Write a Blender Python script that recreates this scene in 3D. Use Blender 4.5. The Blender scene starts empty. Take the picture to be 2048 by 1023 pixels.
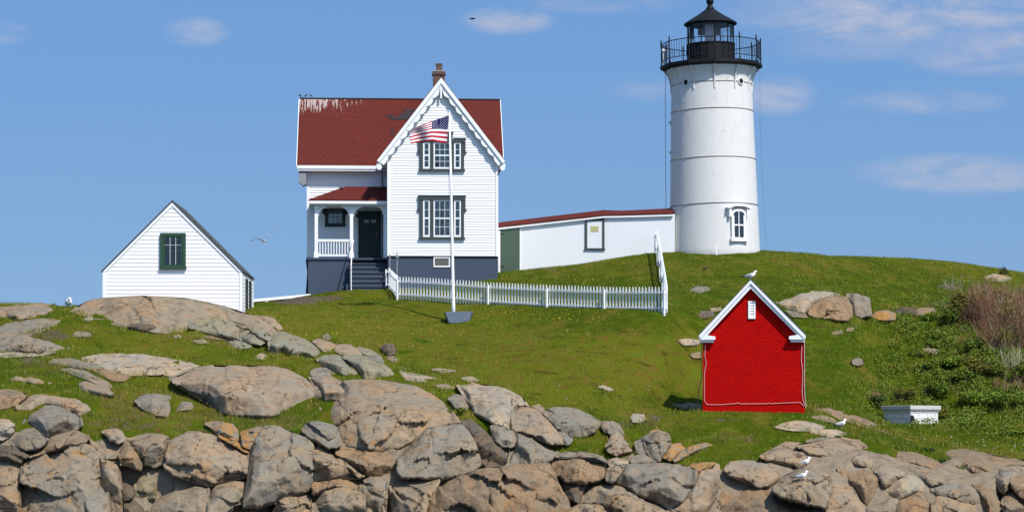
import bpy, bmesh, math, random
import numpy as np
from mathutils import Vector, Matrix, noise
from mathutils.geometry import delaunay_2d_cdt

# ---------------------------------------------------------------- camera, sky, sun, exposure
S = bpy.context.scene
COL = S.collection
F = 5200.0            # focal length in pixels of the 2048 px wide photograph
HOR = 900.0           # image row of the horizon
cam_d = bpy.data.cameras.new("camera")
cam = bpy.data.objects.new("camera", cam_d)
COL.objects.link(cam)
S.camera = cam
cam.location = (0, 0, 0)
cam.rotation_euler = (math.pi / 2, 0, 0)
cam_d.sensor_fit = 'HORIZONTAL'
cam_d.sensor_width = 36.0
cam_d.lens = 36.0 * F / 2048.0
cam_d.shift_y = (HOR - 511.5) / 2048.0
cam_d.clip_start = 1.0
cam_d.clip_end = 30000.0

SUN_DIR = Vector((0.375, -0.50, 0.78)).normalized()
sun_d = bpy.data.lights.new("sun", 'SUN')
sun_d.energy = 4.45
sun_d.angle = math.radians(0.53)
sun_d.color = (1.0, 0.945, 0.86)
sun = bpy.data.objects.new("sun", sun_d)
sun.rotation_euler = SUN_DIR.to_track_quat('Z', 'Y').to_euler()
sun.location = (40, -40, 80)
COL.objects.link(sun)

S.view_settings.view_transform = 'Standard'
S.view_settings.look = 'None'
S.view_settings.exposure = 0.28
S.view_settings.gamma = 1.0
S.cycles.max_bounces = 6
S.cycles.transparent_max_bounces = 12


class NT:
    """small helper for node trees"""
    def __init__(self, nt):
        self.nt = nt
        nt.nodes.clear()

    def n(self, kind, **kw):
        nd = self.nt.nodes.new(kind)
        for k, v in kw.items():
            if k.startswith('i_'):
                key = k[2:]
                key = int(key) if key.isdigit() else key.replace('_', ' ')
                nd.inputs[key].default_value = v
            else:
                setattr(nd, k, v)
        return nd

    def l(self, a, b):
        self.nt.links.new(a, b)

    def val(self, x, sock):
        if hasattr(x, 'is_linked') or hasattr(x, 'links'):
            self.l(x, sock)
        else:
            sock.default_value = x

    def math(self, op, a, b=0.0, c=None, clamp=False):
        nd = self.n('ShaderNodeMath', operation=op, use_clamp=clamp)
        self.val(a, nd.inputs[0])
        self.val(b, nd.inputs[1])
        if c is not None:
            self.val(c, nd.inputs[2])
        return nd.outputs[0]

    def mix(self, f, a, b, mode='MIX'):
        nd = self.n('ShaderNodeMix', data_type='RGBA', blend_type=mode)
        self.val(f, nd.inputs[0])
        for x, s in ((a, nd.inputs[6]), (b, nd.inputs[7])):
            if isinstance(x, tuple):
                s.default_value = (x[0], x[1], x[2], 1)
            else:
                self.l(x, s)
        return nd.outputs[2]

    def noise(self, vec, scale, detail=4.0, rough=0.55, dist=0.0, out='Fac'):
        nd = self.n('ShaderNodeTexNoise')
        nd.inputs['Scale'].default_value = scale
        nd.inputs['Detail'].default_value = detail
        nd.inputs['Roughness'].default_value = rough
        nd.inputs['Distortion'].default_value = dist
        self.l(vec, nd.inputs['Vector'])
        return nd.outputs[out]

    def ramp(self, f, a, b, lo=0.0, hi=1.0):
        nd = self.n('ShaderNodeMapRange', interpolation_type='SMOOTHSTEP')
        self.val(f, nd.inputs[0])
        nd.inputs[1].default_value = a
        nd.inputs[2].default_value = b
        nd.inputs[3].default_value = lo
        nd.inputs[4].default_value = hi
        return nd.outputs[0]

    def scale(self, vec, s):
        nd = self.n('ShaderNodeVectorMath', operation='MULTIPLY')
        self.l(vec, nd.inputs[0])
        nd.inputs[1].default_value = s
        return nd.outputs[0]


# sky: physical sky sampled a little above the true direction (a clean, deep May sky), thin clouds mixed in
W = bpy.data.worlds.new("World")
S.world = W
W.use_nodes = True
t = NT(W.node_tree)
tc = t.n('ShaderNodeTexCoord')
sep = t.n('ShaderNodeSeparateXYZ')
t.l(tc.outputs['Generated'], sep.inputs[0])
zz = t.math('ADD', t.math('MULTIPLY', t.math('MAXIMUM', sep.outputs[2], 0.0), 1.15), 0.325)
cmb = t.n('ShaderNodeCombineXYZ')
t.l(sep.outputs[0], cmb.inputs[0])
t.l(sep.outputs[1], cmb.inputs[1])
t.l(zz, cmb.inputs[2])
nrm = t.n('ShaderNodeVectorMath', operation='NORMALIZE')
t.l(cmb.outputs[0], nrm.inputs[0])
sky = t.n('ShaderNodeTexSky', sky_type='NISHITA')
sky.sun_disc = False
sky.sun_elevation = math.asin(SUN_DIR.z)
sky.sun_rotation = math.atan2(SUN_DIR.x, SUN_DIR.y)
sky.altitude = 0
sky.air_density = 1.0
sky.dust_density = 0.6
sky.ozone_density = 2.2
t.l(nrm.outputs[0], sky.inputs[0])
# clouds by direction: u = x / y, v = z / y
u = t.math('DIVIDE', sep.outputs[0], t.math('MAXIMUM', sep.outputs[1], 0.05))
v = t.math('DIVIDE', sep.outputs[2], t.math('MAXIMUM', sep.outputs[1], 0.05))
cv = t.n('ShaderNodeCombineXYZ')
t.l(t.math('MULTIPLY', u, 34.0), cv.inputs[0])
t.l(t.math('MULTIPLY', v, 95.0), cv.inputs[1])
cn = t.noise(cv.outputs[0], 1.0, 7.0, 0.6, 0.4)
clouds = None
for (cx, cy, rx, ry, a) in [(1800, 30, 330, 62, 1.0), (2000, 105, 190, 48, .75), (1700, 92, 190, 34, .35),
                            (1925, 347, 205, 40, .85), (1555, 190, 75, 40, .75), (1850, 203, 160, 26, .45),
                            (395, 63, 62, 28, .75), (1015, 42, 90, 28, .75), (5, 66, 60, 22, .5), (1200, 8, 160, 20, .4),
                            (1290, 180, 90, 24, .3), (2180, 60, 320, 90, .9)]:
    du = t.math('MULTIPLY', t.math('SUBTRACT', u, (cx - 1024) / F), F / rx)
    dv = t.math('MULTIPLY', t.math('SUBTRACT', v, (HOR - cy) / F), F / ry)
    r2 = t.math('ADD', t.math('MULTIPLY', du, du), t.math('MULTIPLY', dv, dv))
    m = t.math('MULTIPLY', t.ramp(r2, 1.5, 0.0), a)
    clouds = m if clouds is None else t.math('MAXIMUM', clouds, m)
dens = t.math('MULTIPLY', t.ramp(cn, 0.25, 0.75), clouds)
dens = t.math('MULTIPLY', dens, 0.82, clamp=True)
grad = t.mix(t.ramp(sep.outputs[2], 0.03, 0.18), (0.98, 1.03, 0.95), (0.84, 1.05, 1.14))
skyc = t.mix(1.0, sky.outputs[0], grad, 'MULTIPLY')
bgcol = t.mix(dens, skyc, (3.1, 3.1, 3.6))
bg = t.n('ShaderNodeBackground')
t.l(bgcol, bg.inputs[0])
bg.inputs[1].default_value = 0.15
wo = t.n('ShaderNodeOutputWorld')
t.l(bg.outputs[0], wo.inputs[0])

# ---------------------------------------------------------------- helpers
rng = np.random.default_rng(7)
random.seed(7)


def P(px, py, D):
    return Vector(((px - 1024) / F * D, D, (HOR - py) / F * D))


def tag(o, label=None, cat=None, group=None, kind=None):
    if label: o['label'] = label
    if cat: o['category'] = cat
    if group: o['group'] = group
    if kind: o['kind'] = kind
    return o


def empty(name, loc, rot=(0, 0, 0), **kw):
    o = bpy.data.objects.new(name, None)
    COL.objects.link(o)
    o.location = loc
    o.rotation_euler = rot
    o.empty_display_size = 0.2
    return tag(o, **kw)


def link_mesh(name, verts, faces, mats, parent=None, midx=None, smooth=False):
    me = bpy.data.meshes.new(name)
    me.from_pydata(verts, [], faces)
    if not isinstance(mats, (list, tuple)): mats = [mats]
    for m in mats: me.materials.append(m)
    if midx is not None:
        me.polygons.foreach_set('material_index', midx)
    if smooth:
        me.polygons.foreach_set('use_smooth', [True] * len(me.polygons))
    me.update()
    o = bpy.data.objects.new(name, me)
    COL.objects.link(o)
    if parent is not None: o.parent = parent
    return o


class MB:
    """collects shapes and links them as one mesh object"""
    def __init__(self):
        self.v, self.f, self.m = [], [], []
        self.mi = 0
        self.M = None

    def add(self, vs, fs):
        b = len(self.v)
        if self.M is not None:
            vs = [self.M @ Vector(p) for p in vs]
        self.v += [tuple(p) for p in vs]
        self.f += [tuple(i + b for i in f) for f in fs]
        self.m += [self.mi] * len(fs)
        return self

    def box(self, x0, x1, y0, y1, z0, z1):
        return self.add([(x0, y0, z0), (x1, y0, z0), (x1, y1, z0), (x0, y1, z0), (x0, y0, z1), (x1, y0, z1), (x1, y1, z1), (x0, y1, z1)],
                        [(3, 2, 1, 0), (4, 5, 6, 7), (0, 1, 5, 4), (1, 2, 6, 5), (2, 3, 7, 6), (3, 0, 4, 7)])

    def prism(self, pts, y0, y1):
        """polygon in x,z swept from y0 to y1 (convex or not)"""
        n = len(pts)
        a = sum(pts[i][0] * pts[(i + 1) % n][1] - pts[(i + 1) % n][0] * pts[i][1] for i in range(n))
        if a < 0: pts = pts[::-1]
        vs = [(x, y0, z) for x, z in pts] + [(x, y1, z) for x, z in pts]
        fs = [tuple(range(n)), tuple(range(2 * n - 1, n - 1, -1))]
        for i in range(n):
            j = (i + 1) % n
            fs.append((j, i, i + n, j + n))
        return self.add(vs, fs)

    def prismz(self, pts, z0, z1):
        n = len(pts)
        a = sum(pts[i][0] * pts[(i + 1) % n][1] - pts[(i + 1) % n][0] * pts[i][1] for i in range(n))
        if a < 0: pts = pts[::-1]
        vs = [(x, y, z0) for x, y in pts] + [(x, y, z1) for x, y in pts]
        fs = [tuple(range(n - 1, -1, -1)), tuple(range(n, 2 * n))]
        for i in range(n):
            j = (i + 1) % n
            fs.append((i, j, j + n, i + n))
        return self.add(vs, fs)

    def hexa(self, a, b):
        """two quads a (4 pts) and b (4 pts) joined into a solid"""
        return self.add(list(a) + list(b), [(3, 2, 1, 0), (4, 5, 6, 7), (0, 1, 5, 4), (1, 2, 6, 5), (2, 3, 7, 6), (3, 0, 4, 7)])

    def tube(self, pts, r, n=8, closed=False):
        pts = [Vector(p) for p in pts]
        rs = r if isinstance(r, (list, tuple)) else [r] * len(pts)
        vs, fs = [], []
        prev = None
        for i, p in enumerate(pts):
            if closed:
                d = pts[(i + 1) % len(pts)] - pts[i - 1]
            else:
                d = pts[min(i + 1, len(pts) - 1)] - pts[max(i - 1, 0)]
            d.normalize()
            a = Vector((0, 0, 1)) if abs(d.z) < .9 else Vector((1, 0, 0))
            if prev is not None: a = prev
            s = d.cross(a)
            if s.length < 1e-6: s = d.orthogonal()
            s.normalize()
            up = s.cross(d).normalized()
            prev = up
            for k in range(n):
                q = 2 * math.pi * k / n
                vs.append(p + (s * math.cos(q) + up * math.sin(q)) * rs[i])
        m = len(pts)
        for i in range(m if closed else m - 1):
            j = (i + 1) % m
            for k in range(n):
                l = (k + 1) % n
                fs.append((i * n + k, i * n + l, j * n + l, j * n + k))
        if not closed:
            fs.append(tuple(range(n - 1, -1, -1)))
            fs.append(tuple((m - 1) * n + k for k in range(n)))
        return self.add(vs, fs)

    def lathe(self, prof, n=48, cx=0.0, cy=0.0, a0=0.0):
        vs, fs = [], []
        for r, z in prof:
            for k in range(n):
                q = a0 + 2 * math.pi * k / n
                vs.append((cx + r * math.cos(q), cy + r * math.sin(q), z))
        m = len(prof)
        for i in range(m - 1):
            for k in range(n):
                l = (k + 1) % n
                fs.append((i * n + k, i * n + l, (i + 1) * n + l, (i + 1) * n + k))
        if prof[0][0] > 1e-4: fs.append(tuple(range(n - 1, -1, -1)))
        if prof[-1][0] > 1e-4: fs.append(tuple((m - 1) * n + k for k in range(n)))
        return self.add(vs, fs)

    def loft(self, rings):
        """list of rings (equal point counts), capped"""
        n = len(rings[0])
        vs = [p for r in rings for p in r]
        fs = []
        for i in range(len(rings) - 1):
            for k in range(n):
                l = (k + 1) % n
                fs.append((i * n + k, i * n + l, (i + 1) * n + l, (i + 1) * n + k))
        fs.append(tuple(range(n - 1, -1, -1)))
        fs.append(tuple((len(rings) - 1) * n + k for k in range(n)))
        return self.add(vs, fs)

    def ball(self, c, r, n=12):
        pr = [(max(r * math.sin(math.pi * i / n), 0.0005), c[2] - r * math.cos(math.pi * i / n)) for i in range(n + 1)]
        return self.lathe(pr, n * 2, c[0], c[1])

    def build(self, name, mats, parent=None, smooth=False, bevel=0.0):
        o = link_mesh(name, self.v, self.f, mats, parent, self.m, smooth)
        if bevel:
            b = o.modifiers.new('bevel', 'BEVEL')
            b.width = bevel
            b.segments = 2
            b.limit_method = 'ANGLE'
        return o


# ---------------------------------------------------------------- materials
def new_mat(name):
    m = bpy.data.materials.new(name)
    m.use_nodes = True
    t = NT(m.node_tree)
    b = t.n('ShaderNodeBsdfPrincipled')
    b.inputs['Specular IOR Level'].default_value = 0.22
    o = t.n('ShaderNodeOutputMaterial')
    t.l(b.outputs[0], o.inputs[0])
    return m, t, b


def bump(t, b, h, strength=0.3, dist=0.02):
    nd = t.n('ShaderNodeBump')
    nd.inputs['Strength'].default_value = strength
    nd.inputs['Distance'].default_value = dist
    t.l(h, nd.inputs['Height'])
    t.l(nd.outputs[0], b.inputs['Normal'])


def paint(name, c, rough=0.55, dirt=0.12, scale=1.2, dirtc=None, grain=(1, 1, 1), metal=0.0):
    m, t, b = new_mat(name)
    co = t.n('ShaderNodeTexCoord').outputs['Object']
    v = t.scale(co, grain)
    n1 = t.noise(v, scale, 6, 0.65)
    n2 = t.noise(v, scale * 9, 5, 0.6)
    f = t.math('MULTIPLY', t.ramp(n1, 0.42, 0.75), t.ramp(n2, 0.35, 0.7))
    dc = dirtc or tuple(x * 0.55 for x in c)
    t.l(t.mix(t.math('MULTIPLY', f, dirt * 4, clamp=True), c, dc), b.inputs['Base Color'])
    b.inputs['Roughness'].default_value = rough
    b.inputs['Metallic'].default_value = metal
    bump(t, b, n2, 0.15, 0.01)
    return m


M = {}
M['white'] = paint('white_paint', (0.78, 0.78, 0.77), 0.5, 0.05, 0.9, (0.62, 0.60, 0.56))
M['limewash'] = paint('passage_limewash', (0.66, 0.67, 0.69), 0.7, 0.06, 0.8, (0.5, 0.5, 0.5), (2.5, 1, .35))
M['white_trim'] = paint('white_trim_paint', (0.80, 0.80, 0.80), 0.45, 0.04, 1.5, (0.6, 0.58, 0.55))
M['fence_white'] = paint('fence_paint', (0.80, 0.80, 0.79), 0.6, 0.08, 3.0, (0.5, 0.5, 0.46), (1, 1, .4))
M['navy'] = paint('foundation_paint', (0.050, 0.068, 0.105), 0.75, 0.1, 1.4, (0.08, 0.09, 0.11))
M['slate_green'] = paint('window_trim_paint', (0.052, 0.064, 0.064), 0.5, 0.06, 2.0)
M['door_green'] = paint('door_paint', (0.018, 0.033, 0.028), 0.45, 0.05, 2.0)
M['barn_green'] = paint('plank_door_paint', (0.06, 0.095, 0.07), 0.65, 0.1, 2.0, (0.08, 0.11, 0.085), (6, 1, .5))
M['sash_green'] = paint('green_sash_paint', (0.028, 0.068, 0.040), 0.5, 0.06, 2.0)
M['iron'] = paint('black_iron', (0.007, 0.0075, 0.009), 0.6, 0.08, 2.0, (0.022, 0.021, 0.021))
M['metal_and_shade_grey'] = paint('metal_and_shade_grey', (0.25, 0.26, 0.27), 0.5, 0.1, 2.0)
M['dark'] = paint('dark_interior', (0.012, 0.012, 0.014), 0.9, 0.0)
M['steps'] = paint('step_paint', (0.06, 0.07, 0.09), 0.7, 0.12, 2.0, (0.16, 0.165, 0.17), (1, 1, 3))
M['brass'] = paint('brass', (0.75, 0.6, 0.3), 0.3, 0.05, 3.0, None, (1, 1, 1), 0.9)
M['conc_blue'] = paint('blue_grey_block_paint', (0.09, 0.115, 0.155), 0.85, 0.15, 2.5, (0.2, 0.21, 0.22))
M['conc'] = paint('concrete', (0.33, 0.32, 0.29), 0.9, 0.14, 2.5, (0.18, 0.17, 0.15))
M['wood'] = paint('weathered_wood', (0.30, 0.28, 0.25), 0.85, 0.14, 2.5, None, (1, 8, 8))
M['conduit'] = paint('pale_conduit', (0.62, 0.45, 0.42), 0.6, 0.05)
M['cable'] = paint('black_cable', (0.015, 0.015, 0.016), 0.6, 0.0)
M['yellow_pane'] = paint('yellowed_pane', (0.42, 0.40, 0.2), 0.4, 0.06, 3.0)
M['curtain'] = paint('net_curtain', (0.36, 0.36, 0.35), 0.9, 0.1, 2.0, (0.2, 0.2, 0.2), (14, 1, .3))
M['gull_white'] = paint('gull_white_feathers', (0.85, 0.85, 0.85), 0.75, 0.0)
M['gull_grey'] = paint('gull_grey_feathers', (0.30, 0.31, 0.33), 0.75, 0.03, 6.0)
M['gull_black'] = paint('gull_black_feathers', (0.02, 0.02, 0.022), 0.7, 0.0)
M['beak'] = paint('gull_beak', (0.7, 0.4, 0.05), 0.4, 0.0)
M['gull_leg'] = paint('gull_leg', (0.55, 0.35, 0.3), 0.6, 0.0)
M['flag_red'] = paint('flag_red_cloth', (0.42, 0.012, 0.03), 0.85, 0.03)
M['flag_white'] = paint('flag_white_cloth', (0.78, 0.77, 0.78), 0.85, 0.02)
M['flag_blue'] = paint('flag_blue_cloth', (0.014, 0.014, 0.085), 0.85, 0.03)
M['clay'] = paint('clay_pot', (0.12, 0.075, 0.055), 0.8, 0.1)
M['bird_dark'] = paint('dark_feathers', (0.02, 0.018, 0.018), 0.7, 0.0)


def weathered_clap():
    m, t, b = new_mat('weathered_white_clapboard')
    co = t.n('ShaderNodeTexCoord').outputs['Object']
    v = t.scale(co, (1.0, 1.0, 5.0))
    a = t.noise(v, 0.9, 6, 0.65)
    c = t.noise(t.scale(co, (1, 1, 3)), 9.0, 5, 0.7)
    f = t.math('MULTIPLY', t.ramp(a, 0.5, 0.72), t.ramp(c, 0.52, 0.68))
    col = t.mix(t.math('MULTIPLY', f, 0.9, clamp=True), (0.80, 0.80, 0.80), (0.40, 0.39, 0.37))
    t.l(col, b.inputs['Base Color'])
    b.inputs['Roughness'].default_value = 0.6
    bump(t, b, c, 0.2, 0.01)
    return m


M['old_clap'] = weathered_clap()


def tower_mat():
    m, t, b = new_mat('white_iron_tower_paint')
    co = t.n('ShaderNodeTexCoord').outputs['Object']
    big = t.noise(co, 0.55, 5, 0.6)
    streak = t.noise(t.scale(co, (1, 1, 0.18)), 3.2, 6, 0.65)
    spot = t.noise(co, 5.5, 7, 0.7)
    f1 = t.math('MULTIPLY', t.ramp(big, 0.42, 0.62), t.ramp(spot, 0.54, 0.66))
    sepz = t.n('ShaderNodeSeparateXYZ')
    t.l(co, sepz.inputs[0])
    up = t.ramp(sepz.outputs[2], 4.0, 9.0)
    f1 = t.math('MULTIPLY', f1, t.math('ADD', t.math('MULTIPLY', up, 0.7), 0.3))
    col = t.mix(t.math('MULTIPLY', t.ramp(streak, 0.45, 0.8), 0.28), (0.63, 0.62, 0.60), (0.46, 0.45, 0.42))
    col = t.mix(t.math('MULTIPLY', f1, 0.9), col, (0.40, 0.32, 0.22))
    t.l(col, b.inputs['Base Color'])
    b.inputs['Roughness'].default_value = 0.5
    bump(t, b, t.noise(co, 2.2, 3), 0.25, 0.03)
    return m


M['tower'] = tower_mat()


def shingle_mat(name, c1, c2, guano=None):
    m, t, b = new_mat(name)
    co = t.n('ShaderNodeTexCoord').outputs['Object']
    s = t.n('ShaderNodeSeparateXYZ')
    t.l(co, s.inputs[0])
    cb = t.n('ShaderNodeCombineXYZ')
    t.l(t.math('ADD', s.outputs[0], t.math('MULTIPLY', s.outputs[1], 0.3)), cb.inputs[0])
    t.l(t.math('MULTIPLY', s.outputs[2], 1.4), cb.inputs[1])
    br = t.n('ShaderNodeTexBrick')
    t.l(cb.outputs[0], br.inputs['Vector'])
    br.inputs['Color1'].default_value = (*c1, 1)
    br.inputs['Color2'].default_value = (*c2, 1)
    br.inputs['Mortar'].default_value = (c1[0] * .35, c1[1] * .4, c1[2] * .4, 1)
    br.inputs['Scale'].default_value = 1.0
    br.inputs['Mortar Size'].default_value = 0.016
    br.inputs['Brick Width'].default_value = 0.30
    br.inputs['Row Height'].default_value = 0.19
    n = t.noise(co, 0.7, 6, 0.65)
    col = t.mix(t.ramp(n, 0.3, 0.7, 0.0, 0.45), br.outputs[0], (c1[0] * .62, c1[1] * .8, c1[2] * .9))
    if guano:
        z0, z1, xa, xb = guano
        st = t.noise(t.scale(co, (13.0, 1.0, 1.3)), 1.0, 6, 0.66)
        hz = t.ramp(s.outputs[2], z0, z1)
        lf = t.ramp(s.outputs[0], xb, xa, 0.12, 0.45)
        th = t.math('SUBTRACT', st, t.math('SUBTRACT', 0.86, t.math('MULTIPLY', hz, lf)))
        g = t.ramp(th, 0.0, 0.06)
        col = t.mix(t.math('MULTIPLY', g, 0.62), col, (0.5, 0.44, 0.41))
    t.l(col, b.inputs['Base Color'])
    b.inputs['Roughness'].default_value = 0.85
    bump(t, b, br.outputs[1], -0.4, 0.02)
    return m


M['roof'] = shingle_mat('red_asphalt_shingle', (0.126, 0.017, 0.010), (0.098, 0.013, 0.008), (8.3, 10.4, -7.4, -1.5))
M['roof2'] = shingle_mat('red_asphalt_shingle_plain', (0.126, 0.017, 0.010), (0.100, 0.013, 0.008))
M['roof_dark'] = paint('dark_shingle', (0.03, 0.024, 0.026), 0.85, 0.1)
M['grey_shingle'] = shingle_mat('grey_shingle', (0.09, 0.085, 0.08), (0.06, 0.058, 0.055))


def brick_mat(name, c1, c2, mortar, w=0.22, h=0.075, ms=0.008, strength=0.5, stain=0.0):
    m, t, b = new_mat(name)
    co = t.n('ShaderNodeTexCoord').outputs['Object']
    s = t.n('ShaderNodeSeparateXYZ')
    t.l(co, s.inputs[0])
    cb = t.n('ShaderNodeCombineXYZ')
    t.l(t.math('ADD', s.outputs[0], s.outputs[1]), cb.inputs[0])
    t.l(s.outputs[2], cb.inputs[1])
    br = t.n('ShaderNodeTexBrick')
    t.l(cb.outputs[0], br.inputs['Vector'])
    for k, c in (('Color1', c1), ('Color2', c2), ('Mortar', mortar)): br.inputs[k].default_value = (*c, 1)
    br.inputs['Scale'].default_value = 1.0
    br.inputs['Mortar Size'].default_value = ms
    br.inputs['Brick Width'].default_value = w
    br.inputs['Row Height'].default_value = h
    n = t.noise(co, 1.3, 6, 0.65)
    n2 = t.noise(co, 7.0, 5, 0.7)
    col = t.mix(t.ramp(n, 0.35, 0.75, 0.0, 0.35), br.outputs[0], tuple(x * .62 for x in c1))
    if stain:
        b.inputs['Specular IOR Level'].default_value = 0.06
        f = t.math('MULTIPLY', t.ramp(n, 0.52, 0.62), t.ramp(n2, 0.60, 0.66))
        col = t.mix(t.math('MULTIPLY', f, stain), col, tuple(x * 0.3 + .01 for x in c1))
        f = t.math('MULTIPLY', t.ramp(n, 0.56, 0.44), t.ramp(n2, 0.68, 0.71))
        col = t.mix(t.math('MULTIPLY', f, stain), col, (0.5, 0.22, 0.2))
    t.l(col, b.inputs['Base Color'])
    b.inputs['Roughness'].default_value = 0.7
    h2 = t.math('ADD', t.math('MULTIPLY', br.outputs[1], -1.0), t.math('MULTIPLY', n2, 0.9))
    bump(t, b, h2, strength, 0.02)
    return m


M['red_brick'] = brick_mat('red_painted_brick', (0.55, 0.003, 0.001), (0.46, 0.002, 0.001), (0.28, 0.001, 0.001), 0.21, 0.078, 0.013, 0.9, 0.9)
M['chim_brick'] = brick_mat('chimney_brick', (0.13, 0.045, 0.03), (0.09, 0.035, 0.026), (0.16, 0.13, 0.11), 0.2, 0.075, 0.012, 0.5)
M['white_block'] = brick_mat('white_painted_block', (0.74, 0.73, 0.70), (0.68, 0.67, 0.64), (0.30, 0.29, 0.27), 0.48, 0.225, 0.012, 0.7, 0.0)


def glass_mat(name, tint=(0.9, 0.95, 1.0), refl=0.12):
    m = bpy.data.materials.new(name)
    m.use_nodes = True
    t = NT(m.node_tree)
    a = t.n('ShaderNodeBsdfTransparent')
    a.inputs[0].default_value = (*tint, 1)
    g = t.n('ShaderNodeBsdfGlossy')
    g.inputs['Roughness'].default_value = 0.02
    fr = t.n('ShaderNodeFresnel')
    fr.inputs[0].default_value = 1.45
    mx = t.n('ShaderNodeMixShader')
    t.l(t.math('ADD', fr.outputs[0], refl, clamp=True), mx.inputs[0])
    t.l(a.outputs[0], mx.inputs[1])
    t.l(g.outputs[0], mx.inputs[2])
    o = t.n('ShaderNodeOutputMaterial')
    t.l(mx.outputs[0], o.inputs[0])
    return m


M['glass'] = glass_mat('window_glass', (0.82, 0.86, 0.86), 0.02)
M['lantern_glass'] = glass_mat('lantern_glass', (0.95, 0.98, 1.0), 0.0)


def granite():
    m, t, b = new_mat('granite')
    geo = t.n('ShaderNodeNewGeometry')
    p = geo.outputs['Position']
    inf = t.n('ShaderNodeObjectInfo')
    off = t.n('ShaderNodeVectorMath', operation='ADD')
    t.l(p, off.inputs[0])
    ofs = t.n('ShaderNodeVectorMath', operation='SCALE')
    ofs.inputs[0].default_value = (37.0, 51.0, 23.0)
    t.l(inf.outputs['Random'], ofs.inputs['Scale'])
    t.l(ofs.outputs[0], off.inputs[1])
    q = off.outputs[0]
    n1 = t.noise(q, 0.55, 5, 0.6, 0.6)
    n2 = t.noise(q, 2.4, 8, 0.68, 0.3)
    n3 = t.noise(q, 14.0, 8, 0.75)
    n4 = t.noise(q, 1.1, 6, 0.6, 1.2)
    n5 = t.noise(p, 45.0, 4, 0.7)
    base = t.mix(t.ramp(n1, 0.36, 0.64), (0.205, 0.193, 0.168), (0.262, 0.208, 0.146))
    base = t.mix(t.ramp(n4, 0.51, 0.68, 0, 0.6), base, (0.30, 0.178, 0.088))
    base = t.mix(t.ramp(n2, 0.34, 0.50, 0.75, 0.0), base, (0.085, 0.073, 0.060))
    base = t.mix(t.ramp(n2, 0.58, 0.74, 0.0, 0.55), base, (0.36, 0.325, 0.275))
    base = t.mix(t.ramp(n3, 0.55, 0.68, 0.0, 0.75), base, (0.06, 0.054, 0.047))
    base = t.mix(t.ramp(n5, 0.35, 0.7, 0.0, 0.30), base, (0.12, 0.105, 0.09))
    n6 = t.noise(t.scale(q, (1.0, 1.0, 0.35)), 1.9, 6, 0.65, 0.8)
    base = t.mix(t.ramp(n6, 0.56, 0.70, 0.0, 0.5), base, (0.095, 0.082, 0.068))
    base = t.mix(t.ramp(n6, 0.40, 0.28, 0.0, 0.5), base, (0.36, 0.315, 0.25))
    base = t.mix(1.0, base, inf.outputs['Color'], 'MULTIPLY')
    # white lime spots left by birds
    w1 = t.noise(q, 4.3, 3, 0.5, 0.2)
    base = t.mix(t.ramp(w1, 0.765, 0.80, 0, 0.8), base, (0.6, 0.58, 0.53))
    # orange lichen, amount carried by the object's alpha
    lic = t.math('SUBTRACT', 1.0, inf.outputs['Alpha'])
    ln = t.math('ADD', t.math('MULTIPLY', t.noise(q, 2.1, 3, 0.5, 0.5), 0.7), t.math('MULTIPLY', n3, 0.3))
    lf = t.ramp(t.math('ADD', ln, t.math('MULTIPLY', lic, 0.30)), 0.62, 0.68)
    lf = t.math('MULTIPLY', lf, t.math('GREATER_THAN', lic, 0.02))
    lf = t.math('MULTIPLY', lf, t.ramp(t.noise(p, 9.0, 6, 0.75), 0.40, 0.55))
    base = t.mix(t.math('MULTIPLY', lf, 0.9), base, t.mix(t.ramp(n3, 0.4, 0.6), (0.30, 0.115, 0.012), (0.42, 0.20, 0.03)))
    # hairline cracks
    dn = t.noise(q, 1.3, 4, 0.6, out='Color')
    wp = t.n('ShaderNodeVectorMath', operation='MULTIPLY_ADD')
    t.l(dn, wp.inputs[0])
    wp.inputs[1].default_value = (1.3, 1.3, 1.3)
    t.l(q, wp.inputs[2])
    vo = t.n('ShaderNodeTexVoronoi', feature='DISTANCE_TO_EDGE')
    vo.inputs['Scale'].default_value = 0.62
    t.l(wp.outputs[0], vo.inputs['Vector'])
    ck = t.math('MULTIPLY', t.ramp(vo.outputs['Distance'], 0.018, 0.006), t.ramp(n1, 0.48, 0.56))
    base = t.mix(t.math('MULTIPLY', ck, 0.85), base, (0.03, 0.025, 0.02))
    t.l(base, b.inputs['Base Color'])
    b.inputs['Roughness'].default_value = 0.88
    h = t.math('ADD', t.math('ADD', t.math('MULTIPLY', n2, 0.6), t.math('MULTIPLY', n3, 0.55)), t.math('MULTIPLY', n5, 0.2))
    h = t.math('SUBTRACT', h, t.math('MULTIPLY', ck, 0.6))
    bump(t, b, h, 0.75, 0.09)
    return m


M['granite'] = granite()


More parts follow.
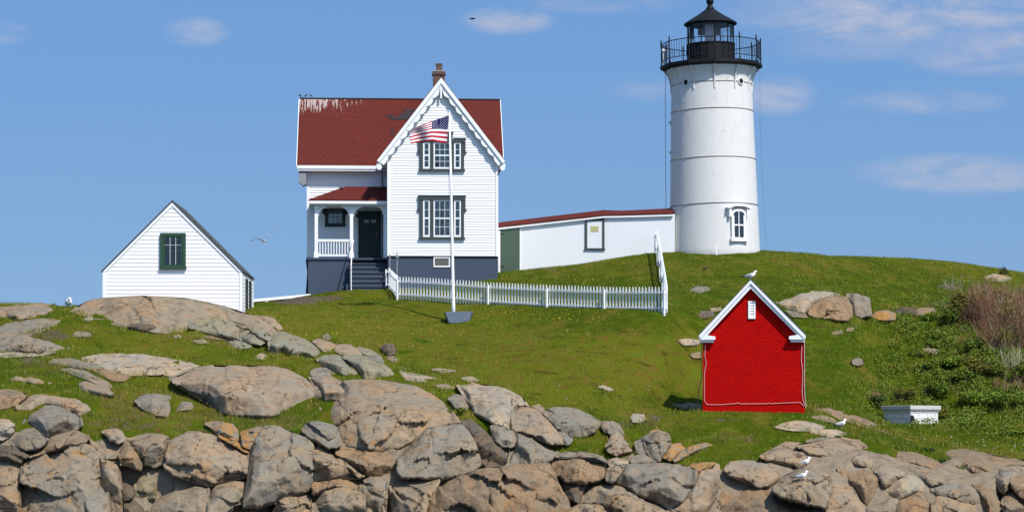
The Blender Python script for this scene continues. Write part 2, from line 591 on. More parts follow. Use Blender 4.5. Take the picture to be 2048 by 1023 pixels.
def grass_cols(t, p):
    a = t.noise(p, 0.16, 5, 0.6, 0.8)
    c = t.noise(t.scale(p, (1.0, 0.55, 1.0)), 0.75, 6, 0.65, 0.5)
    d = t.noise(t.scale(p, (1, 0.8, 1)), 3.4, 5, 0.65)
    e = t.noise(t.scale(p, (0.6, 1.2, 1)), 1.6, 6, 0.7)
    dry = t.n('ShaderNodeAttribute', attribute_name='dry').outputs['Fac']
    f = t.ramp(t.math('ADD', dry, t.math('MULTIPLY', t.math('SUBTRACT', a, 0.5), 1.6)), 0.15, 0.85)
    col = t.mix(f, (0.046, 0.072, 0.0032), (0.094, 0.105, 0.0075))
    col = t.mix(t.ramp(c, 0.49, 0.68, 0, 0.75), col, (0.122, 0.108, 0.014))
    col = t.mix(t.ramp(c, 0.44, 0.30, 0, 0.8), col, (0.026, 0.058, 0.0025))
    col = t.mix(t.ramp(e, 0.53, 0.66, 0, 0.75), col, (0.092, 0.128, 0.008))
    col = t.mix(t.ramp(e, 0.46, 0.34, 0, 0.75), col, (0.036, 0.036, 0.005))
    col = t.mix(t.math('MULTIPLY', t.ramp(d, 0.52, 0.66), t.ramp(t.math('ADD', c, t.math('MULTIPLY', dry, 0.25)), 0.56, 0.72)), col, (0.135, 0.075, 0.020))
    return col, d, e


def ground_mat():
    m, t, b = new_mat('grassy_ground')
    p = t.n('ShaderNodeNewGeometry').outputs['Position']
    col, d, s = grass_cols(t, p)
    at = t.n('ShaderNodeAttribute', attribute_name='rock')
    so = t.n('ShaderNodeAttribute', attribute_name='soil')
    n2 = t.noise(p, 2.5, 8, 0.7)
    n3 = t.noise(p, 11.0, 6, 0.7)
    soil = t.mix(t.ramp(n3, 0.35, 0.65), (0.060, 0.044, 0.03), (0.145, 0.115, 0.085))
    rk = t.mix(t.ramp(n2, 0.35, 0.65), (0.20, 0.160, 0.115), (0.29, 0.230, 0.162))
    rk = t.mix(t.ramp(n3, 0.5, 0.7, 0, .6), rk, (0.085, 0.07, 0.055))
    f = t.ramp(t.math('ADD', so.outputs['Fac'], t.math('MULTIPLY', t.math('SUBTRACT', n2, 0.5), 2.0)), 0.50, 0.66)
    col = t.mix(f, col, soil)
    f = t.ramp(t.math('ADD', at.outputs['Fac'], t.math('MULTIPLY', t.math('SUBTRACT', n2, 0.5), 0.5)), 0.42, 0.58)
    col = t.mix(f, col, rk)
    t.l(col, b.inputs['Base Color'])
    b.inputs['Roughness'].default_value = 0.95
    b.inputs['Specular IOR Level'].default_value = 0.02
    bump(t, b, t.math('ADD', n3, t.noise(p, 40.0, 3)), 0.8, 0.06)
    return m


M['ground'] = ground_mat()


def blade_mat(name='grass_blades', mult=(1.0, 1.0, 1.0), own=None):
    m, t, b = new_mat(name)
    p = t.n('ShaderNodeNewGeometry').outputs['Position']
    at = t.n('ShaderNodeAttribute', attribute_name='var')
    if own is None:
        col, d, s = grass_cols(t, p)
        col = t.mix(t.ramp(at.outputs['Fac'], 0.70, 0.90, 0, 0.85), col, (0.17, 0.15, 0.045))
        col = t.mix(t.ramp(at.outputs['Fac'], 0.35, 0.10, 0, 0.7), col, (0.035, 0.075, 0.006))
        br = t.math('ADD', t.math('MULTIPLY', at.outputs['Fac'], 0.7), 1.0)
        cc = t.n('ShaderNodeCombineColor')
        for i in range(3): t.l(t.math('MULTIPLY', br, mult[i]), cc.inputs[i])
        col = t.mix(1.0, col, cc.outputs[0], 'MULTIPLY')
    else:
        col = t.mix(at.outputs['Fac'], own[0], own[1])
        n = t.noise(p, 1.4, 4)
        col = t.mix(t.ramp(n, 0.5, 0.7, 0, 0.6), col, own[2])
    t.l(col, b.inputs['Base Color'])
    b.inputs['Roughness'].default_value = 0.7
    b.inputs['Specular IOR Level'].default_value = 0.03
    return m


M['blade'] = blade_mat(mult=(1.25, 1.25, 1.2))
M['dry_blade'] = blade_mat('dry_grass_blades', own=((0.15, 0.105, 0.045), (0.24, 0.18, 0.08), (0.11, 0.10, 0.02)))
M['leaf_bright'] = blade_mat('bright_leaf', own=((0.08, 0.145, 0.014), (0.175, 0.235, 0.03), (0.21, 0.20, 0.04)))
M['leaf_mid'] = blade_mat('mid_leaf', own=((0.060, 0.108, 0.013), (0.145, 0.185, 0.028), (0.18, 0.155, 0.035)))
M['leaf_dark'] = blade_mat('dark_leaf', own=((0.03, 0.055, 0.012), (0.075, 0.11, 0.025), (0.09, 0.09, 0.03)))
M['leaf_olive'] = blade_mat('olive_leaf', own=((0.085, 0.095, 0.018), (0.20, 0.18, 0.035), (0.22, 0.12, 0.045)))
M['twig'] = paint('bare_twig_bark', (0.20, 0.10, 0.06), 0.9, 0.15, 4.0, (0.32, 0.21, 0.14))
M['twig_pale'] = paint('pale_dead_stalk', (0.36, 0.30, 0.22), 0.85, 0.15, 4.0)
M['stem'] = paint('shrub_stem', (0.09, 0.065, 0.045), 0.85, 0.15, 4.0)
M['dandelion'] = paint('yellow_flower', (0.75, 0.55, 0.02), 0.7, 0.0)
M['daisy'] = paint('white_flower', (0.75, 0.75, 0.68), 0.7, 0.0)


def water_mat():
    m, t, b = new_mat('sea_water')
    p = t.n('ShaderNodeNewGeometry').outputs['Position']
    b.inputs['Base Color'].default_value = (0.012, 0.04, 0.065, 1)
    b.inputs['Roughness'].default_value = 0.12
    bump(t, b, t.math('ADD', t.noise(p, 0.5, 5), t.noise(t.scale(p, (1, .4, 1)), 2.0, 4)), 0.6, 0.25)
    return m


M['water'] = water_mat()

# ---------------------------------------------------------------- terrain: heights on a fan of bearings (column) x distance
COLS = {   # bearing column: (row, distance) up the slope; rows measured where the ground shows in the photograph
    -300: [(1060, 98), (905, 100.8), (880, 101.2), (800, 104), (710, 110), (650, 116)],
    0: [(1060, 97.6), (900, 100), (862, 101), (800, 104), (700, 110), (625, 115.5), (608, 117.5)],
    180: [(1060, 97.6), (900, 100), (866, 101), (800, 104), (700, 110), (640, 114), (614, 117)],
    340: [(1060, 97.6), (900, 100), (866, 101), (800, 104), (700, 110), (640, 115), (632, 118), (628, 123)],
    500: [(1060, 97.6), (900, 100), (866, 101), (800, 104.2), (720, 109.5), (640, 116.5), (628, 118), (613, 124.5), (609, 129)],
    560: [(1060, 97.6), (900, 100), (866, 101), (800, 104.2), (730, 109), (640, 117), (612, 123.5), (602, 126.8), (600.5, 130)],
    610: [(1060, 97.6), (900, 100), (866, 101), (800, 104.2), (745, 108.2), (640, 118.3), (606, 124.3), (595, 127.2), (592, 130)],
    700: [(1060, 97.6), (900, 100), (866, 101), (800, 104.2), (760, 107), (700, 112), (640, 120), (600, 126.5), (580, 130)],
    850: [(1060, 97.6), (900, 100), (866, 101), (800, 104.2), (750, 108), (700, 113), (640, 121), (600, 125.2), (575, 129.5)],
    1000: [(1060, 97.6), (910, 100), (860, 101.5), (810, 104), (750, 108), (700, 112.5), (640, 119), (610, 121.6), (580, 126), (558, 129.5), (546, 134)],
    1150: [(1060, 97.6), (920, 100), (880, 101.5), (820, 104), (750, 108), (700, 111.5), (650, 115.5), (617, 118.6), (575, 125.5), (530, 133.5)],
    1335: [(1060, 97.6), (930, 100.2), (890, 102), (830, 105), (819, 107.2), (764, 110.6), (702, 112.6), (650, 114.1), (627, 115.2), (570, 123), (522, 130), (505, 134)],
    1365: [(1060, 97.6), (930, 100.2), (887, 102.2), (827, 105.4), (826, 109), (768, 112.4), (704, 114.3), (650, 115.6), (622, 116.6), (566, 124), (519, 131), (504, 134.5)],
    1410: [(1060, 97.6), (930, 100.2), (885, 102.3), (822, 105.9), (823.5, 109.2), (766, 112.8), (706, 114.8), (650, 116.6), (615, 118.8), (560, 125), (515, 131.5), (503, 135)],
    1500: [(1060, 97.6), (930, 100.2), (880, 102.5), (823, 106), (824, 109.3), (762, 113), (700, 115.3), (650, 117.6), (600, 121), (550, 127), (507, 133), (501, 136)],
    1620: [(1060, 97.7), (930, 100.4), (890, 102.6), (825, 106), (816, 108.5), (766, 112), (710, 115), (650, 118.4), (605, 121.5), (555, 128), (508, 135)],
    1700: [(1060, 97.8), (930, 100.6), (890, 102.8), (850, 106), (800, 110), (740, 114), (680, 118), (620, 122), (560, 129), (514, 138)],
    1780: [(1060, 97.9), (945, 100.2), (900, 102.6), (851, 108.6), (845, 111.0), (800, 113.6), (730, 118), (640, 122.5), (570, 129), (517, 138.5)],
    1870: [(1060, 98), (960, 100), (925, 102), (880, 106.2), (850, 108.8), (845, 110.8), (800, 113.6), (720, 118), (640, 123), (580, 129), (522, 139)],
    2048: [(1060, 98.2), (960, 100.5), (925, 103), (880, 107), (846, 109.5), (800, 112.5), (720, 117), (640, 122), (590, 128), (547, 137)],
    2350: [(1060, 98.5), (960, 101), (925, 103.5), (880, 107), (840, 111), (780, 116), (700, 122), (640, 132)],
}


def pchip(x, y, q):
    x, y, q = np.asarray(x, float), np.asarray(y, float), np.asarray(q, float)
    h = np.diff(x)
    d = np.diff(y) / h
    m = np.zeros_like(y)
    for i in range(1, len(x) - 1):
        if d[i - 1] * d[i] > 0:
            w1, w2 = 2 * h[i] + h[i - 1], h[i] + 2 * h[i - 1]
            m[i] = (w1 + w2) / (w1 / d[i - 1] + w2 / d[i])
    m[0], m[-1] = d[0], d[-1]
    k = np.clip(np.searchsorted(x, q) - 1, 0, len(h) - 1)
    s = np.clip((q - x[k]) / h[k], 0, 1)
    return ((1 + 2 * s) * (1 - s) ** 2 * y[k] + s * (1 - s) ** 2 * h[k] * m[k]
            + s * s * (3 - 2 * s) * y[k + 1] + s * s * (s - 1) * h[k] * m[k + 1])


DG = np.concatenate([np.arange(86, 97, 1.0), np.arange(97, 144, 0.25), np.arange(144, 150, 0.5), np.arange(150, 190, 2.0)])
PG = np.concatenate([np.arange(-520, -30, 20.0), np.arange(-30, 2080, 5.0), np.arange(2080, 2560, 20.0)])
keys = sorted(COLS)
prof = []
for k in keys:
    nd = COLS[k]
    Ds = [d for _, d in nd]
    zs = [(HOR - r) / F * d for r, d in nd]
    dl, zl = Ds[-1], zs[-1]
    Ds = [80, 92] + Ds + [dl + 3, dl + 14, 172, 186, 200]
    zs = [-13, -9] + zs + [zl + (0.02 if 200 < k < 1400 else -0.05), zl - 0.3, zl - 2.5, -9, -13]
    prof.append(pchip(Ds, zs, DG))
prof = np.array(prof)
ZG = np.zeros((len(PG), len(DG)))
for j in range(len(DG)):
    ZG[:, j] = pchip(keys, prof[:, j], np.clip(PG, keys[0], keys[-1]))
for e, sgn in ((keys[0], -1), (keys[-1], 1)):       # the island ends outside the picture
    d = np.clip((PG - e) * sgn / 200.0, 0, 1)[:, None]
    ZG = ZG * (1 - d) + (-9.0) * d


inn = (PG > -30) & (PG < 2080)                    # even out the joints between bearings
ii = np.where(inn)[0]
kern = np.exp(-np.linspace(-2, 2, 17) ** 2); kern /= kern.sum()
for j in range(len(DG)):
    ZG[ii, j] = np.convolve(np.pad(ZG[ii, j], 8, mode='edge'), kern, mode='valid')


def grid_at(G, px, D):
    px, D = np.asarray(px, float), np.asarray(D, float)
    i = np.clip(np.searchsorted(PG, px) - 1, 0, len(PG) - 2)
    j = np.clip(np.searchsorted(DG, D) - 1, 0, len(DG) - 2)
    a = np.clip((px - PG[i]) / (PG[i + 1] - PG[i]), 0, 1)
    b = np.clip((D - DG[j]) / (DG[j + 1] - DG[j]), 0, 1)
    return (G[i, j] * (1 - a) * (1 - b) + G[i + 1, j] * a * (1 - b) + G[i, j + 1] * (1 - a) * b + G[i + 1, j + 1] * a * b)


def ground_z(px, D): return grid_at(ZG, px, D)


def ground_xy(x, y): return float(grid_at(ZG, 1024 + x / y * F, y))


# distance at which each (column, row) sight line meets the ground
RG = np.arange(480, 1081, 3.0)
DM = np.zeros((len(PG), len(RG)))
for i in range(len(PG)):
    e = np.maximum.accumulate(ZG[i] / DG) + np.arange(len(DG)) * 1e-7
    tgt = (HOR - RG) / F
    d = np.interp(tgt, e, DG)
    top = e.max() - 1e-4
    over = tgt > top
    if over.any():
        dt = np.interp(top, e, DG)
        d[over] = dt + np.minimum((tgt[over] - top) * F * 0.05, 6.0)
    DM[i] = d


def Dmap(px, py):
    px, py = np.asarray(px, float), np.asarray(py, float)
    i = np.clip(np.searchsorted(PG, px) - 1, 0, len(PG) - 2)
    j = np.clip(np.searchsorted(RG, py) - 1, 0, len(RG) - 2)
    a = np.clip((px - PG[i]) / (PG[i + 1] - PG[i]), 0, 1)
    b = np.clip((py - RG[j]) / (RG[j + 1] - RG[j]), 0, 1)
    return (DM[i, j] * (1 - a) * (1 - b) + DM[i + 1, j] * a * (1 - b) + DM[i, j + 1] * (1 - a) * b + DM[i + 1, j + 1] * a * b)


def G3(px, py):
    return P(px, py, float(Dmap(px, py)))


# lower limit of the turf
TX = [-300, 0, 60, 150, 250, 340, 480, 640, 760, 880, 940, 1130, 1230, 1290, 1340, 1500, 1560, 1640, 1720, 1800, 1850, 1920, 2048, 2400]
TY = [850, 848, 850, 866, 862, 866, 862, 850, 810, 800, 838, 905, 905, 885, 932, 925, 900, 880, 885, 905, 925, 900, 925, 940]


def turf_row(px): return np.interp(px, TX, TY) + 13


def inpoly(px, py, poly):
    px, py = np.asarray(px, float), np.asarray(py, float)
    c = np.zeros(px.shape, bool)
    n = len(poly)
    for i in range(n):
        x1, y1 = poly[i]
        x2, y2 = poly[(i + 1) % n]
        if y1 == y2: continue
        h = ((y1 > py) != (y2 > py)) & (px < (x2 - x1) * (py - y1) / (y2 - y1) + x1)
        c ^= h
    return c


def dryness(px, row):
    s = np.full(np.shape(px), 0.30)
    for (cx, cy, rx, ry, a) in [(1000, 700, 420, 75, .55), (760, 650, 200, 60, .35), (1250, 755, 220, 50, .45), (600, 640, 160, 40, .2), (230, 690, 260, 60, .2), (1980, 540, 120, 30, .5), (1650, 520, 400, 18, .3),
                                (1480, 620, 500, 60, -.32), (1750, 700, 260, 120, -.28), (1200, 540, 160, 22, .1), (1050, 790, 300, 26, .15), (330, 820, 120, 50, .5), (1400, 860, 150, 40, .1)]:
        s = s + a * np.exp(-((px - cx) / rx) ** 2 - ((row - cy) / ry) ** 2)
    return np.clip(s, 0, 1)


def build_ground():
    nP, nD = len(PG), len(DG)
    PX, DD = np.meshgrid(PG, DG, indexing='ij')
    X = (PX - 1024) / F * DD
    Z = ZG.copy()
    row = HOR - Z / DD * F
    near = (DD > 96) & (DD < 143) & (PX > -100) & (PX < 2150)
    hts = np.zeros(Z.shape)
    idx = np.argwhere(near)
    for i, j in idx:
        hts[i, j] = noise.fractal(Vector((X[i, j] * .9, DD[i, j] * .9, 0)), 0.9, 2.1, 4) * 0.05
    Z = Z + hts
    low = np.clip((row - turf_row(PX)) / 14.0, 0, 1) * (0.22 - 0.36 * np.clip((PX - 1480) / 60, 0, 1))
    for (cx, cy, rx, ry, a) in [(262, 948, 26, 26, 4.5), (322, 968, 24, 18, 4.0), (1600, 1004, 50, 12, .9), (975, 905, 30, 40, .6), (2010, 985, 14, 20, 1.2)]:
        low = np.where(((PX - cx) / rx) ** 2 + ((row - cy) / ry) ** 2 < 1.4, np.maximum(low, a * np.clip(1.4 - ((PX - cx) / rx) ** 2 - ((row - cy) / ry) ** 2, 0, 1)), low)
    Z = Z - np.where(DD < 112, low, 0)
    rz = np.argwhere((row > turf_row(PX) + 4) & (DD > 97) & (DD < 112) & (PX > -60) & (PX < 2100))
    for i, j in rz:
        q = Vector((X[i, j], DD[i, j], Z[i, j]))
        Z[i, j] += .10 * noise.fractal(q * 1.1, .8, 2.1, 5) + .10 * (1 - 2 * abs(noise.noise(q * .9 + Vector((4, 4, 4)))))
    rock = np.clip((row - turf_row(PX)) / 10.0 + 0.5, 0, 1)
    rock[DD < 98] = 1
    soil = np.zeros(Z.shape)
    for (cx, cy, rx, ry, a) in [(590, 600, 55, 10, 1.2), (650, 597, 45, 6, .8), (1110, 537, 90, 5, .5), (1455, 875, 70, 9, .42),
                                (1290, 838, 60, 14, .5), (1240, 850, 50, 14, .45), (250, 850, 120, 14, .5), (330, 800, 60, 40, .4), (110, 670, 40, 12, .8),
                                (1500, 905, 60, 12, .4), (60, 720, 30, 10, .6), (1440, 840, 60, 6, .5),
                                (1960, 690, 90, 90, .45), (1900, 610, 60, 8, .8), (800, 735, 40, 6, .5), (900, 745, 70, 10, .35), (460, 685, 60, 8, .5)]:
        soil = np.maximum(soil, a * np.clip(1.3 - ((PX - cx) / rx) ** 2 - ((row - cy) / ry) ** 2, 0, 1))
    v = np.stack([X, DD, Z], -1).reshape(-1, 3)
    a = (np.arange(nP - 1)[:, None] * nD + np.arange(nD - 1)[None, :]).ravel()
    f = np.stack([a, a + nD, a + nD + 1, a + 1], -1)
    me = bpy.data.meshes.new('ground')
    me.vertices.add(len(v)); me.vertices.foreach_set('co', v.ravel())
    me.loops.add(f.size); me.loops.foreach_set('vertex_index', f.ravel().astype(np.int32))
    me.polygons.add(len(f)); me.polygons.foreach_set('loop_start', (np.arange(len(f)) * 4).astype(np.int32))
    me.polygons.foreach_set('use_smooth', np.ones(len(f), bool))
    me.update(calc_edges=True)
    for nm, arr in (('rock', rock), ('soil', soil), ('dry', dryness(PX, row))):
        at = me.attributes.new(nm, 'FLOAT', 'POINT')
        at.data.foreach_set('value', arr.ravel().astype(np.float32))
    me.materials.append(M['ground'])
    o = bpy.data.objects.new('ground', me)
    COL.objects.link(o)
    return tag(o, 'rough grassy headland sloping up from the rocks to the buildings', 'ground', kind='structure')


build_ground()
sea = MB()
sea.add([(-9000, -2000, -8), (9000, -2000, -8), (9000, 16000, -8), (-9000, 16000, -8)], [(0, 1, 2, 3)])
tag(sea.build('water', M['water']), 'open sea round the rocky island', 'water', kind='structure')

# ---------------------------------------------------------------- rocks: each outline read off the photograph, then given its own distance and relief
CR = {'A': (0, 560, 3.938), 'B': (0, 760, 3.89), 'C': (480, 760, 3.89), 'D': (880, 760, 3.89), 'E': (1300, 800, 4.551),
      'F': (1600, 800, 4.571), 'G': (480, 600, 3.938), 'H': (1340, 520, 3.009), 'P': (0, 0, 1.0)}
ROCKPOLY = []
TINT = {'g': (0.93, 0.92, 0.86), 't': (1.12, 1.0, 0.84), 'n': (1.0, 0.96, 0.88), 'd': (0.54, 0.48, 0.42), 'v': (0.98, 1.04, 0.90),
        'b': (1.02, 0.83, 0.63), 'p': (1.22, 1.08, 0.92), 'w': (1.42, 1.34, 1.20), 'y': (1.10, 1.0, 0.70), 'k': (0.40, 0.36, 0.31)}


def chaikin(p, r=0.2):
    q = []
    n = len(p)
    for i in range(n):
        a, b = np.array(p[i]), np.array(p[(i + 1) % n])
        q += [a * (1 - r) + b * r, a * r + b * (1 - r)]
    return q


SPECS = []


def rock(key, pts, label, **kw):
    SPECS.append((key, pts, label, kw))


LX0, LY0 = -60, 480
LAB = None


def label_map():
    """which traced outline owns each point, so that neighbours can be drawn together until they touch"""
    global LAB
    LAB = np.full((2200, 600), -1, np.int32)
    for i, (key, pts, label, kw) in enumerate(SPECS):
        ox, oy, sc = CR[key]
        a = np.array([(ox + x / sc, oy + y / sc) for x, y in pts])
        (x0, y0), (x1, y1) = a.min(0), a.max(0)
        i0, i1 = max(int(x0 - LX0), 0), min(int(x1 - LX0) + 2, 2200)
        j0, j1 = max(int(y0 - LY0), 0), min(int(y1 - LY0) + 2, 600)
        if i1 <= i0 or j1 <= j0: continue
        gx, gy = np.meshgrid(np.arange(i0, i1) + LX0 + .5, np.arange(j0, j1) + LY0 + .5, indexing='ij')
        LAB[i0:i1, j0:j1][inpoly(gx, gy, [tuple(q) for q in a])] = i


def owner(x, y):
    i, j = int(x - LX0), int(y - LY0)
    if 0 <= i < 2200 and 0 <= j < 600: return LAB[i, j]
    return -2


def make_rock(idx, key, pts, label, out=0.35, thick=None, tint='n', lichen=0.0, stand=0.5, top=0.5, tilt=0.0, gap=-2.4, facets=5, lean=0.45, name='rock', embed=1.3, fa=1.0, hug=0.0, frac=1.0, sh=None):
    ox, oy, sc = CR[key]
    poly = [np.array((ox + x / sc, oy + y / sc)) for x, y in pts]
    sd = int(sum(x * 7 + y * 13 for x, y in pts)) % 99991
    r = np.random.default_rng(sd)
    area0 = 0.5 * sum(poly[i][0] * poly[(i + 1) % len(poly)][1] - poly[(i + 1) % len(poly)][0] * poly[i][1] for i in range(len(poly)))
    if area0 < 0: poly = poly[::-1]
    A = abs(area0)
    SZ = math.sqrt(A)
    poly = chaikin(poly, 0.08)
    step = min(max(SZ / 34, 1.7), 2.6)
    # even spacing along the outline
    q = np.array(poly + [poly[0]])
    seg = np.linalg.norm(np.diff(q, axis=0), axis=1)
    L = np.concatenate([[0], np.cumsum(seg)])
    nb = max(int(L[-1] / (step * 1.1)), 10)
    s = np.arange(nb) / nb * L[-1]
    bx, by = np.interp(s, L, q[:, 0]), np.interp(s, L, q[:, 1])
    B = np.stack([bx, by], 1)
    tn = np.roll(B, -1, 0) - np.roll(B, 1, 0)
    tn /= np.linalg.norm(tn, axis=1)[:, None] + 1e-9
    nr = np.stack([tn[:, 1], -tn[:, 0]], 1)            # outward for this winding (y down)
    jit = np.array([noise.fractal(Vector((p[0] * .12, p[1] * .12, sd * .37)), 0.8, 2.0, 4) for p in B])
    grow = np.full(len(B), -gap if gap > -1.5 else 1.6)
    reach = 9.0 if gap < -1.5 else 3.5
    for i_ in range(len(B)):
        d_ = 0.5
        while d_ < reach:
            o_ = owner(*(B[i_] + nr[i_] * d_))
            if o_ >= 0 and o_ != idx:
                grow[i_] = d_ * .5 + .35
                break
            d_ += 0.7
    kk = np.ones(3) / 3
    grow = np.convolve(np.concatenate([grow[-1:], grow, grow[:1]]), kk, mode='valid')
    B = B + nr * grow[:, None] + nr * (jit * min(SZ * 0.03, 2.4))[:, None]
    ROCKPOLY.append([tuple(p) for p in B])
    mn, mx = B.min(0), B.max(0)
    gx, gy = np.meshgrid(np.arange(mn[0], mx[0], step), np.arange(mn[1], mx[1], step))
    I = np.stack([gx.ravel(), gy.ravel()], 1)
    I[:, 0] += step * 0.5 * (np.floor((I[:, 1] - mn[1]) / step + .5) % 2)
    I += r.uniform(-.18, .18, I.shape) * step
    I = I[inpoly(I[:, 0], I[:, 1], B)]

    def edist(Q):
        best = np.full(len(Q), 1e9)
        for i in range(len(B)):
            a, b = B[i], B[(i + 1) % len(B)]
            d = b - a
            tt = np.clip(((Q - a) @ d) / (d @ d + 1e-9), 0, 1)
            best = np.minimum(best, np.linalg.norm(Q - a - tt[:, None] * d, axis=1))
        return best
    if len(I):
        ed = edist(I)
        I, ed = I[ed > step * .55], ed[ed > step * .55]
    else:
        ed = np.zeros(0)
    allp = np.concatenate([B, I]) if len(I) else B
    e = np.concatenate([np.zeros(len(B)), ed])
    vv, _, ff, ov, _, _ = delaunay_2d_cdt([Vector(p) for p in allp], [(i, (i + 1) % len(B)) for i in range(len(B))], [], 1, 1e-4, True)
    src = [o[0] if len(o) else 0 for o in ov]
    e = e[src]
    Q = np.array([(p.x, p.y) for p in vv])
    # local top and bottom of the outline at each column
    ytop = np.full(len(Q), 1e9); ybot = np.full(len(Q), -1e9)
    for i in range(len(B)):
        a, b = B[i], B[(i + 1) % len(B)]
        lo, hi = (a, b) if a[0] < b[0] else (b, a)
        k = (Q[:, 0] >= lo[0] - .01) & (Q[:, 0] <= hi[0] + .01)
        y = lo[1] + (Q[:, 0] - lo[0]) / (hi[0] - lo[0] + 1e-9) * (hi[1] - lo[1])
        ytop[k] = np.minimum(ytop[k], y[k]); ybot[k] = np.maximum(ybot[k], y[k])
    ytop = np.minimum(ytop, Q[:, 1]); ybot = np.maximum(ybot, Q[:, 1])
    cx, cy = B.mean(0)
    Dg = Dmap(Q[:, 0], Q[:, 1])
    yb = mx[1]
    xs_ = np.arange(mn[0] - 1, mx[0] + 2, 1.0)
    o_ = np.argsort(Q[:, 0])
    yb_ = np.full(len(xs_), -1e9)
    for i in range(len(B)):
        a, b = B[i], B[(i + 1) % len(B)]
        lo, hi = (a, b) if a[0] < b[0] else (b, a)
        k_ = (xs_ >= lo[0] - .6) & (xs_ <= hi[0] + .6)
        yb_[k_] = np.maximum(yb_[k_], lo[1] + (np.clip(xs_[k_], lo[0], hi[0]) - lo[0]) / (hi[0] - lo[0] + 1e-9) * (hi[1] - lo[1]))
    yb_[yb_ < 0] = yb
    ks_ = int(min(max(SZ * .25, 3), 41)) | 1
    yb_ = np.convolve(np.pad(yb_, ks_ // 2, mode='edge'), np.ones(ks_) / ks_, mode='valid')
    ybl = np.interp(Q[:, 0], xs_, yb_)
    lw = 1.0 if name == 'ledge' else 0.6
    Dc = lw * Dmap(Q[:, 0], ybl) + (1 - lw) * float(Dmap(cx, yb)) + (ybl * lw + yb * (1 - lw) - Q[:, 1]) / 52.0 * lean
    Dm = Dg * (1 - stand) + Dc * stand
    m = SZ / 52.0
    yt_ = np.full(len(xs_), 1e9)
    for i in range(len(B)):
        a, b = B[i], B[(i + 1) % len(B)]
        lo, hi = (a, b) if a[0] < b[0] else (b, a)
        k_ = (xs_ >= lo[0] - .6) & (xs_ <= hi[0] + .6)
        yt_[k_] = np.minimum(yt_[k_], lo[1] + (np.clip(xs_[k_], lo[0], hi[0]) - lo[0]) / (hi[0] - lo[0] + 1e-9) * (hi[1] - lo[1]))
    yt_[yt_ > 1e8] = mn[1]
    yt_ = np.convolve(np.pad(yt_, ks_ // 2, mode='edge'), np.ones(ks_) / ks_, mode='valid')
    ytl = np.interp(Q[:, 0], xs_, yt_)
    if name == 'ledge' and hug and sh is not None:          # steep face below, sloping top above the shoulder
        tt_ = np.clip((ybl - Q[:, 1]) / np.maximum(ybl - np.minimum(ytl, ybl - 4), 4), 0, 1)
        wob = .16 * np.array([noise.noise(Vector((q_[0] * .018, q_[1] * .01, sd * .17))) for q_ in Q])
        ss = np.clip((tt_ - sh - wob) / (1 - sh), 0, 1)
        Dm = Dc + (np.maximum(Dg - 0.12, Dc) - Dc) * ss ** 1.1
        hug = 0.0
    if thick is None: thick = min(max(0.20 * m, 0.06), 0.55)
    thick *= 0.2 if name == 'ledge' else 0.3
    w = min(max(0.05 * SZ, 2.0), 4.5)
    k = np.clip(e / w, 0, 1)
    bul = thick * np.sqrt(np.clip(1 - (1 - k) ** 2, 0, 1))
    hl = np.maximum(ybot - ytop, 3.0)
    mf = min(m, 1.4)
    brk = np.array([noise.noise(Vector((q_[0] * .03, q_[1] * .01, sd * .11))) for q_ in Q])
    rec = top * mf * np.clip(1 - (Q[:, 1] - ytl) / ((0.42 + .22 * brk) * hl + 3), 0, 1) ** 1.15
    # a tilted main face cut by a few chamfer planes
    U = (Q - np.array([cx, cy])) / SZ
    Fc = fa * mf * (U @ np.array([r.uniform(-.42, .42), r.uniform(-.12, .30)]))
    cut = np.zeros(len(Q))
    for i in range(facets):
        an = r.uniform(0, 2 * math.pi)
        wav = .05 * np.array([noise.noise(Vector((q_[0] * .05, q_[1] * .05, sd * .21 + i))) for q_ in Q])
        cut = np.minimum(cut, -r.uniform(.6, 1.6) * fa * mf * (U @ np.array([math.cos(an), math.sin(an)]) - r.uniform(.06, .34) + wav))
    Fc = (Fc + np.clip(cut, -.5 * mf, 0)) * min(1.0, thick * 3.8 / (0.11 * m + 1e-6))
    Fc = Fc - Fc.max() * .5
    # fractured plates: cells with their own small step and tilt
    if m > .45 and frac > 0:
        K = int(np.clip(SZ / 13, 4, 16))
        ca, sa_ = math.cos(r.uniform(-.7, .7)), 0.0
        ang = r.uniform(-.8, .8)
        R2 = np.array([[math.cos(ang), -math.sin(ang)], [math.sin(ang), math.cos(ang)]]) * np.array([[1.0], [r.uniform(1.2, 2.2)]])
        wq = Q + np.array([(noise.noise(Vector((q_[0] * .035, q_[1] * .035, sd * .13))), noise.noise(Vector((q_[0] * .035, q_[1] * .035, sd * .13 + 9)))) for q_ in Q]) * 9.0 + np.array([(noise.noise(Vector((q_[0] * .14, q_[1] * .14, sd * .1))), noise.noise(Vector((q_[0] * .14, q_[1] * .14, sd * .1 + 9)))) for q_ in Q]) * 3.0
        sd_ = B[r.integers(0, len(B), K)] * .35 + (mn + (mx - mn) * r.uniform(.08, .92, (K, 2))) * .65
        dd = np.linalg.norm((wq[:, None, :] - sd_[None, :, :]) @ R2.T, axis=2)
        ci = dd.argmin(1)
        offs = r.uniform(-.10, .10, K) * frac * mf
        tl = r.uniform(-.42, .42, (K, 2)) * frac
        pl = offs[ci] + ((Q - sd_[ci]) * tl[ci]).sum(1) / 52.0
        ds = np.sort(dd, axis=1)
        edge_ = np.clip(1 - (ds[:, 1] - ds[:, 0]) / 3.0, 0, 1)
        Fc = Fc + pl - edge_ * .05 * frac * (np.sin(ci * 12.9 + sd) > -.2)
    Db = Dm - out - bul + rec - Fc + tilt * (Q[:, 0] - cx) / 52.0
    nz = np.zeros(len(Q))
    amp = min(m, 1.6)
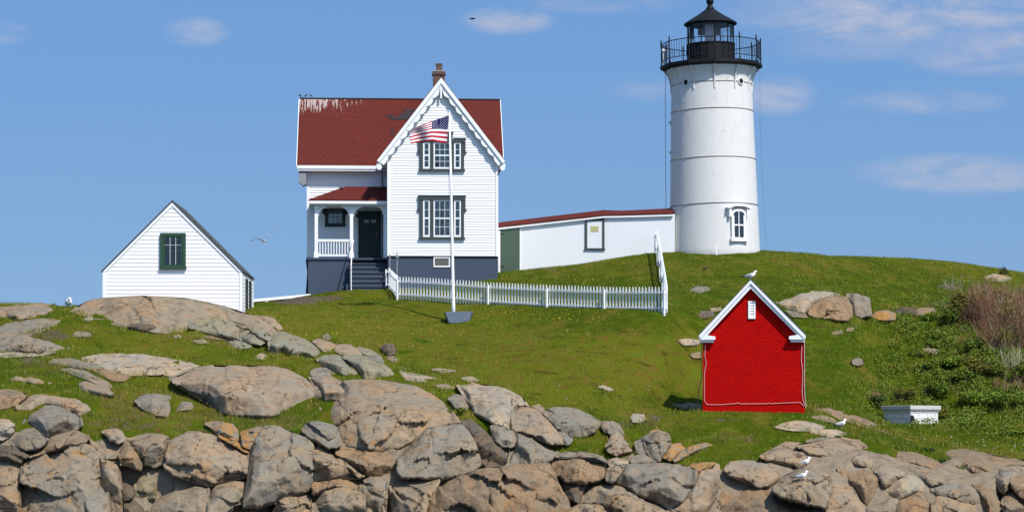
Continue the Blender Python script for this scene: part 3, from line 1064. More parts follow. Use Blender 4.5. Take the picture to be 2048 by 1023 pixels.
    for i in range(len(Q)):
        X = Vector(((Q[i, 0] - 1024) / 52, float(Db[i]), (HOR - Q[i, 1]) / 52))
        a = noise.fractal(X * 0.9, 0.85, 2.1, 5)
        rg = 1 - abs(noise.noise(X * 1.3 + Vector((9, 3, sd % 17))))
        nz[i] = amp * (0.035 * a + 0.03 * (rg - .7)) + 0.03 * noise.fractal(X * 4, 0.6, 2, 4)
    Db = Db - nz * (0.35 + 0.65 * k)
    if hug: Db = np.minimum(Db, Dg - hug * np.clip(e / 7.0, 0.15, 1))      # lies proud of the turf all over
    X = (Q[:, 0] - 1024) / F * Db
    Z = (HOR - Q[:, 1]) / F * Db
    o3 = np.stack([X, Db, Z], 1)
    nQ = len(Q)
    # rim pushed back into the ground so the rock is a solid
    rim = list(range(len(B)))
    inv = {}
    for i, o in enumerate(ov):
        for z in o: inv.setdefault(z, i)
    rim = [inv.get(i, i) for i in rim]
    back = []
    for i, ri in enumerate(rim):
        qx, qy = Q[ri] + (np.array([cx, cy]) - Q[ri]) * 0.06
        d = max(float(Db[ri]), float(Dg[ri])) + embed
        back.append(((qx - 1024) / F * d, d, (HOR - qy) / F * d - 0.12))
    verts = np.concatenate([o3, np.array(back)])
    base = Vector((float(X.mean()), float(Db.max()), float(Z.min())))
    verts = verts - np.array(base)
    faces = []
    for f in ff:
        a, b, c = [Q[z] for z in f[:3]]
        cr = (b[0] - a[0]) * (c[1] - a[1]) - (b[1] - a[1]) * (c[0] - a[0])
        faces.append(tuple(f) if cr < 0 else tuple(f[::-1]))
    n = len(rim)
    for i in range(n):
        j = (i + 1) % n
        faces.append((rim[i], rim[j], nQ + j, nQ + i))
    faces.append(tuple(nQ + i for i in range(n)))
    ob = link_mesh(name, [tuple(x) for x in verts], faces, M['granite'], smooth=True)
    ob.location = base
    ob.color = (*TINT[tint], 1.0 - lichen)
    tag(ob, label, 'boulder' if name == 'boulder' else 'rock', 'rocks and ledges of the headland')
    return ob

LIE = dict(frac=.5, stand=0.0, out=0.13, top=0.03, facets=2, embed=0.7, fa=.25, gap=-1.0, hug=0.12)       # slabs that lie in the turf
# --- ledges round the white shed
rock('A', [(560, 250), (620, 200), (760, 150), (900, 143), (1100, 131), (1300, 138), (1500, 153), (1650, 188), (1800, 223), (1950, 273), (2100, 330), (2190, 420), (2140, 480), (2060, 500), (1960, 480), (1900, 440), (1780, 430), (1640, 405), (1480, 378), (1330, 395), (1180, 405), (1080, 395), (1020, 365), (950, 360), (880, 330), (800, 285), (700, 268)],
     'broad smooth brown ledge whose crest hides the foot of the white shed', out=0.05, thick=0.4, tint='t', stand=1.0, lean=2.1, top=0.05, facets=4, name='ledge', frac=.6, hug=.14, gap=-2.0, embed=0.8, fa=.4)
rock('A', [(1490, 378), (1495, 325), (1560, 290), (1650, 285), (1750, 308), (1850, 335), (1960, 365), (2060, 395), (2150, 450), (2120, 480), (2050, 505), (1960, 482), (1900, 445), (1780, 432), (1640, 402)],
     'grey cracked slab with a green tuft on its upper edge below the white shed', out=0.7, thick=0.3, tint='v', stand=1.0, lean=1.9, top=0.1, name='ledge', frac=.5, hug=.14, gap=-2.0, fa=.25)
rock('A', [(1010, 360), (1030, 335), (1120, 322), (1230, 335), (1310, 365), (1330, 392), (1200, 402), (1090, 392)],
     'low purple brown face at the foot of the broad ledge under the shed', out=0.25, thick=0.2, tint='d', stand=0.3, top=.08, name='ledge', frac=.6, hug=.14, sh=.38, gap=-2.0)
rock('G', [(95, 122), (180, 115), (260, 140), (310, 180), (352, 225), (250, 232), (170, 182)],
     'small pinkish dome of rock beside the right corner of the white shed', out=0.1, thick=0.35, tint='p', stand=0.2, top=.08, name='ledge', frac=.6, hug=.14, sh=.38, gap=-2.0)
rock('A', [(-40, 205), (150, 205), (330, 183), (400, 193), (415, 230), (390, 270), (340, 298), (200, 300), (-40, 300)],
     'tan ledge on the far left skyline below the resting gull', out=0.1, thick=0.45, tint='t', stand=0.3, top=.08, name='ledge', frac=.6, hug=.14, sh=.38, gap=-2.0)
rock('A', [(-40, 390), (60, 340), (200, 320), (400, 305), (480, 315), (430, 360), (380, 380), (230, 400), (150, 432), (60, 480), (-40, 530)],
     'pale flat slab at the left edge with turf over its right end', tint='g', thick=0.25, **LIE, name='ledge')
rock('A', [(-40, 570), (20, 500), (120, 450), (200, 438), (290, 458), (400, 480), (480, 500), (545, 525), (545, 545), (450, 562), (300, 572), (150, 562), (-40, 575)],
     'wedge of grey brown rock under an overhanging brown turf lip at far left', out=0.15, thick=0.4, tint='n', stand=0.3, top=.08, name='ledge', frac=.6, hug=.14, sh=.38, gap=-2.0)
rock('A', [(-40, 575), (150, 567), (300, 574), (455, 565), (300, 592), (100, 602), (-40, 612)],
     'thin pale strip of rock along the bottom of the grey wedge at far left', tint='w', thick=0.1, **LIE, name='ledge')
rock('A', [(565, 430), (600, 406), (680, 410), (725, 422), (700, 442), (600, 442)], 'small flat grey stone in brown turf left of the shed ledge', tint='g', thick=0.12, **LIE)
rock('A', [(665, 305), (700, 293), (742, 298), (722, 312), (680, 318)], 'tiny pale stone tucked in grass at the left foot of the shed ledge', tint='w', thick=0.1, **LIE)
rock('A', [(1748, 475), (1800, 448), (1900, 453), (1960, 480), (1978, 522), (1900, 545), (1830, 528), (1788, 502)],
     'rounded pale hump of rock standing in grass below the cracked grey slab', out=0.1, thick=0.35, tint='v', stand=0.3, top=0.3)
rock('A', [(1515, 478), (1600, 468), (1652, 490), (1560, 495)], 'thin flat stone in the grass left of the rounded pale hump', tint='p', thick=0.1, **LIE)
rock('A', [(1358, 442), (1400, 428), (1432, 445), (1390, 458)], 'small stone under the purple brown face below the shed', tint='t', thick=0.1, **LIE)
rock('A', [(610, 600), (700, 588), (900, 583), (1000, 578), (1150, 588), (1300, 613), (1450, 648), (1590, 675), (1480, 690), (1400, 722), (1340, 748), (1250, 738), (1130, 738), (1030, 748), (900, 712), (800, 690), (720, 642), (640, 622)],
     'long pale slab with a gently bowed top lying across the lower left turf', tint='w', thick=0.4, **LIE, name='ledge')
rock('A', [(370, 652), (430, 620), (540, 612), (650, 640), (780, 670), (825, 702), (750, 703), (600, 682), (480, 662)],
     'narrow pale rib of rock left of the long bowed slab', tint='g', thick=0.3, **LIE, name='ledge')
rock('A', [(480, 702), (560, 690), (660, 710), (760, 760), (850, 800), (888, 838), (850, 848), (720, 792), (600, 732)],
     'second thin rib of rock slanting down to the right below the pale rib', tint='n', thick=0.3, **LIE, name='ledge')
rock('A', [(440, 795), (560, 780), (700, 800), (850, 855), (892, 890), (888, 925), (800, 928), (700, 892), (600, 852), (500, 822)],
     'smooth tan rib of rock pointing at the green hollow', tint='t', out=0.05, thick=0.4, stand=0.15, top=.08, name='ledge', frac=.6, hug=.14, sh=.38, gap=-2.0)
rock('A', [(50, 792), (120, 755), (230, 765), (330, 790), (455, 815), (420, 832), (250, 818), (100, 803)],
     'low tan stone rib above a grass pocket near the left edge', tint='t', out=0.05, thick=0.3, stand=0.15, top=.08, name='ledge', frac=.6, hug=.14, sh=.38, gap=-2.0)
rock('B', [(-40, 75), (90, 78), (160, 95), (217, 117), (160, 172), (80, 212), (-40, 240)], 'brown boulder at the left edge beside a dark green tuft',
     out=0.25, thick=0.5, tint='b', stand=0.5, name='boulder')
rock('B', [(125, 225), (170, 150), (240, 100), (340, 86), (440, 113), (560, 123), (650, 148), (780, 198), (892, 250), (882, 277), (800, 287), (700, 265), (640, 285), (560, 260), (480, 215), (360, 180), (300, 205), (240, 245)],
     'long rounded tan ledge with a pinkish right slope near the left edge', out=0.2, thick=0.5, tint='p', stand=0.4, name='ledge', frac=.6, hug=.14, sh=.38, gap=-2.0)
rock('B', [(175, 330), (250, 240), (330, 180), (430, 165), (510, 200), (570, 250), (632, 312), (642, 350), (560, 402), (450, 425), (370, 445), (300, 402), (270, 370), (200, 362)],
     'grey green cracked block under the long rounded ledge at left', out=0.4, thick=0.45, tint='g', stand=0.5, name='ledge', frac=.6, hug=.14, sh=.38, gap=-2.0)
rock('B', [(-40, 305), (60, 308), (110, 340), (100, 400), (60, 450), (-40, 475)], 'pale grey block on the left edge beside the grey green block', out=0.35, thick=0.4, tint='w', name='boulder')
rock('B', [(15, 492), (100, 420), (180, 365), (268, 372), (308, 422), (372, 452), (330, 522), (200, 542), (100, 512)], 'grey slab split by a dark crack above the largest left boulder', out=0.5, thick=0.35, tint='g')
rock('B', [(165, 690), (260, 602), (380, 562), (520, 512), (640, 492), (740, 532), (808, 592), (818, 640), (778, 790), (758, 850), (828, 882), (872, 1060), (165, 1060), (152, 850)],
     'biggest flat faced boulder at bottom left with an orange lichen edge', out=0.8, thick=0.5, tint='n', top=0.35, lichen=.12, name='boulder')
rock('B', [(-40, 600), (60, 600), (158, 662), (158, 720), (148, 860), (148, 1060), (-40, 1060)], 'tall tan block in the bottom left corner beside the biggest flat faced boulder', out=0.6, thick=0.4, tint='t', name='boulder')
rock('B', [(-40, 515), (40, 512), (130, 520), (190, 545), (220, 590), (160, 640), (60, 595), (-40, 595)], 'rubbly brown stone wedged under the cracked grey slab at left edge', out=0.5, thick=0.3, tint='d')
rock('B', [(225, 600), (300, 545), (420, 430), (600, 390), (700, 430), (660, 485), (520, 508), (380, 560)], 'brown capstone resting along the top of the biggest left boulder', out=0.65, thick=0.4, tint='b')
rock('B', [(690, 430), (800, 500), (900, 560), (925, 640), (932, 800), (965, 1060), (878, 1060), (832, 880), (772, 850), (790, 780), (830, 640), (812, 590), (745, 528)],
     'tall narrow slab of rust stained rock right of the biggest left boulder', out=0.6, thick=0.35, tint='t', lichen=.1, name='boulder')
rock('B', [(790, 395), (900, 373), (950, 398), (968, 460), (925, 492), (860, 470)], 'small pale lavender stone at the edge of the dry turf', out=0.5, thick=0.3, tint='p')
rock('B', [(930, 565), (985, 470), (1040, 540), (1090, 620), (1102, 702), (1000, 668), (930, 660)], 'upright brown wedge hanging over the dark cave', out=0.75, thick=0.4, tint='b', top=.3)
rock('B', [(975, 415), (1080, 418), (1250, 423), (1312, 440), (1292, 510), (1270, 650), (1200, 682), (1120, 657), (1092, 600), (1040, 512), (990, 462)],
     'squarish tan block with iron stains roofing the dark cave', out=0.75, thick=0.45, tint='t', name='boulder')
rock('B', [(1330, 460), (1420, 420), (1480, 400), (1600, 408), (1700, 448), (1800, 498), (1900, 558), (1962, 575), (1957, 742), (1850, 700), (1750, 716), (1640, 830), (1530, 765), (1370, 752), (1278, 682), (1290, 560)],
     'large pale boulder with white bird lime left of the tall split rock', out=0.8, thick=0.55, tint='p', name='boulder')
rock('B', [(1210, 935), (1400, 850), (1520, 790), (1628, 842), (1618, 940), (1600, 1060), (1130, 1060)], 'tan wedge shaped boulder sloping down beneath the dark cave', out=0.95, thick=0.5, tint='t', top=.7, name='boulder')
rock('B', [(1642, 845), (1750, 745), (1850, 707), (1957, 772), (1940, 860), (1870, 950), (1790, 1000), (1730, 1060), (1605, 1060), (1625, 900)], 'rounded tan boulder tucked left of the tall split rock', out=0.95, thick=0.5, tint='t', name='boulder')
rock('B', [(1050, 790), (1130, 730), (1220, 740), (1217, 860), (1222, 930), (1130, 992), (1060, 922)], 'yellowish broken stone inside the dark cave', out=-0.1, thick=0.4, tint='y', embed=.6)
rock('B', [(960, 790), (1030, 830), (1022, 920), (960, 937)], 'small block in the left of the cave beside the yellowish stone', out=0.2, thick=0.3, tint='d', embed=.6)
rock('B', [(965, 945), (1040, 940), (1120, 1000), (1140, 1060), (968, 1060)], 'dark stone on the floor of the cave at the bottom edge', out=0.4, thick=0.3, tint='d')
rock('B', [(1045, 162), (1120, 113), (1200, 106), (1320, 128), (1400, 190), (1372, 240), (1342, 287), (1200, 277), (1100, 222)], 'smooth oval grey boulder lying alone in the dry turf', out=0.2, thick=0.5, tint='g', stand=.5, name='boulder')
rock('B', [(1395, 195), (1420, 170), (1500, 173), (1512, 217), (1400, 242), (1362, 240)], 'small grey stone touching the right end of the oval boulder', out=0.1, thick=0.3, tint='g')
rock('B', [(1590, 330), (1680, 320), (1800, 340), (1862, 382), (1868, 470), (1800, 462), (1700, 420)], 'grey stone coated in orange lichen left of the lichen covered wedge', out=0.3, thick=0.3, tint='g', lichen=.52)
rock('B', [(1880, 402), (1990, 370), (2030, 358), (1992, 480), (1972, 562), (1890, 520)], 'wedge almost covered in orange lichen beside the tall split rock', out=0.45, thick=0.3, tint='n', lichen=.62)
rock('B', [(1690, 425), (1800, 470), (1900, 520), (1960, 565), (1900, 555), (1800, 495)], 'thin orange stained sill above the large pale boulder', out=0.5, thick=0.15, tint='b', lichen=.7)
# --- the central mass
rock('P', [(340, 758), (372, 745), (416, 731), (480, 733), (531, 733), (576, 737), (610, 750), (628, 767), (643, 783), (643, 795), (596, 811), (562, 822), (557, 831), (531, 832), (480, 832), (460, 832), (437, 822), (433, 809), (421, 796), (373, 781)],
     'great smooth tan slab with a grey front in the left centre', out=0.3, thick=0.6, tint='p', stand=0.35, top=.08, name='ledge', frac=.6, hug=.14, sh=.38, gap=-2.0, fa=.7)
rock('A', [(650, 655), (770, 695), (900, 722), (1030, 755), (980, 792), (880, 790), (800, 745), (720, 700)],
     'broken brownish rib of rock wedged under the left end of the bowed slab', tint='b', thick=0.3, **LIE, name='ledge')
rock('A', [(1325, 765), (1400, 722), (1500, 692), (1645, 678), (1580, 735), (1470, 780), (1345, 800)],
     'pale cracked strip of rock joining the bowed slab to the great smooth slab', tint='v', thick=0.3, **LIE, name='ledge')
rock('G', [(540, 600), (600, 603), (720, 612), (800, 640), (830, 680), (830, 740), (800, 775), (700, 790), (650, 788), (648, 740), (630, 690)],
     'pale tan rounded ledge between two cracks right of the great slab', out=0.25, thick=0.4, tint='p', stand=0.3, top=.08, name='ledge', frac=.6, hug=.14, sh=.38, gap=-2.0)
rock('C', [(598, 292), (620, 200), (680, 165), (830, 155), (848, 100), (850, 60), (800, 8), (880, 4), (1000, 12), (1200, 28), (1370, 52), (1480, 108), (1580, 178), (1670, 262), (1716, 335), (1600, 350), (1500, 365), (1440, 385), (1370, 470), (1200, 542), (1140, 558), (1000, 542), (860, 522), (790, 512), (775, 430), (740, 350), (600, 322)],
     'huge rust stained dome of rock in the centre with a curved top', out=0.55, thick=0.8, tint='t', stand=0.45, top=0.75, lichen=0.06, name='ledge')
rock('C', [(1440, 388), (1520, 368), (1620, 352), (1717, 345), (1782, 400), (1832, 520), (1870, 660), (1780, 720), (1600, 757), (1450, 767), (1240, 747), (1210, 622), (1300, 570), (1380, 480)],
     'broad weathered grey block below the right shoulder of the rusty dome', out=0.75, thick=0.65, tint='n', stand=0.6, top=0.3, name='boulder')
rock('C', [(475, 392), (520, 335), (600, 320), (700, 338), (757, 360), (777, 430), (787, 500), (740, 522), (680, 527), (600, 462), (510, 422)], 'rounded grey boulder with a white streak left of the rusty dome', out=0.85, thick=0.5, tint='g', name='boulder')
rock('C', [(750, 542), (790, 517), (900, 542), (1050, 562), (1170, 577), (1207, 602), (1217, 652), (1202, 732), (1000, 742), (990, 692), (880, 612), (750, 582)], 'brown faced slab wedged beneath the rusty dome', out=0.55, thick=0.4, tint='b', top=.2)
rock('C', [(100, 560), (120, 440), (180, 358), (280, 353), (350, 378), (400, 408), (480, 448), (560, 480), (572, 600), (572, 740), (552, 790), (540, 850), (460, 880), (340, 872), (250, 942), (130, 997), (110, 972), (20, 987), (30, 960), (80, 880), (100, 740)],
     'tall split rock standing forward with an undercut ragged foot', out=1.25, thick=0.6, tint='n', stand=.75, top=0.35, name='boulder')
rock('C', [(575, 480), (650, 512), (750, 582), (870, 642), (982, 742), (930, 762), (850, 722), (700, 772), (575, 787)], 'sloping tan slab descending right from the tall split rock', out=0.95, thick=0.4, tint='t', top=.8)
rock('C', [(572, 800), (700, 780), (850, 727), (930, 772), (922, 860), (760, 822), (640, 840), (572, 890)], 'brown stone lodged under the sloping tan slab', out=0.8, thick=0.35, tint='b', top=.2)
rock('C', [(545, 1060), (560, 940), (620, 870), (700, 828), (800, 828), (900, 858), (970, 900), (982, 1000), (975, 1060)], 'knobbly rounded boulder at the bottom edge below the sloping tan slab', out=1.25, thick=0.55, tint='t', name='boulder')
rock('C', [(932, 772), (1010, 755), (1130, 770), (1147, 870), (1122, 960), (1127, 1060), (985, 1060), (972, 880), (922, 860)], 'narrow fractured block between the knobbly boulder and a square block', out=0.85, thick=0.4, tint='n')
rock('C', [(1155, 800), (1200, 772), (1350, 767), (1552, 770), (1500, 870), (1440, 1060), (1190, 1060), (1165, 900)], 'square tan block left of the giant reddish boulder at the bottom', out=0.95, thick=0.45, tint='t', name='boulder')
rock('C', [(255, 985), (350, 885), (460, 895), (540, 868), (545, 960), (540, 1060), (200, 1060)], 'low tan stone in front of the foot of the tall split rock', out=1.0, thick=0.4, tint='t', top=.7)
rock('P', [(850, 1032), (866, 984), (881, 963), (917, 956), (961, 940), (1034, 931), (1096, 927), (1104, 945), (1124, 976), (1141, 1012), (1138, 1034)],
     'giant reddish tan boulder at the bottom centre of the shore', out=1.35, thick=0.7, tint='b', stand=.7, top=0.55, name='boulder', fa=.8)
# --- right of centre
rock('D', [(160, 312), (240, 308), (330, 380), (420, 480), (500, 560), (522, 640), (440, 672), (340, 662), (310, 560), (260, 430)], 'dark brown shaded rock in the cleft beside the weathered grey block', out=0.35, thick=0.4, tint='d', top=.2)  # the dark tint also paints in the shade of the cleft
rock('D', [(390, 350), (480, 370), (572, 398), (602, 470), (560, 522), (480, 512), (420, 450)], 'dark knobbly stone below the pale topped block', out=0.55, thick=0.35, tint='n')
rock('D', [(120, 33), (350, 42), (520, 72), (640, 138), (685, 200), (600, 192), (540, 240), (545, 330), (557, 400), (520, 382), (400, 322), (280, 262), (240, 182), (228, 108), (180, 68)],
     'large block with a cream white top at the edge of the lawn', out=0.45, thick=0.55, tint='w', stand=.45, top=0.8, name='boulder')
rock('D', [(60, 142), (120, 108), (180, 128), (217, 200), (202, 232), (120, 217)], 'small dull stone beside a spiky tuft left of the cream topped block', out=0.3, thick=0.3, tint='n')
rock('D', [(550, 292), (590, 208), (660, 198), (740, 228), (800, 288), (880, 368), (950, 438), (962, 502), (870, 492), (780, 432), (690, 422), (560, 382)],
     'angular block with a grey face and orange sunlit edge tipped to the right', out=0.65, thick=0.55, tint='p', top=.3, name='boulder')
rock('D', [(590, 402), (650, 400), (760, 470), (900, 540), (922, 572), (860, 622), (700, 662), (500, 667), (580, 562), (590, 482)], 'striped grey slab lying under the tipped angular block', out=0.5, thick=0.4, tint='g', top=.5, name='boulder')
rock('D', [(810, 250), (870, 208), (960, 213), (1060, 223), (1180, 278), (1250, 318), (1252, 360), (1180, 422), (1100, 452), (1020, 442), (920, 382), (860, 312)],
     'rounded grey boulder mottled with white lichen at the lawn edge', out=0.45, thick=0.6, tint='g', name='boulder')
rock('D', [(900, 400), (960, 398), (1032, 460), (1000, 502), (965, 500)], 'small grey triangular stone under the mottled grey boulder', out=0.5, thick=0.25, tint='g')
rock('D', [(720, 195), (770, 188), (805, 215), (800, 262), (760, 235)], 'small stone between the cream topped block and the mottled boulder', out=0.3, thick=0.25, tint='t')
rock('D', [(1262, 322), (1340, 318), (1400, 348), (1452, 422), (1390, 412), (1320, 422), (1268, 390)], 'leaning grey slab behind the small pointed stone', out=0.3, thick=0.35, tint='g')
rock('D', [(1282, 522), (1330, 440), (1380, 388), (1422, 450), (1495, 552), (1420, 562), (1370, 582), (1310, 562)], 'pointed pyramid shaped stone with a bright left side', out=0.55, thick=0.5, tint='p', top=.2)
rock('D', [(1513, 482), (1600, 430), (1700, 390), (1780, 418), (1792, 480), (1760, 562), (1710, 627), (1620, 592), (1530, 572)], 'upright grey slab standing left of the orange lichen stone', out=0.5, thick=0.45, tint='g', stand=.7, top=.15, name='boulder')
rock('D', [(1485, 602), (1560, 570), (1640, 590), (1682, 632), (1600, 662), (1490, 642)], 'low grey stone at the foot of the upright grey slab', out=0.5, thick=0.3, tint='g')
rock('D', [(1735, 600), (1780, 510), (1860, 488), (1902, 520), (1830, 590), (1790, 627)], 'stone covered with bright orange lichen right of the upright slab', out=0.4, thick=0.35, tint='n', lichen=.62)
rock('E', [(208, 545), (260, 478), (380, 418), (500, 388), (592, 398), (440, 445), (330, 505), (230, 555)], 'long low grey stone with an orange patch in its middle', out=0.2, thick=0.35, tint='g', lichen=.45)
rock('D', [(1485, 290), (1500, 262), (1590, 270), (1610, 300), (1560, 330), (1500, 322)], 'small white stone in the grass above the upright grey slab', out=0.1, thick=0.25, tint='w')
rock('D', [(1630, 400), (1680, 385), (1745, 392), (1700, 410), (1640, 430)], 'low stone tinted orange behind the top of the upright slab', out=0.1, thick=0.2, tint='n', lichen=.5)
rock('D', [(870, 612), (930, 597), (1050, 602), (1200, 602), (1282, 642), (1282, 750), (1200, 792), (1130, 802), (1000, 792), (920, 742), (880, 682)],
     'blocky brown boulder with a square tan face right of the giant boulder', out=0.95, thick=0.5, tint='b', top=.2, name='boulder')
rock('D', [(895, 590), (960, 558), (1100, 558), (1250, 588), (1312, 640), (1275, 632), (1200, 598), (1050, 598), (930, 594)], 'thin cap slab on top of the blocky brown boulder', out=0.85, thick=0.25, tint='g', top=.4)
rock('D', [(1288, 765), (1300, 690), (1330, 690), (1400, 650), (1442, 660), (1412, 720), (1350, 792), (1290, 785)], 'angular wedge squeezed right of the blocky brown boulder', out=0.75, thick=0.35, tint='g', top=.2)
rock('D', [(1310, 622), (1400, 610), (1462, 640), (1380, 662), (1325, 688)], 'pale flat stone above the angular squeezed wedge', out=0.6, thick=0.25, tint='w', lichen=.3)
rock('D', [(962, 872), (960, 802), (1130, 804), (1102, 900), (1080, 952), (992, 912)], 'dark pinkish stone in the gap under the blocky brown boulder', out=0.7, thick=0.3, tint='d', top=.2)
rock('D', [(1080, 942), (1110, 850), (1180, 780), (1270, 778), (1400, 838), (1550, 908), (1700, 968), (1800, 1030), (1790, 1060), (1450, 1060), (1420, 1023), (1280, 972), (1100, 957)],
     'long tan boulder like a loaf slanting down to the bottom edge', out=1.15, thick=0.55, tint='t', stand=.6, top=.7, name='boulder')
rock('D', [(990, 1060), (1000, 1010), (1100, 962), (1250, 967), (1400, 1012), (1440, 1060)], 'smooth tan rock rising from the bottom edge below the loaf shaped boulder', out=1.3, thick=0.4, tint='t', name='boulder')
rock('D', [(1362, 792), (1400, 700), (1470, 653), (1600, 648), (1750, 658), (1880, 663), (1992, 698), (2007, 740), (1962, 840), (1892, 942), (1792, 1012), (1660, 942), (1540, 892), (1480, 832)],
     'big rounded grey boulder with two short white streaks', out=0.95, thick=0.65, tint='n', top=.5, name='boulder')
# --- lower right ledges
rock('E', [(160, 1050), (200, 1000), (350, 862), (400, 782), (440, 692), (500, 602), (640, 572), (662, 632), (722, 652), (692, 762), (622, 832), (560, 882), (525, 1000), (505, 1050)],
     'pale fissured slab rising right of the big rounded grey boulder', out=0.54, thick=0.45, tint='p', top=.08, name='ledge', frac=.5, hug=.14, sh=.02, gap=-2.0)
rock('E', [(360, 582), (480, 570), (600, 566), (520, 596), (470, 640), (430, 690), (420, 640)], 'small orange tinged stone between the rounded boulder and pale fissured slab', out=0.7, thick=0.3, tint='n', lichen=.6)
rock('E', [(665, 632), (740, 560), (900, 553), (1060, 583), (1270, 648), (1330, 640), (1180, 712), (1110, 792), (960, 782), (860, 712), (725, 692)],
     'sloping tan ledge with curved cracks behind the perched slab', out=0.44, thick=0.45, tint='p', top=.08, name='ledge', frac=.5, hug=.14, sh=.02, gap=-2.0)
rock('E', [(695, 772), (730, 700), (860, 717), (960, 784), (1085, 885), (1150, 945), (1300, 990), (1590, 1035), (1600, 1060), (525, 1050), (562, 885), (625, 835)],
     'broad tan and grey face at the bottom below the perched slab', out=0.52, thick=0.5, tint='b', top=.08, name='ledge', frac=.5, hug=.14, sh=.02, gap=-2.0)
rock('E', [(1110, 792), (1180, 712), (1290, 660), (1350, 638), (1500, 633), (1600, 643), (1652, 690), (1652, 800), (1602, 978), (1500, 962), (1300, 912), (1180, 872), (1120, 832)],
     'detached brown slab perched over a black gap with a gull on it', out=1.55, thick=0.5, tint='n', stand=.65, top=0.8, embed=0.55, name='boulder', fa=.7)
rock('E', [(1650, 682), (1720, 702), (1800, 742), (1862, 802), (1902, 882), (1962, 1000), (1965, 1050), (1595, 1050), (1640, 862)], 'tan rock with rippled cracks right of the perched slab', out=0.49, thick=0.45, tint='p', top=.08, name='ledge', frac=.55, fa=.6, hug=.14, sh=.02, gap=-3.6)
rock('E', [(985, 507), (1080, 493), (1130, 448), (1220, 383), (1330, 388), (1440, 438), (1560, 428), (1642, 480), (1692, 560), (1712, 640), (1692, 692), (1600, 642), (1440, 622), (1320, 602), (1200, 562), (1050, 542)],
     'flat pointed ledge jutting left above the perched slab', out=0.42, thick=0.45, tint='t', stand=.35, top=.08, name='ledge', frac=.5, hug=.14, sh=.02, gap=-2.0, lichen=.04)
rock('F', [(-40, 410), (60, 402), (160, 370), (340, 350), (520, 345), (700, 388), (892, 448), (882, 550), (790, 552), (730, 492), (620, 482), (530, 467), (430, 477), (330, 547), (200, 500), (90, 500), (0, 440)],
     'smooth tan table of rock below the lone white gull on the right', out=0.34, thick=0.45, tint='t', stand=.3, top=.08, name='ledge', frac=.5, hug=.14, sh=.02, gap=-2.0)
rock('F', [(330, 550), (440, 482), (560, 482), (720, 497), (742, 550), (692, 622), (640, 627), (540, 592), (430, 572)], 'pinkish slab with a dark nick under the tan table rock', out=0.41, thick=0.4, tint='p', top=.08, name='ledge', frac=.55, fa=.6, hug=.14, sh=.02, gap=-3.6)
rock('F', [(330, 582), (430, 572), (540, 602), (650, 642), (720, 722), (762, 800), (812, 862), (812, 902), (742, 962), (620, 972), (560, 902), (500, 792), (400, 692), (340, 642)],
     'curved brown buttress bordering the long black crevice at lower right', out=0.52, thick=0.55, tint='b', top=.08, name='ledge', frac=.5, hug=.14, sh=.02, gap=-2.0)
rock('F', [(690, 642), (740, 610), (830, 613), (960, 658), (972, 680), (902, 722), (832, 762), (790, 792), (752, 772), (720, 692)], 'pale pink wedge below the little green plant at lower right', out=0.44, thick=0.4, tint='p', top=.08, name='ledge', frac=.55, fa=.6, hug=.14, sh=.02, gap=-3.6)
rock('F', [(790, 802), (900, 732), (1000, 690), (1100, 710), (1180, 770), (1212, 812), (1130, 832), (1050, 827), (980, 872), (900, 892), (820, 882)], 'pale rounded shoulder of rock above the rust coloured face', out=0.46, thick=0.4, tint='w', top=.08, name='ledge', frac=.55, fa=.6, hug=.14, sh=.02, gap=-3.6)
rock('F', [(870, 1060), (900, 942), (980, 872), (1050, 832), (1120, 842), (1162, 922), (1195, 1060)], 'rust coloured arched face at the bottom right', out=0.50, thick=0.3, tint='b', top=.08, name='ledge', frac=.55, fa=.6, hug=.14, sh=.02, gap=-3.6)
rock('F', [(600, 1060), (620, 980), (740, 970), (815, 910), (900, 900), (895, 940), (865, 1060)], 'low pale block at the bottom edge left of the rust coloured face', out=0.50, thick=0.3, tint='n', top=.08, name='ledge', frac=.55, fa=.6, hug=.14, sh=.02, gap=-3.6)
rock('F', [(880, 622), (900, 562), (1000, 572), (1180, 622), (1280, 652), (1400, 692), (1472, 722), (1400, 762), (1190, 772), (1080, 702), (960, 652)], 'grey slab edge running under the brown moss on the right', out=0.42, thick=0.35, tint='g', top=.08, name='ledge', frac=.55, fa=.6, hug=.14, sh=.02, gap=-3.6)
rock('F', [(892, 560), (890, 470), (1050, 480), (1250, 562), (1380, 622), (1422, 688), (1280, 645), (1180, 618), (1000, 568)], 'brown moss stained slope of rock beside dark green plants', out=0.38, thick=0.25, tint='b', stand=.3, top=.08, name='ledge', frac=.55, fa=.6, hug=.14, sh=.02, gap=-3.6)
rock('F', [(1182, 802), (1250, 772), (1400, 762), (1500, 742), (1580, 792), (1650, 862), (1722, 962), (1722, 1002), (1640, 962), (1500, 942), (1400, 892), (1280, 872), (1212, 842)], 'bulging grey brown rock with a dark pointed corner at lower right', out=0.49, thick=0.5, tint='n', top=.08, name='ledge', frac=.55, fa=.6, hug=.14, sh=.02, gap=-3.6)
rock('F', [(1200, 1060), (1205, 922), (1282, 877), (1400, 902), (1500, 947), (1650, 972), (1722, 1012), (1722, 1060)], 'smooth tan block at the bottom under the bulging grey brown rock', out=0.47, thick=0.4, tint='t', top=.08, name='ledge', frac=.55, fa=.6, hug=.14, sh=.02, gap=-3.6)
rock('F', [(1475, 722), (1560, 720), (1600, 760), (1700, 800), (1760, 862), (1822, 942), (1870, 1060), (1732, 1060), (1724, 952), (1650, 848), (1585, 785), (1540, 742)], 'steep brown gully side streaked with earth near the right edge', out=0.43, thick=0.35, tint='b', top=.08, name='ledge', frac=.55, fa=.6, hug=.14, sh=.02, gap=-3.6)
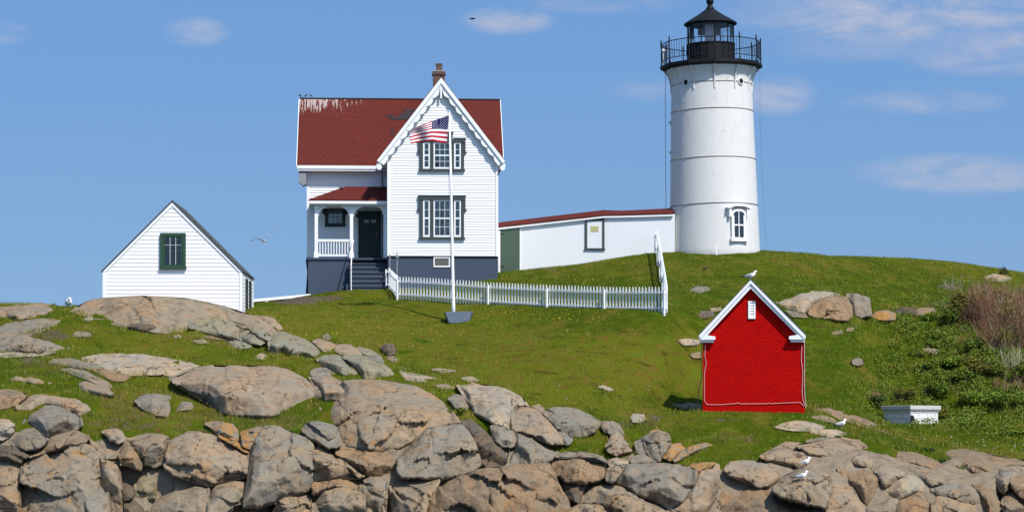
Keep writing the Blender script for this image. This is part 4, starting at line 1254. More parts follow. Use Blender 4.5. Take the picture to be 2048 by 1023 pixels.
rock('F', [(1050, 412), (1200, 400), (1450, 450), (1700, 500), (2100, 562), (2100, 600), (1900, 592), (1800, 622), (1760, 690), (1740, 722), (1640, 692), (1500, 622), (1350, 522), (1200, 452)], 'long smooth brown ramp of rock along the edge of the right lawn', out=0.33, thick=0.35, tint='b', stand=.15, top=.08, name='ledge', frac=.55, fa=.6, hug=.14, sh=.02, gap=-3.6)
rock('F', [(1762, 692), (1800, 625), (1900, 597), (2100, 602), (2100, 660), (1960, 702), (1922, 742), (1885, 780), (1872, 862), (1822, 822), (1772, 742)], 'rounded brown rock overhanging a black hole near the right edge', out=0.55, thick=0.5, tint='n', top=.3, name='boulder')
rock('F', [(1925, 702), (2100, 640), (2100, 920), (2000, 882), (1952, 802), (1922, 752)], 'dark rounded boulder cut by the right edge of the shore', out=0.8, thick=0.5, tint='b', name='boulder')
rock('F', [(1830, 960), (1890, 800), (1950, 820), (2010, 900), (2100, 940), (2100, 1060), (1875, 1060)], 'stepped brown rock in the bottom right corner', out=0.5, thick=0.4, tint='b', name='boulder')
rock('F', [(60, 82), (160, 72), (280, 73), (400, 100), (500, 130), (640, 188), (760, 250), (872, 322), (820, 295), (700, 275), (560, 225), (420, 182), (280, 132)], 'narrow bare brown ledge running from the red shed down to the right', out=0.12, thick=0.2, tint='b', stand=0, top=.03, fa=.25, name='ledge', hug=.1, gap=-1.0)
rock('E', [(1130, 242), (1220, 205), (1330, 185), (1450, 198), (1602, 242), (1520, 272), (1380, 275), (1250, 268)], 'flat pale slab with brown moss spots in front of the red shed corner', tint='w', thick=0.2, **LIE, name='ledge')
rock('E', [(1440, 287), (1560, 265), (1700, 270), (1800, 300), (1700, 332), (1560, 312)], 'pale flat stone under the lone white gull', tint='w', thick=0.2, **LIE, name='ledge')
rock('E', [(1415, 365), (1560, 340), (1740, 330), (1700, 355), (1500, 402), (1430, 395)], 'thin grey shelf in front of the flat stone under the lone gull', tint='g', thick=0.2, **LIE, name='ledge')
rock('E', [(1440, 142), (1560, 138), (1700, 163), (1832, 212), (1700, 206), (1560, 180)], 'thin tan shelf between the red shed corner and the bare brown ledge', tint='t', thick=0.15, **LIE, name='ledge')
# --- lawn
rock('G', [(222, 292), (280, 253), (360, 253), (470, 288), (560, 330), (622, 370), (672, 422), (622, 452), (580, 472), (480, 440), (380, 440), (330, 402), (270, 432), (228, 400)], 'long grey green rock back just right of the shed ledge', out=0.05, thick=0.5, tint='v', stand=.15, top=.08, name='ledge', frac=.6, hug=.14, sh=.38, gap=-2.0)
rock('G', [(568, 322), (620, 303), (700, 328), (762, 347), (742, 392), (660, 402), (640, 372)], 'small pink grey stone behind the long grey green rock back', tint='p', thick=0.25, **LIE)
rock('G', [(740, 402), (760, 350), (860, 345), (940, 390), (962, 425), (860, 432), (790, 422)], 'pinkish slab left of the smooth greenish slabs on the lawn', tint='p', thick=0.3, **LIE)
rock('G', [(872, 352), (960, 368), (1050, 400), (1112, 440), (1140, 495), (1070, 458), (962, 412)], 'narrow greenish slab at the back of the slabs on the lawn', tint='v', thick=0.3, **LIE)
rock('G', [(598, 462), (650, 433), (760, 433), (822, 470), (882, 530), (952, 580), (932, 602), (820, 592), (740, 560), (652, 512)], 'smooth greenish slab with a grassy crack along its right side', tint='v', out=0.05, thick=0.45, stand=.1, top=.08, name='ledge', frac=.6, hug=.14, sh=.38, gap=-2.0)
rock('G', [(805, 440), (962, 427), (1072, 460), (1150, 500), (1222, 560), (1268, 615), (1180, 622), (1080, 612), (962, 612), (958, 560), (882, 502)], 'largest greenish slab on the lawn next to bare pale gravel', tint='v', out=0.05, thick=0.45, stand=.1, top=.08, name='ledge', frac=.6, hug=.14, sh=.38, gap=-2.0)
rock('G', [(548, 557), (620, 530), (740, 540), (765, 572), (680, 602), (560, 594)], 'low grey stone in front of the smooth greenish slab', tint='n', thick=0.25, **LIE)
rock('G', [(1110, 372), (1150, 345), (1200, 345), (1226, 380), (1222, 420), (1180, 437), (1130, 412)], 'egg shaped grey boulder resting alone on the lawn', out=0.35, thick=0.4, tint='d', stand=.8, top=.25, name='boulder')
rock('G', [(1150, 442), (1200, 435), (1247, 467), (1220, 487), (1168, 467)], 'small flat stone under the egg shaped boulder', tint='n', thick=0.2, **LIE)
rock('G', [(1250, 552), (1330, 588), (1500, 605), (1572, 622), (1450, 640), (1300, 632)], 'strip of pale bare rock right of the largest greenish slab', tint='w', thick=0.06, **LIE)
rock('G', [(1500, 540), (1600, 540), (1705, 555), (1600, 570)], 'faint flat outcrop higher on the lawn than the strip of pale rock', tint='w', thick=0.06, **LIE)
rock('G', [(1738, 612), (1820, 600), (1885, 630), (1800, 642)], 'flat pale stone in the grass above the cream topped block', tint='w', thick=0.08, **LIE)
rock('G', [(1520, 670), (1620, 660), (1700, 690), (1620, 700)], 'sliver of flat stone in grass beside the rusty dome', tint='p', thick=0.06, **LIE)
rock('G', [(130, 442), (165, 420), (207, 435), (197, 462), (140, 462)], 'little white stone in the grass below the grey green rock back', tint='w', out=0.05, thick=0.2, stand=.3, top=.1)
rock('G', [(652, 287), (680, 265), (717, 285), (700, 302), (665, 300)], 'small grey stone in the grass above the slabs on the lawn', tint='g', out=0.05, thick=0.2, stand=.3, top=.1)
rock('D', [(1225, 48), (1270, 40), (1355, 72), (1320, 82)], 'sliver of white stone showing through mid lawn grass', tint='w', thick=0.06, **LIE)
# --- upper right hillside
rock('H', [(640, 252), (700, 220), (800, 193), (930, 203), (990, 212), (900, 228), (862, 260), (850, 300), (800, 318), (700, 300), (660, 280)], 'pale cracked left half of the outcrop behind the red shed', out=0.2, thick=0.5, tint='w', stand=.4, top=.08, name='ledge', frac=.6, hug=.14, sh=.38, gap=-2.0)
rock('H', [(862, 262), (960, 218), (1070, 230), (1102, 280), (1092, 340), (1060, 367), (940, 352), (860, 342), (832, 312)], 'brown fractured middle boulder of the outcrop behind the red shed', out=0.45, thick=0.55, tint='b', stand=.6, top=.3, name='boulder')
rock('H', [(1060, 202), (1130, 205), (1200, 230), (1206, 330), (1150, 350), (1112, 330), (1100, 270)], 'smooth grey upright end block of the outcrop behind the red shed', out=0.4, thick=0.45, tint='g', stand=.6, top=.3, name='boulder')
rock('H', [(690, 300), (800, 320), (830, 342), (740, 340)], 'low grey foot stone of the outcrop beside the red shed roof', out=0.2, thick=0.25, tint='g')
rock('H', [(780, 195), (850, 185), (960, 192), (1030, 208), (930, 202)], 'thin flat crest stone on top of the hillside outcrop', tint='w', thick=0.1, **LIE)
rock('H', [(1215, 332), (1240, 310), (1310, 303), (1352, 325), (1357, 357), (1290, 364), (1220, 352)], 'boulder tinged orange just right of the hillside outcrop', out=0.3, thick=0.4, tint='b', lichen=.45, stand=.6, top=.2, name='boulder')
rock('H', [(1360, 300), (1400, 285), (1480, 292), (1490, 332), (1370, 324)], 'dark overhung rock left of the leafy bushes on the hillside', out=0.15, thick=0.4, tint='k', stand=.6, top=.2)
rock('H', [(1475, 300), (1530, 288), (1590, 292), (1602, 330), (1480, 335)], 'rusty stone beside the dark overhung rock on the hillside', out=0.2, thick=0.4, tint='b', lichen=.3, stand=.6, top=.2)
rock('H', [(118, 182), (160, 160), (230, 163), (245, 175), (220, 192), (140, 197)], 'flat grey stone alone in grass right of the fence corner', tint='g', out=0.03, thick=0.25, stand=.2, top=.2)
rock('H', [(160, 330), (200, 305), (260, 318), (258, 345), (180, 348)], 'brown stone at the left rake of the red shed roof', out=0.1, thick=0.3, tint='d', stand=.3)
rock('H', [(240, 292), (300, 285), (320, 300), (250, 307)], 'thin pale stone touching the left rake of the red shed', tint='w', thick=0.15, **LIE)
rock('H', [(1095, 607), (1120, 590), (1155, 598), (1162, 625), (1130, 634), (1100, 627)], 'round grey ball of stone on the grass right of the red shed', out=0.3, thick=0.35, tint='g', stand=.9, top=.15, facets=0, name='boulder')
rock('H', [(1515, 540), (1570, 523), (1625, 545), (1600, 564)], 'flat tan stone in the weeds on the right hillside', tint='p', thick=0.2, **LIE)
rock('H', [(978, 432), (1030, 423), (1040, 440), (975, 445)], 'small pale stone in grass below the hillside outcrop', tint='p', thick=0.15, **LIE)
rock('H', [(1060, 412), (1105, 405), (1100, 425), (1065, 428)], 'small brown stone next to the pale one below the hillside outcrop', tint='b', thick=0.15, **LIE)
rock('H', [(50, 480), (110, 472), (180, 485), (170, 505), (80, 512)], 'pale stone ledge in the grass left of the red shed wall', tint='w', thick=0.12, **LIE)
rock('H', [(120, 565), (180, 553), (192, 585), (140, 588)], 'brown stone in the grass left of the red shed wall', tint='b', thick=0.15, **LIE)
rock('P', [(1965, 552), (1990, 547), (2025, 556), (2010, 563), (1975, 559)], 'pale bare rock on the far right hill crest', tint='w', thick=0.15, **LIE)
rock('P', [(1872, 573), (1895, 568), (1920, 575), (1905, 582)], 'dull ledge showing at the top of the bramble thicket', tint='d', thick=0.15, **LIE)
rock('P', [(1340, 812), (1345, 806), (1385, 805), (1402, 808), (1402, 818), (1360, 817)], 'flat grey slab of stone at the left foot of the red shed', tint='g', thick=0.08, **LIE)


label_map()
for i_, (key, pts, lb, kw) in enumerate(SPECS):
    make_rock(i_, key, pts, lb, **kw)

# ---------------------------------------------------------------- white shed on the ledge (left)
def clap(mb, left, right, w0, w1, v, step=0.11, proud=0.018):
    """lapped clapboards on the plane y = v facing -y"""
    w = w0
    while w < w1 - 1e-4:
        b = min(w + step, w1)
        la, ra, lb, rb = left(w), right(w), left(b), right(b)
        if ra - la > 0.02:
            if rb < lb: lb = rb = (lb + rb) / 2
            mb.add([(la, v - proud, w), (ra, v - proud, w), (rb, v - 0.002, b), (lb, v - 0.002, b), (la, v, w), (ra, v, w)],
                   [(0, 1, 2, 3), (4, 5, 1, 0)])
        w = b


def sash(par, u0, u1, w0, w1, v, frame_m, cols, rows, meet=True, fw=0.045, name='sash', bar=0.018, glass=True, back=None, depth=0.0):
    """window sash with muntins plus its glass and what hangs behind it; front plane y = v (facing -y)"""
    mb = MB()
    mb.box(u0, u0 + fw, v - .03, v + .03, w0, w1)
    mb.box(u1 - fw, u1, v - .03, v + .03, w0, w1)
    mb.box(u0 + fw, u1 - fw, v - .03, v + .03, w0, w0 + fw * 1.3)
    mb.box(u0 + fw, u1 - fw, v - .03, v + .03, w1 - fw, w1)
    iu0, iu1, iw0, iw1 = u0 + fw, u1 - fw, w0 + fw * 1.3, w1 - fw
    if meet:
        wm = (iw0 + iw1) / 2
        mb.box(iu0, iu1, v - .027, v + .02, wm - fw * .5, wm + fw * .5)
    for i in range(1, cols):
        c = iu0 + (iu1 - iu0) * i / cols
        mb.box(c - bar / 2, c + bar / 2, v - .02, v + .012, iw0, iw1)
    for i in range(1, rows):
        if meet and i * 2 == rows: continue
        c = iw0 + (iw1 - iw0) * i / rows
        mb.box(iu0, iu1, v - .018, v + .010, c - bar / 2, c + bar / 2)
    s = mb.build(name, frame_m, par)
    g = MB().box(iu0, iu1, v + .012, v + .016, iw0, iw1).build('pane', M['glass'], par)
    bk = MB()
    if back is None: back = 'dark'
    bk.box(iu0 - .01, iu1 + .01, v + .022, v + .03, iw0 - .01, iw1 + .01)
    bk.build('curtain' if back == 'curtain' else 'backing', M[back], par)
    return s


def shed_white():
    D0 = 118.0
    k = D0 / F
    rt = empty('white_shed', P(344, 600, D0), (0, 0, 0), label='white clapboard shed with one small green window behind the brown ledge', cat='shed')
    U = lambda px: (px - 344) * k
    Wz = lambda py: (600 - py) * k
    uL, uR, wE, wA = U(206), U(484), Wz(541), Wz(403)
    um = (uL + uR) / 2
    sl = (wA - wE) / (uR - um)
    dep = 5.0
    lf = lambda w: uL if w < wE else uL + (w - wE) / sl
    rg = lambda w: uR if w < wE else uR - (w - wE) / sl
    b = MB()
    w0 = -1.1
    b.prism([(uL + .01, w0), (uR - .01, w0), (uR - .01, wE - .05), (um, wA - .06), (uL + .01, wE - .05)], 0.0, dep)
    clap(b, lambda w: lf(w) + .1, lambda w: rg(w) - .1, w0, wA - .08, 0.0, 0.175, .022)
    # right side wall: boards too
    b2 = MB()
    w = w0
    while w < wE - .1:
        b2.add([(uR + .018, 0.02, w), (uR + .018, dep - .02, w), (uR + .002, dep - .02, w + .175), (uR + .002, 0.02, w + .175), (uR - .01, .02, w), (uR - .01, dep - .02, w)], [(0, 1, 2, 3), (4, 5, 1, 0)])
        w += .175
    b.v, b.f, b.m = b.v, b.f, b.m
    base = len(b.v)
    b.v += b2.v; b.f += [tuple(i + base for i in f) for f in b2.f]; b.m += b2.m
    b.build('wall', M['old_clap'], rt)
    for q in ((uL - .01, uL + .11, -.045, .0, w0, wE + .03), (uR - .11, uR + .012, -.045, .0, w0, wE + .03), (uR + .019, uR + .03, -.03, .09, w0, wE - .02), (uR + .019, uR + .03, dep - .1, dep, w0, wE - .02)):
        MB().box(*q).build('corner_board', M['white_trim'], rt)
    # rake boards
    r = MB()
    for s in (-1, 1):
        e = um + s * (uR - um + .03)
        r.prism([(e, wE - .06), (um, wA - .02), (um, wA - .20), (e - s * .15, wE - .06)], -.055, -.02)
    r.build('rake_board', M['white_trim'], rt)
    rf = MB()
    for s in (-1, 1):
        e0 = um + s * (uR - um + .06)
        zl = wE - .08
        rf.prism([(e0, zl), (um, wA + .0), (um, wA + .065), (e0 + s * .02, zl + .055)], -.09, dep + .03)
    rf.build('roof', M['grey_shingle'], rt)
    # green door panels and shutters on the right side wall
    d = MB()
    d.box(uR + .02, uR + .05, 1.4, 2.3, Wz(628), wE - .25)
    d.build('shutter', M['door_green'], rt)
    d = MB()
    d.box(uR + .02, uR + .05, 3.0, 3.9, Wz(628), wE - .25)
    d.build('door', M['door_green'], rt)
    # window
    wn = MB()
    x0, x1, z0, z1 = U(321), U(372), Wz(538), Wz(466)
    f = .145
    wn.box(x0, x0 + f, -.14, 0, z0 + .12, z1)
    wn.box(x1 - f, x1, -.14, 0, z0 + .12, z1)
    wn.box(x0 + f, x1 - f, -.14, 0, z1 - .15, z1)
    wn.box(x0 - .03, x1 + .03, -.16, 0, z0, z0 + .118)
    wo = wn.build('window', M['sash_green'], rt, bevel=.006)
    sash(wo, x0 + f, x1 - f, z0 + .12, z1 - .15, -.085, M['sash_green'], 3, 4, True, .05, bar=.016)
    st = MB()
    for i in range(4): pass
    iw0, iw1 = z0 + .2, z1 - .2
    st.box(x0 + f + .06, x1 - f - .06, -.118, -.112, (iw0 + iw1) / 2 + .26, (iw0 + iw1) / 2 + .272)
    for q in (1, 2):
        xx = x0 + f + .05 + (x1 - x0 - 2 * f - .1) * q / 3
        st.box(xx - .008, xx + .008, -.1185, -.1125, iw0, iw1)
    st.build('muntin', M['white_trim'], wo)
    return rt


shed_white()

# ---------------------------------------------------------------- keeper's house
HR = math.radians(2.85)
H0 = P(886, 580, 130.0)
house = empty('keeper_house', H0, (0, 0, HR), label='white clapboard house with steep red roof, scalloped gable trim and small porch', cat='house')


def HL(px, py, v):
    u = 0.0
    for _ in range(6):
        D = 130 + u * math.sin(HR) + v * math.cos(HR)
        xw = (px - 1024) / F * D - H0.x
        u = (xw + v * math.sin(HR)) / math.cos(HR)
    return u, (HOR - py) / F * D - H0.z


def hx(px, v=0.0): return HL(px, 500, v)[0]
def hz(py, v=0.0, px=886): return HL(px, py, v)[1]


GL, GR = hx(775), hx(996)
GC = hx(882)
WB = hz(512)
ZA = hz(158)                                   # roof apex of the front gable
ZE = hz(322)
UE = (hx(1011) - hx(757)) / 2
GS = (ZA - ZE) / UE                             # gable slope
V1, V2 = 3.2, 10.2                              # wing front and back walls
VR = (V1 + V2) / 2
WL = hx(614, V1)
EZ = hz(330, 2.7, 680)                          # wing eave
RZ = hz(199, VR, 800)                           # main ridge
WS = (RZ - EZ) / (VR - 2.7)
RL, RR = hx(596, 4.5), hx(1004, 4.5)
FB = -1.6                                       # foundation bottom


def gl(w): return GL if w < ZE + .5 else max(GL, GC - (ZA - .16 - w) / GS)
def gr(w): return GR if w < ZE + .5 else min(GR, GC + (ZA - .16 - w) / GS)


# walls
w = MB()
zt = ZA - .16 - GS * (GR - GC)
w.prism([(GL + .01, WB), (GR - .01, WB), (GR - .01, zt), (GC, ZA - .2), (GL + .01, zt)], 0, V1 + .3)
clap(w, lambda q: gl(q) + .10, lambda q: gr(q) - .10, WB + .02, ZA - .3, 0.0, 0.132, .022)
w.build('gable_wall', M['white'], house)
w = MB()
w.add([(WL + .01, V1, WB), (GL - .005, V1, WB), (GL - .005, V1, EZ - .1), (WL + .01, V1, EZ - .1),
       (WL + .01, V2, WB), (GL - .005, V2, WB), (GL - .005, V2, EZ - .1), (WL + .01, V2, EZ - .1)],
      [(0, 1, 2, 3), (5, 4, 7, 6), (4, 0, 3, 7), (1, 5, 6, 2)])
# left end wall up to the ridge, and the block behind the front gable
def pent(u0, u1):
    w.add([(u0, V1 + .01, WB), (u0, V2 - .01, WB), (u0, V2 - .01, EZ + .3), (u0, VR, RZ - .2), (u0, V1 + .01, EZ + .3),
           (u1, V1 + .01, WB), (u1, V2 - .01, WB), (u1, V2 - .01, EZ + .3), (u1, VR, RZ - .2), (u1, V1 + .01, EZ + .3)],
          [(0, 1, 2, 3, 4), (9, 8, 7, 6, 5), (0, 4, 9, 5), (1, 6, 7, 2), (2, 7, 8, 3), (3, 8, 9, 4)])
pent(WL + .012, WL + .3)
pent(GL + .3, GR - .005)
clap(w, lambda q: WL + .10, lambda q: GL - .012, WB + .02, EZ - .02, V1, 0.132, .028)
w.build('wing_wall', M['white'], house)
for q in ((GL - .012, GL + .11, -.042, .0, WB, zt + .05), (GR - .11, GR + .012, -.042, .0, WB, zt + .05), (GL - .014, GL + .0, 0.0, V1 - .03, WB, zt - .1), (WL - .012, WL + .11, V1 - .034, V1, WB, EZ - .1)):
    MB().box(*q).build('corner_board', M['white_trim'], house)
fd = MB()
fd.box(GL + .02, GR - .02, .01, V2 - .2, FB, WB - .07)
fd.box(WL + .02, GL + .05, V1 + .012, V2 - .25, FB, WB - .07)
fd.mi = 1
fd.box(GL - .01, GR + .01, -.03, V1, WB - .068, WB - .002)
fd.build('foundation', [M['navy'], M['dark']], house)

# roofs
r = MB()
th = .14
def wing_slope(sgn):
    va, vb = (2.7, VR) if sgn < 0 else (2 * VR - 2.7, VR)
    a = [(RL, va, EZ), (RR, va, EZ), (RR, vb, RZ), (RL, vb, RZ)]
    return a
a = wing_slope(-1)
r.hexa([(x, y, z - th) for x, y, z in a], a)
a = wing_slope(1)
a = [a[1], a[0], a[3], a[2]]
r.hexa([(x, y, z - th) for x, y, z in a], a)
r.build('roof', M['roof'], house)
r = MB()
gv0, gv1 = -.31, VR + .35
for s in (-1, 1):
    e = GC + s * UE
    a = [(e, gv0, ZE), (GC, gv0, ZA), (GC, gv1, ZA), (e, gv1, ZE)]
    if s < 0: a = a[::-1]
    r.hexa([(x, y, z) for x, y, z in a], [(x, y, z + .06) for x, y, z in a][::1])
r.build('gable_roof', M['roof2'], house)
rc = MB()
rc.tube([(RL, VR, RZ + .02), (RR, VR, RZ + .02)], .05, 6)
rc.tube([(GC, gv0, ZA + .07), (GC, VR, ZA + .07)], .05, 6)
rc.build('ridge_cap', M['roof_dark'], house)
pt = MB()
def on_roof(px0, px1, py0, py1):
    out = []
    for (px, py) in ((px0, py1), (px1, py1), (px1, py0), (px0, py0)):
        v = 5.0
        for _ in range(8):
            u, z = HL(px, py, v)
            v = 2.7 + (z - EZ) / WS
        out.append((u, v, z))
    pt.hexa([(x, y - .004, z + .004) for x, y, z in out], [(x, y - .016, z + .016) for x, y, z in out])
for q in ((781, 822, 234, 240), (798, 826, 227, 234), (806, 834, 219, 223), (812, 822, 223, 227), (771, 786, 231, 235), (822, 832, 232, 236), (783, 787, 258, 272)):
    pt = MB()
    on_roof(*q)
    pt.build('bare_roof_patch', M['roof_dark'], house)

# fascia, soffit and cornice of the wing
fs = MB()
fs.box(RL, hx(757, 2.6), 2.62, 2.70, EZ - .20, EZ - .03)
fs.box(RL + .06, GL - .02, 2.705, V1 - .02, EZ - .26, EZ - .20)
fs.box(RL + .05, hx(752, 2.7), 2.66, 2.72, EZ - .30, EZ - .21)
fs.build('eave_board', M['white_trim'], house)
ec = MB()
ec.add([(RL + .08, 2.75, EZ - .3), (WL - .02, 2.75, EZ - .3), (WL - .02, 2.75, EZ - .95), (RL + .32, 2.75, EZ - 1.05), (RL + .1, 2.75, EZ - .85),
        (RL + .08, V1 + .3, EZ - .3), (WL - .02, V1 + .3, EZ - .3), (WL - .02, V1 + .3, EZ - .95), (RL + .32, V1 + .3, EZ - 1.05), (RL + .1, V1 + .3, EZ - .85)],
       [(4, 3, 2, 1, 0), (5, 6, 7, 8, 9), (0, 1, 6, 5), (1, 2, 7, 6), (2, 3, 8, 7), (3, 4, 9, 8), (4, 0, 5, 9)])
ec.build('eave_bracket', M['metal_and_shade_grey'], house)  # the grey puts the shade under the eave into its colour
# white rakes on both ends of the wing roof
for x0, x1 in ((RL - .03, RL - .001), (RR + .001, RR + .03)):
    ra = MB()
    for s in (0, 1):
        va = 2.7 if s == 0 else 2 * VR - 2.7
        ra.hexa([(x0, va, EZ - .2), (x1, va, EZ - .2), (x1, VR, RZ - .2), (x0, VR, RZ - .2)], [(x0, va, EZ + .02), (x1, va, EZ + .02), (x1, VR, RZ + .02), (x0, VR, RZ + .02)])
    ra.build('rake_board', M['white_trim'], house)

# scalloped bargeboard of the front gable
Ls = math.hypot(UE, ZA - ZE)
for s in (-1, 1):
    def bp(d, q):     # d along the rafter from the apex, q below it
        ca, sa = UE / Ls, (ZA - ZE) / Ls
        return (GC + s * (ca * d - sa * q), ZA - sa * d - ca * q)
    mb = MB()
    top, bot = [], []
    N = 150
    for i in range(N + 1):
        d = Ls * (0.0 + i / N)
        q0 = 0.0
        ph = (d / Ls * 10.0) % 1.0
        qs = .27 + .13 * math.sin(math.pi * ph) ** .7
        if abs(ph) < .12 or abs(ph - 1) < .12: qs = .33
        if i > N - 5: qs = .40
        uu, zz2 = bp(d, qs)
        if s * (uu - GC) < 0: uu = GC; zz2 = ZA - qs * Ls / UE
        top.append(bp(d, 0.13)); bot.append((uu, zz2))
    for i in range(N + 1):
        if s * (top[i][0] - GC) < 0: top[i] = (GC, min(top[i][1], ZA - .13 * Ls / UE))
    vs = []
    for (a, b) in zip(top, bot):
        vs += [(a[0], -.26, a[1]), (b[0], -.26, b[1]), (b[0], -.21, b[1]), (a[0], -.21, a[1])]
    fs_ = []
    for i in range(N):
        o = i * 4
        for k in range(4):
            l = (k + 1) % 4
            q = (o + k, o + l, o + 4 + l, o + 4 + k)
            fs_.append(q if s < 0 else q[::-1])
    fs_ += [(0, 1, 2, 3), (N * 4 + 3, N * 4 + 2, N * 4 + 1, N * 4)]
    mb.add(vs, fs_)
    mold = [bp(0, 0), bp(Ls + .04, 0), bp(Ls + .04, .16), bp(0, .16)]
    mold[0] = (GC, ZA + .02); mold[3] = (GC, ZA - .16 * Ls / UE)
    mb.prism(mold, -.33, -.262)
    bb = mb.build('bargeboard', M['white_trim'], house)
    hb = MB()
    for i in range(1, 10):
        c = bp(Ls * i / 10, .285)
        hb.M = Matrix.Translation((c[0], -.2605, c[1])) @ Matrix.Rotation(math.pi / 2, 4, 'X')
        hb.lathe([(.028, 0), (.028, .004)], 10)
    hb.build('drilled_hole', M['dark'], bb)
    tr = MB()
    e = bp(Ls, .05)
    tr.prism([(e[0] - s * .06, e[1] - .05), (e[0] + s * .09, e[1] - .16), (e[0] + s * .04, e[1] - .42), (e[0] - s * .10, e[1] - .46), (e[0] - s * .2, e[1] - .32)], -.255, -.19)
    tr.build('gable_drop', M['white_trim'], house)
# soffit boards behind the bargeboards
so = MB()
for s in (-1, 1):
    e = GC + s * (UE - .03)
    a = [(e, -.205, ZE - .02), (GC, -.205, ZA - .04), (GC, -.004, ZA - .04), (e, -.004, ZE - .02)]
    b = [(x, y, z - .05) for x, y, z in a]
    so.hexa(b if s > 0 else b[::-1], a if s > 0 else a[::-1])
    e2, wi = GC + s * (UE - .04), (GL if s < 0 else GR)
    x0, x1 = sorted((e2, wi + s * .014))
    so.box(x0, x1, .0, V1 - .06, ZE - .10, ZE - .04)
so.build('soffit', M['white_trim'], house)
kn = MB()
kn.box(GC - .045, GC + .045, -.275, -.215, ZA - 1.0, ZA - .1)
kn.build('gable_king_post', M['white_trim'], house)

# chimney
ch = MB()
cv_ = VR
cu0, cu1 = hx(866, cv_), hx(889, cv_)
zc = hz(145, cv_)
ch.box(cu0, cu1, cv_ - .35, cv_ + .3, RZ - .6, zc)
ch.box(cu0 - .05, cu1 + .05, cv_ - .4, cv_ + .35, zc - .16, zc - .05)
ch.mi = 1
ch.box(cu0 - .02, cu1 + .02, cv_ - .37, cv_ + .32, zc, zc + .05)
cho = ch.build('chimney', [M['chim_brick'], M['conc']], house)
pm = MB()
c0, c1 = hx(872, cv_), hx(884, cv_)
pm.box(c0, c1, cv_ - .17, cv_ + .13, zc + .05, hz(131, cv_))
pm.box(c0 - .02, c1 + .02, cv_ - .19, cv_ + .15, hz(131, cv_), hz(128, cv_))
pm.build('chimney_pot', M['clay'], cho)


# windows of the front gable
def triple(pyt, pyb, pcent, head):
    """central double sash with two narrow side lights in one dark frame"""
    z = lambda py: hz(py)
    x = lambda px: hx(px)
    mb = MB()
    cu0, cu1 = x(867), x(902)
    t = -.125
    zb = z(pyb)
    ztop = z(pyt)
    # posts
    mb.box(x(840), x(846), t, -.002, zb + .1, ztop)
    mb.box(x(860), cu0, t, -.002, zb + .1, ztop)
    mb.box(cu1, x(908), t, -.002, zb + .1, ztop)
    mb.box(x(922), x(928), t, -.002, zb + .1, ztop)
    mb.box(x(838), x(930), t - .03, -.002, zb, zb + .099)              # sill
    hd = .17
    mb.box(x(838) - .02, x(930) + .02, t - .025, -.002, ztop, ztop + hd)
    if head:
        zc1 = z(pcent)
        mb.box(x(866) - .06, x(903) + .06, t - .012, -.002, ztop + hd, zc1)
        mb.box(x(866) - .10, x(903) + .10, t - .035, -.002, zc1, zc1 + .06)
        mb.box(x(838) - .05, x(866) - .10, t - .045, -.002, ztop + hd, ztop + hd + .05)
        mb.box(x(903) + .10, x(930) + .05, t - .045, -.002, ztop + hd, ztop + hd + .05)
    else:
        mb.box(x(838) - .05, x(930) + .05, t - .045, -.002, ztop + hd, ztop + hd + .05)
    ea = ztop - .50
    for s, px in ((-1, 840), (1, 928)):                                # eared casing
        e = x(px)
        xa, xb = sorted((e, e + s * .075))
        mb.box(xa, xb, t, -.002, ea, ztop)
        mb.prism([(e, ea - .10), (e + s * .14, ea), (e + s * .14, ea + .05), (e, ea + .02)], t + .01, -.004)
    wdo = mb.build('window', M['slate_green'], house)
    sash(wdo, cu0, cu1, zb + .1, ztop, -.078, M['white_trim'], 3, 4, True, .065, back='curtain')
    sash(wdo, x(846), x(860), zb + .1, ztop, -.076, M['white_trim'], 1, 4, True, .075, back='curtain')
    sash(wdo, x(908), x(922), zb + .1, ztop, -.076, M['white_trim'], 1, 4, True, .075, back='curtain')
    return wdo


triple(400, 478, 400, False)
triple(285, 342, 266, True)
# basement window
bw = MB()
x0, x1, z0, z1 = hx(867), hx(900), hz(534), hz(514)
bw.box(x0, x0 + .06, -.03, .012, z0, z1); bw.box(x1 - .06, x1, -.03, .012, z0, z1)
bw.box(x0 + .06, x1 - .06, -.03, .012, z0, z0 + .07); bw.box(x0 + .06, x1 - .06, -.03, .012, z1 - .05, z1)
bwo = bw.build('basement_window', M['white_trim'], house)
MB().box(x0 + .06, x1 - .06, -.012, .008, z0 + .07, z1 - .05).build('pane', paint('board_grey', (.11, .105, .095), .6, .1), bwo)
# downspout in the inner corner
dsp = MB()
du = hx(764, V1 - .1)
dsp.tube([(du, V1 - .45, EZ - .15), (du, V1 - .12, EZ - .7), (du, V1 - .10, WB + .2)], .05, 8)
dsp.build('downspout', M['metal_and_shade_grey'], house)

# ---- porch
PV = 1.05
pz = lambda py, v=PV, px=690: HL(px, py, v)[1]
FLZ = WB
pr = empty('porch', (0, 0, 0)); pr.parent = house
pL, pR = hx(627, PV), hx(772, PV)
m = MB()
m.box(hx(616, PV), hx(698, PV), PV + .02, V1 - .04, FB, FLZ - .13)
m.box(hx(700, PV) - .02, GL - .02, PV + .35, V1 - .04, FB, FLZ - .13)
m.build('porch_base', M['navy'], pr)
m = MB()
m.box(hx(614, PV), GL - .016, PV - .04, V1 - .03, FLZ - .12, FLZ - .02)
m.build('porch_floor', M['navy'], pr)
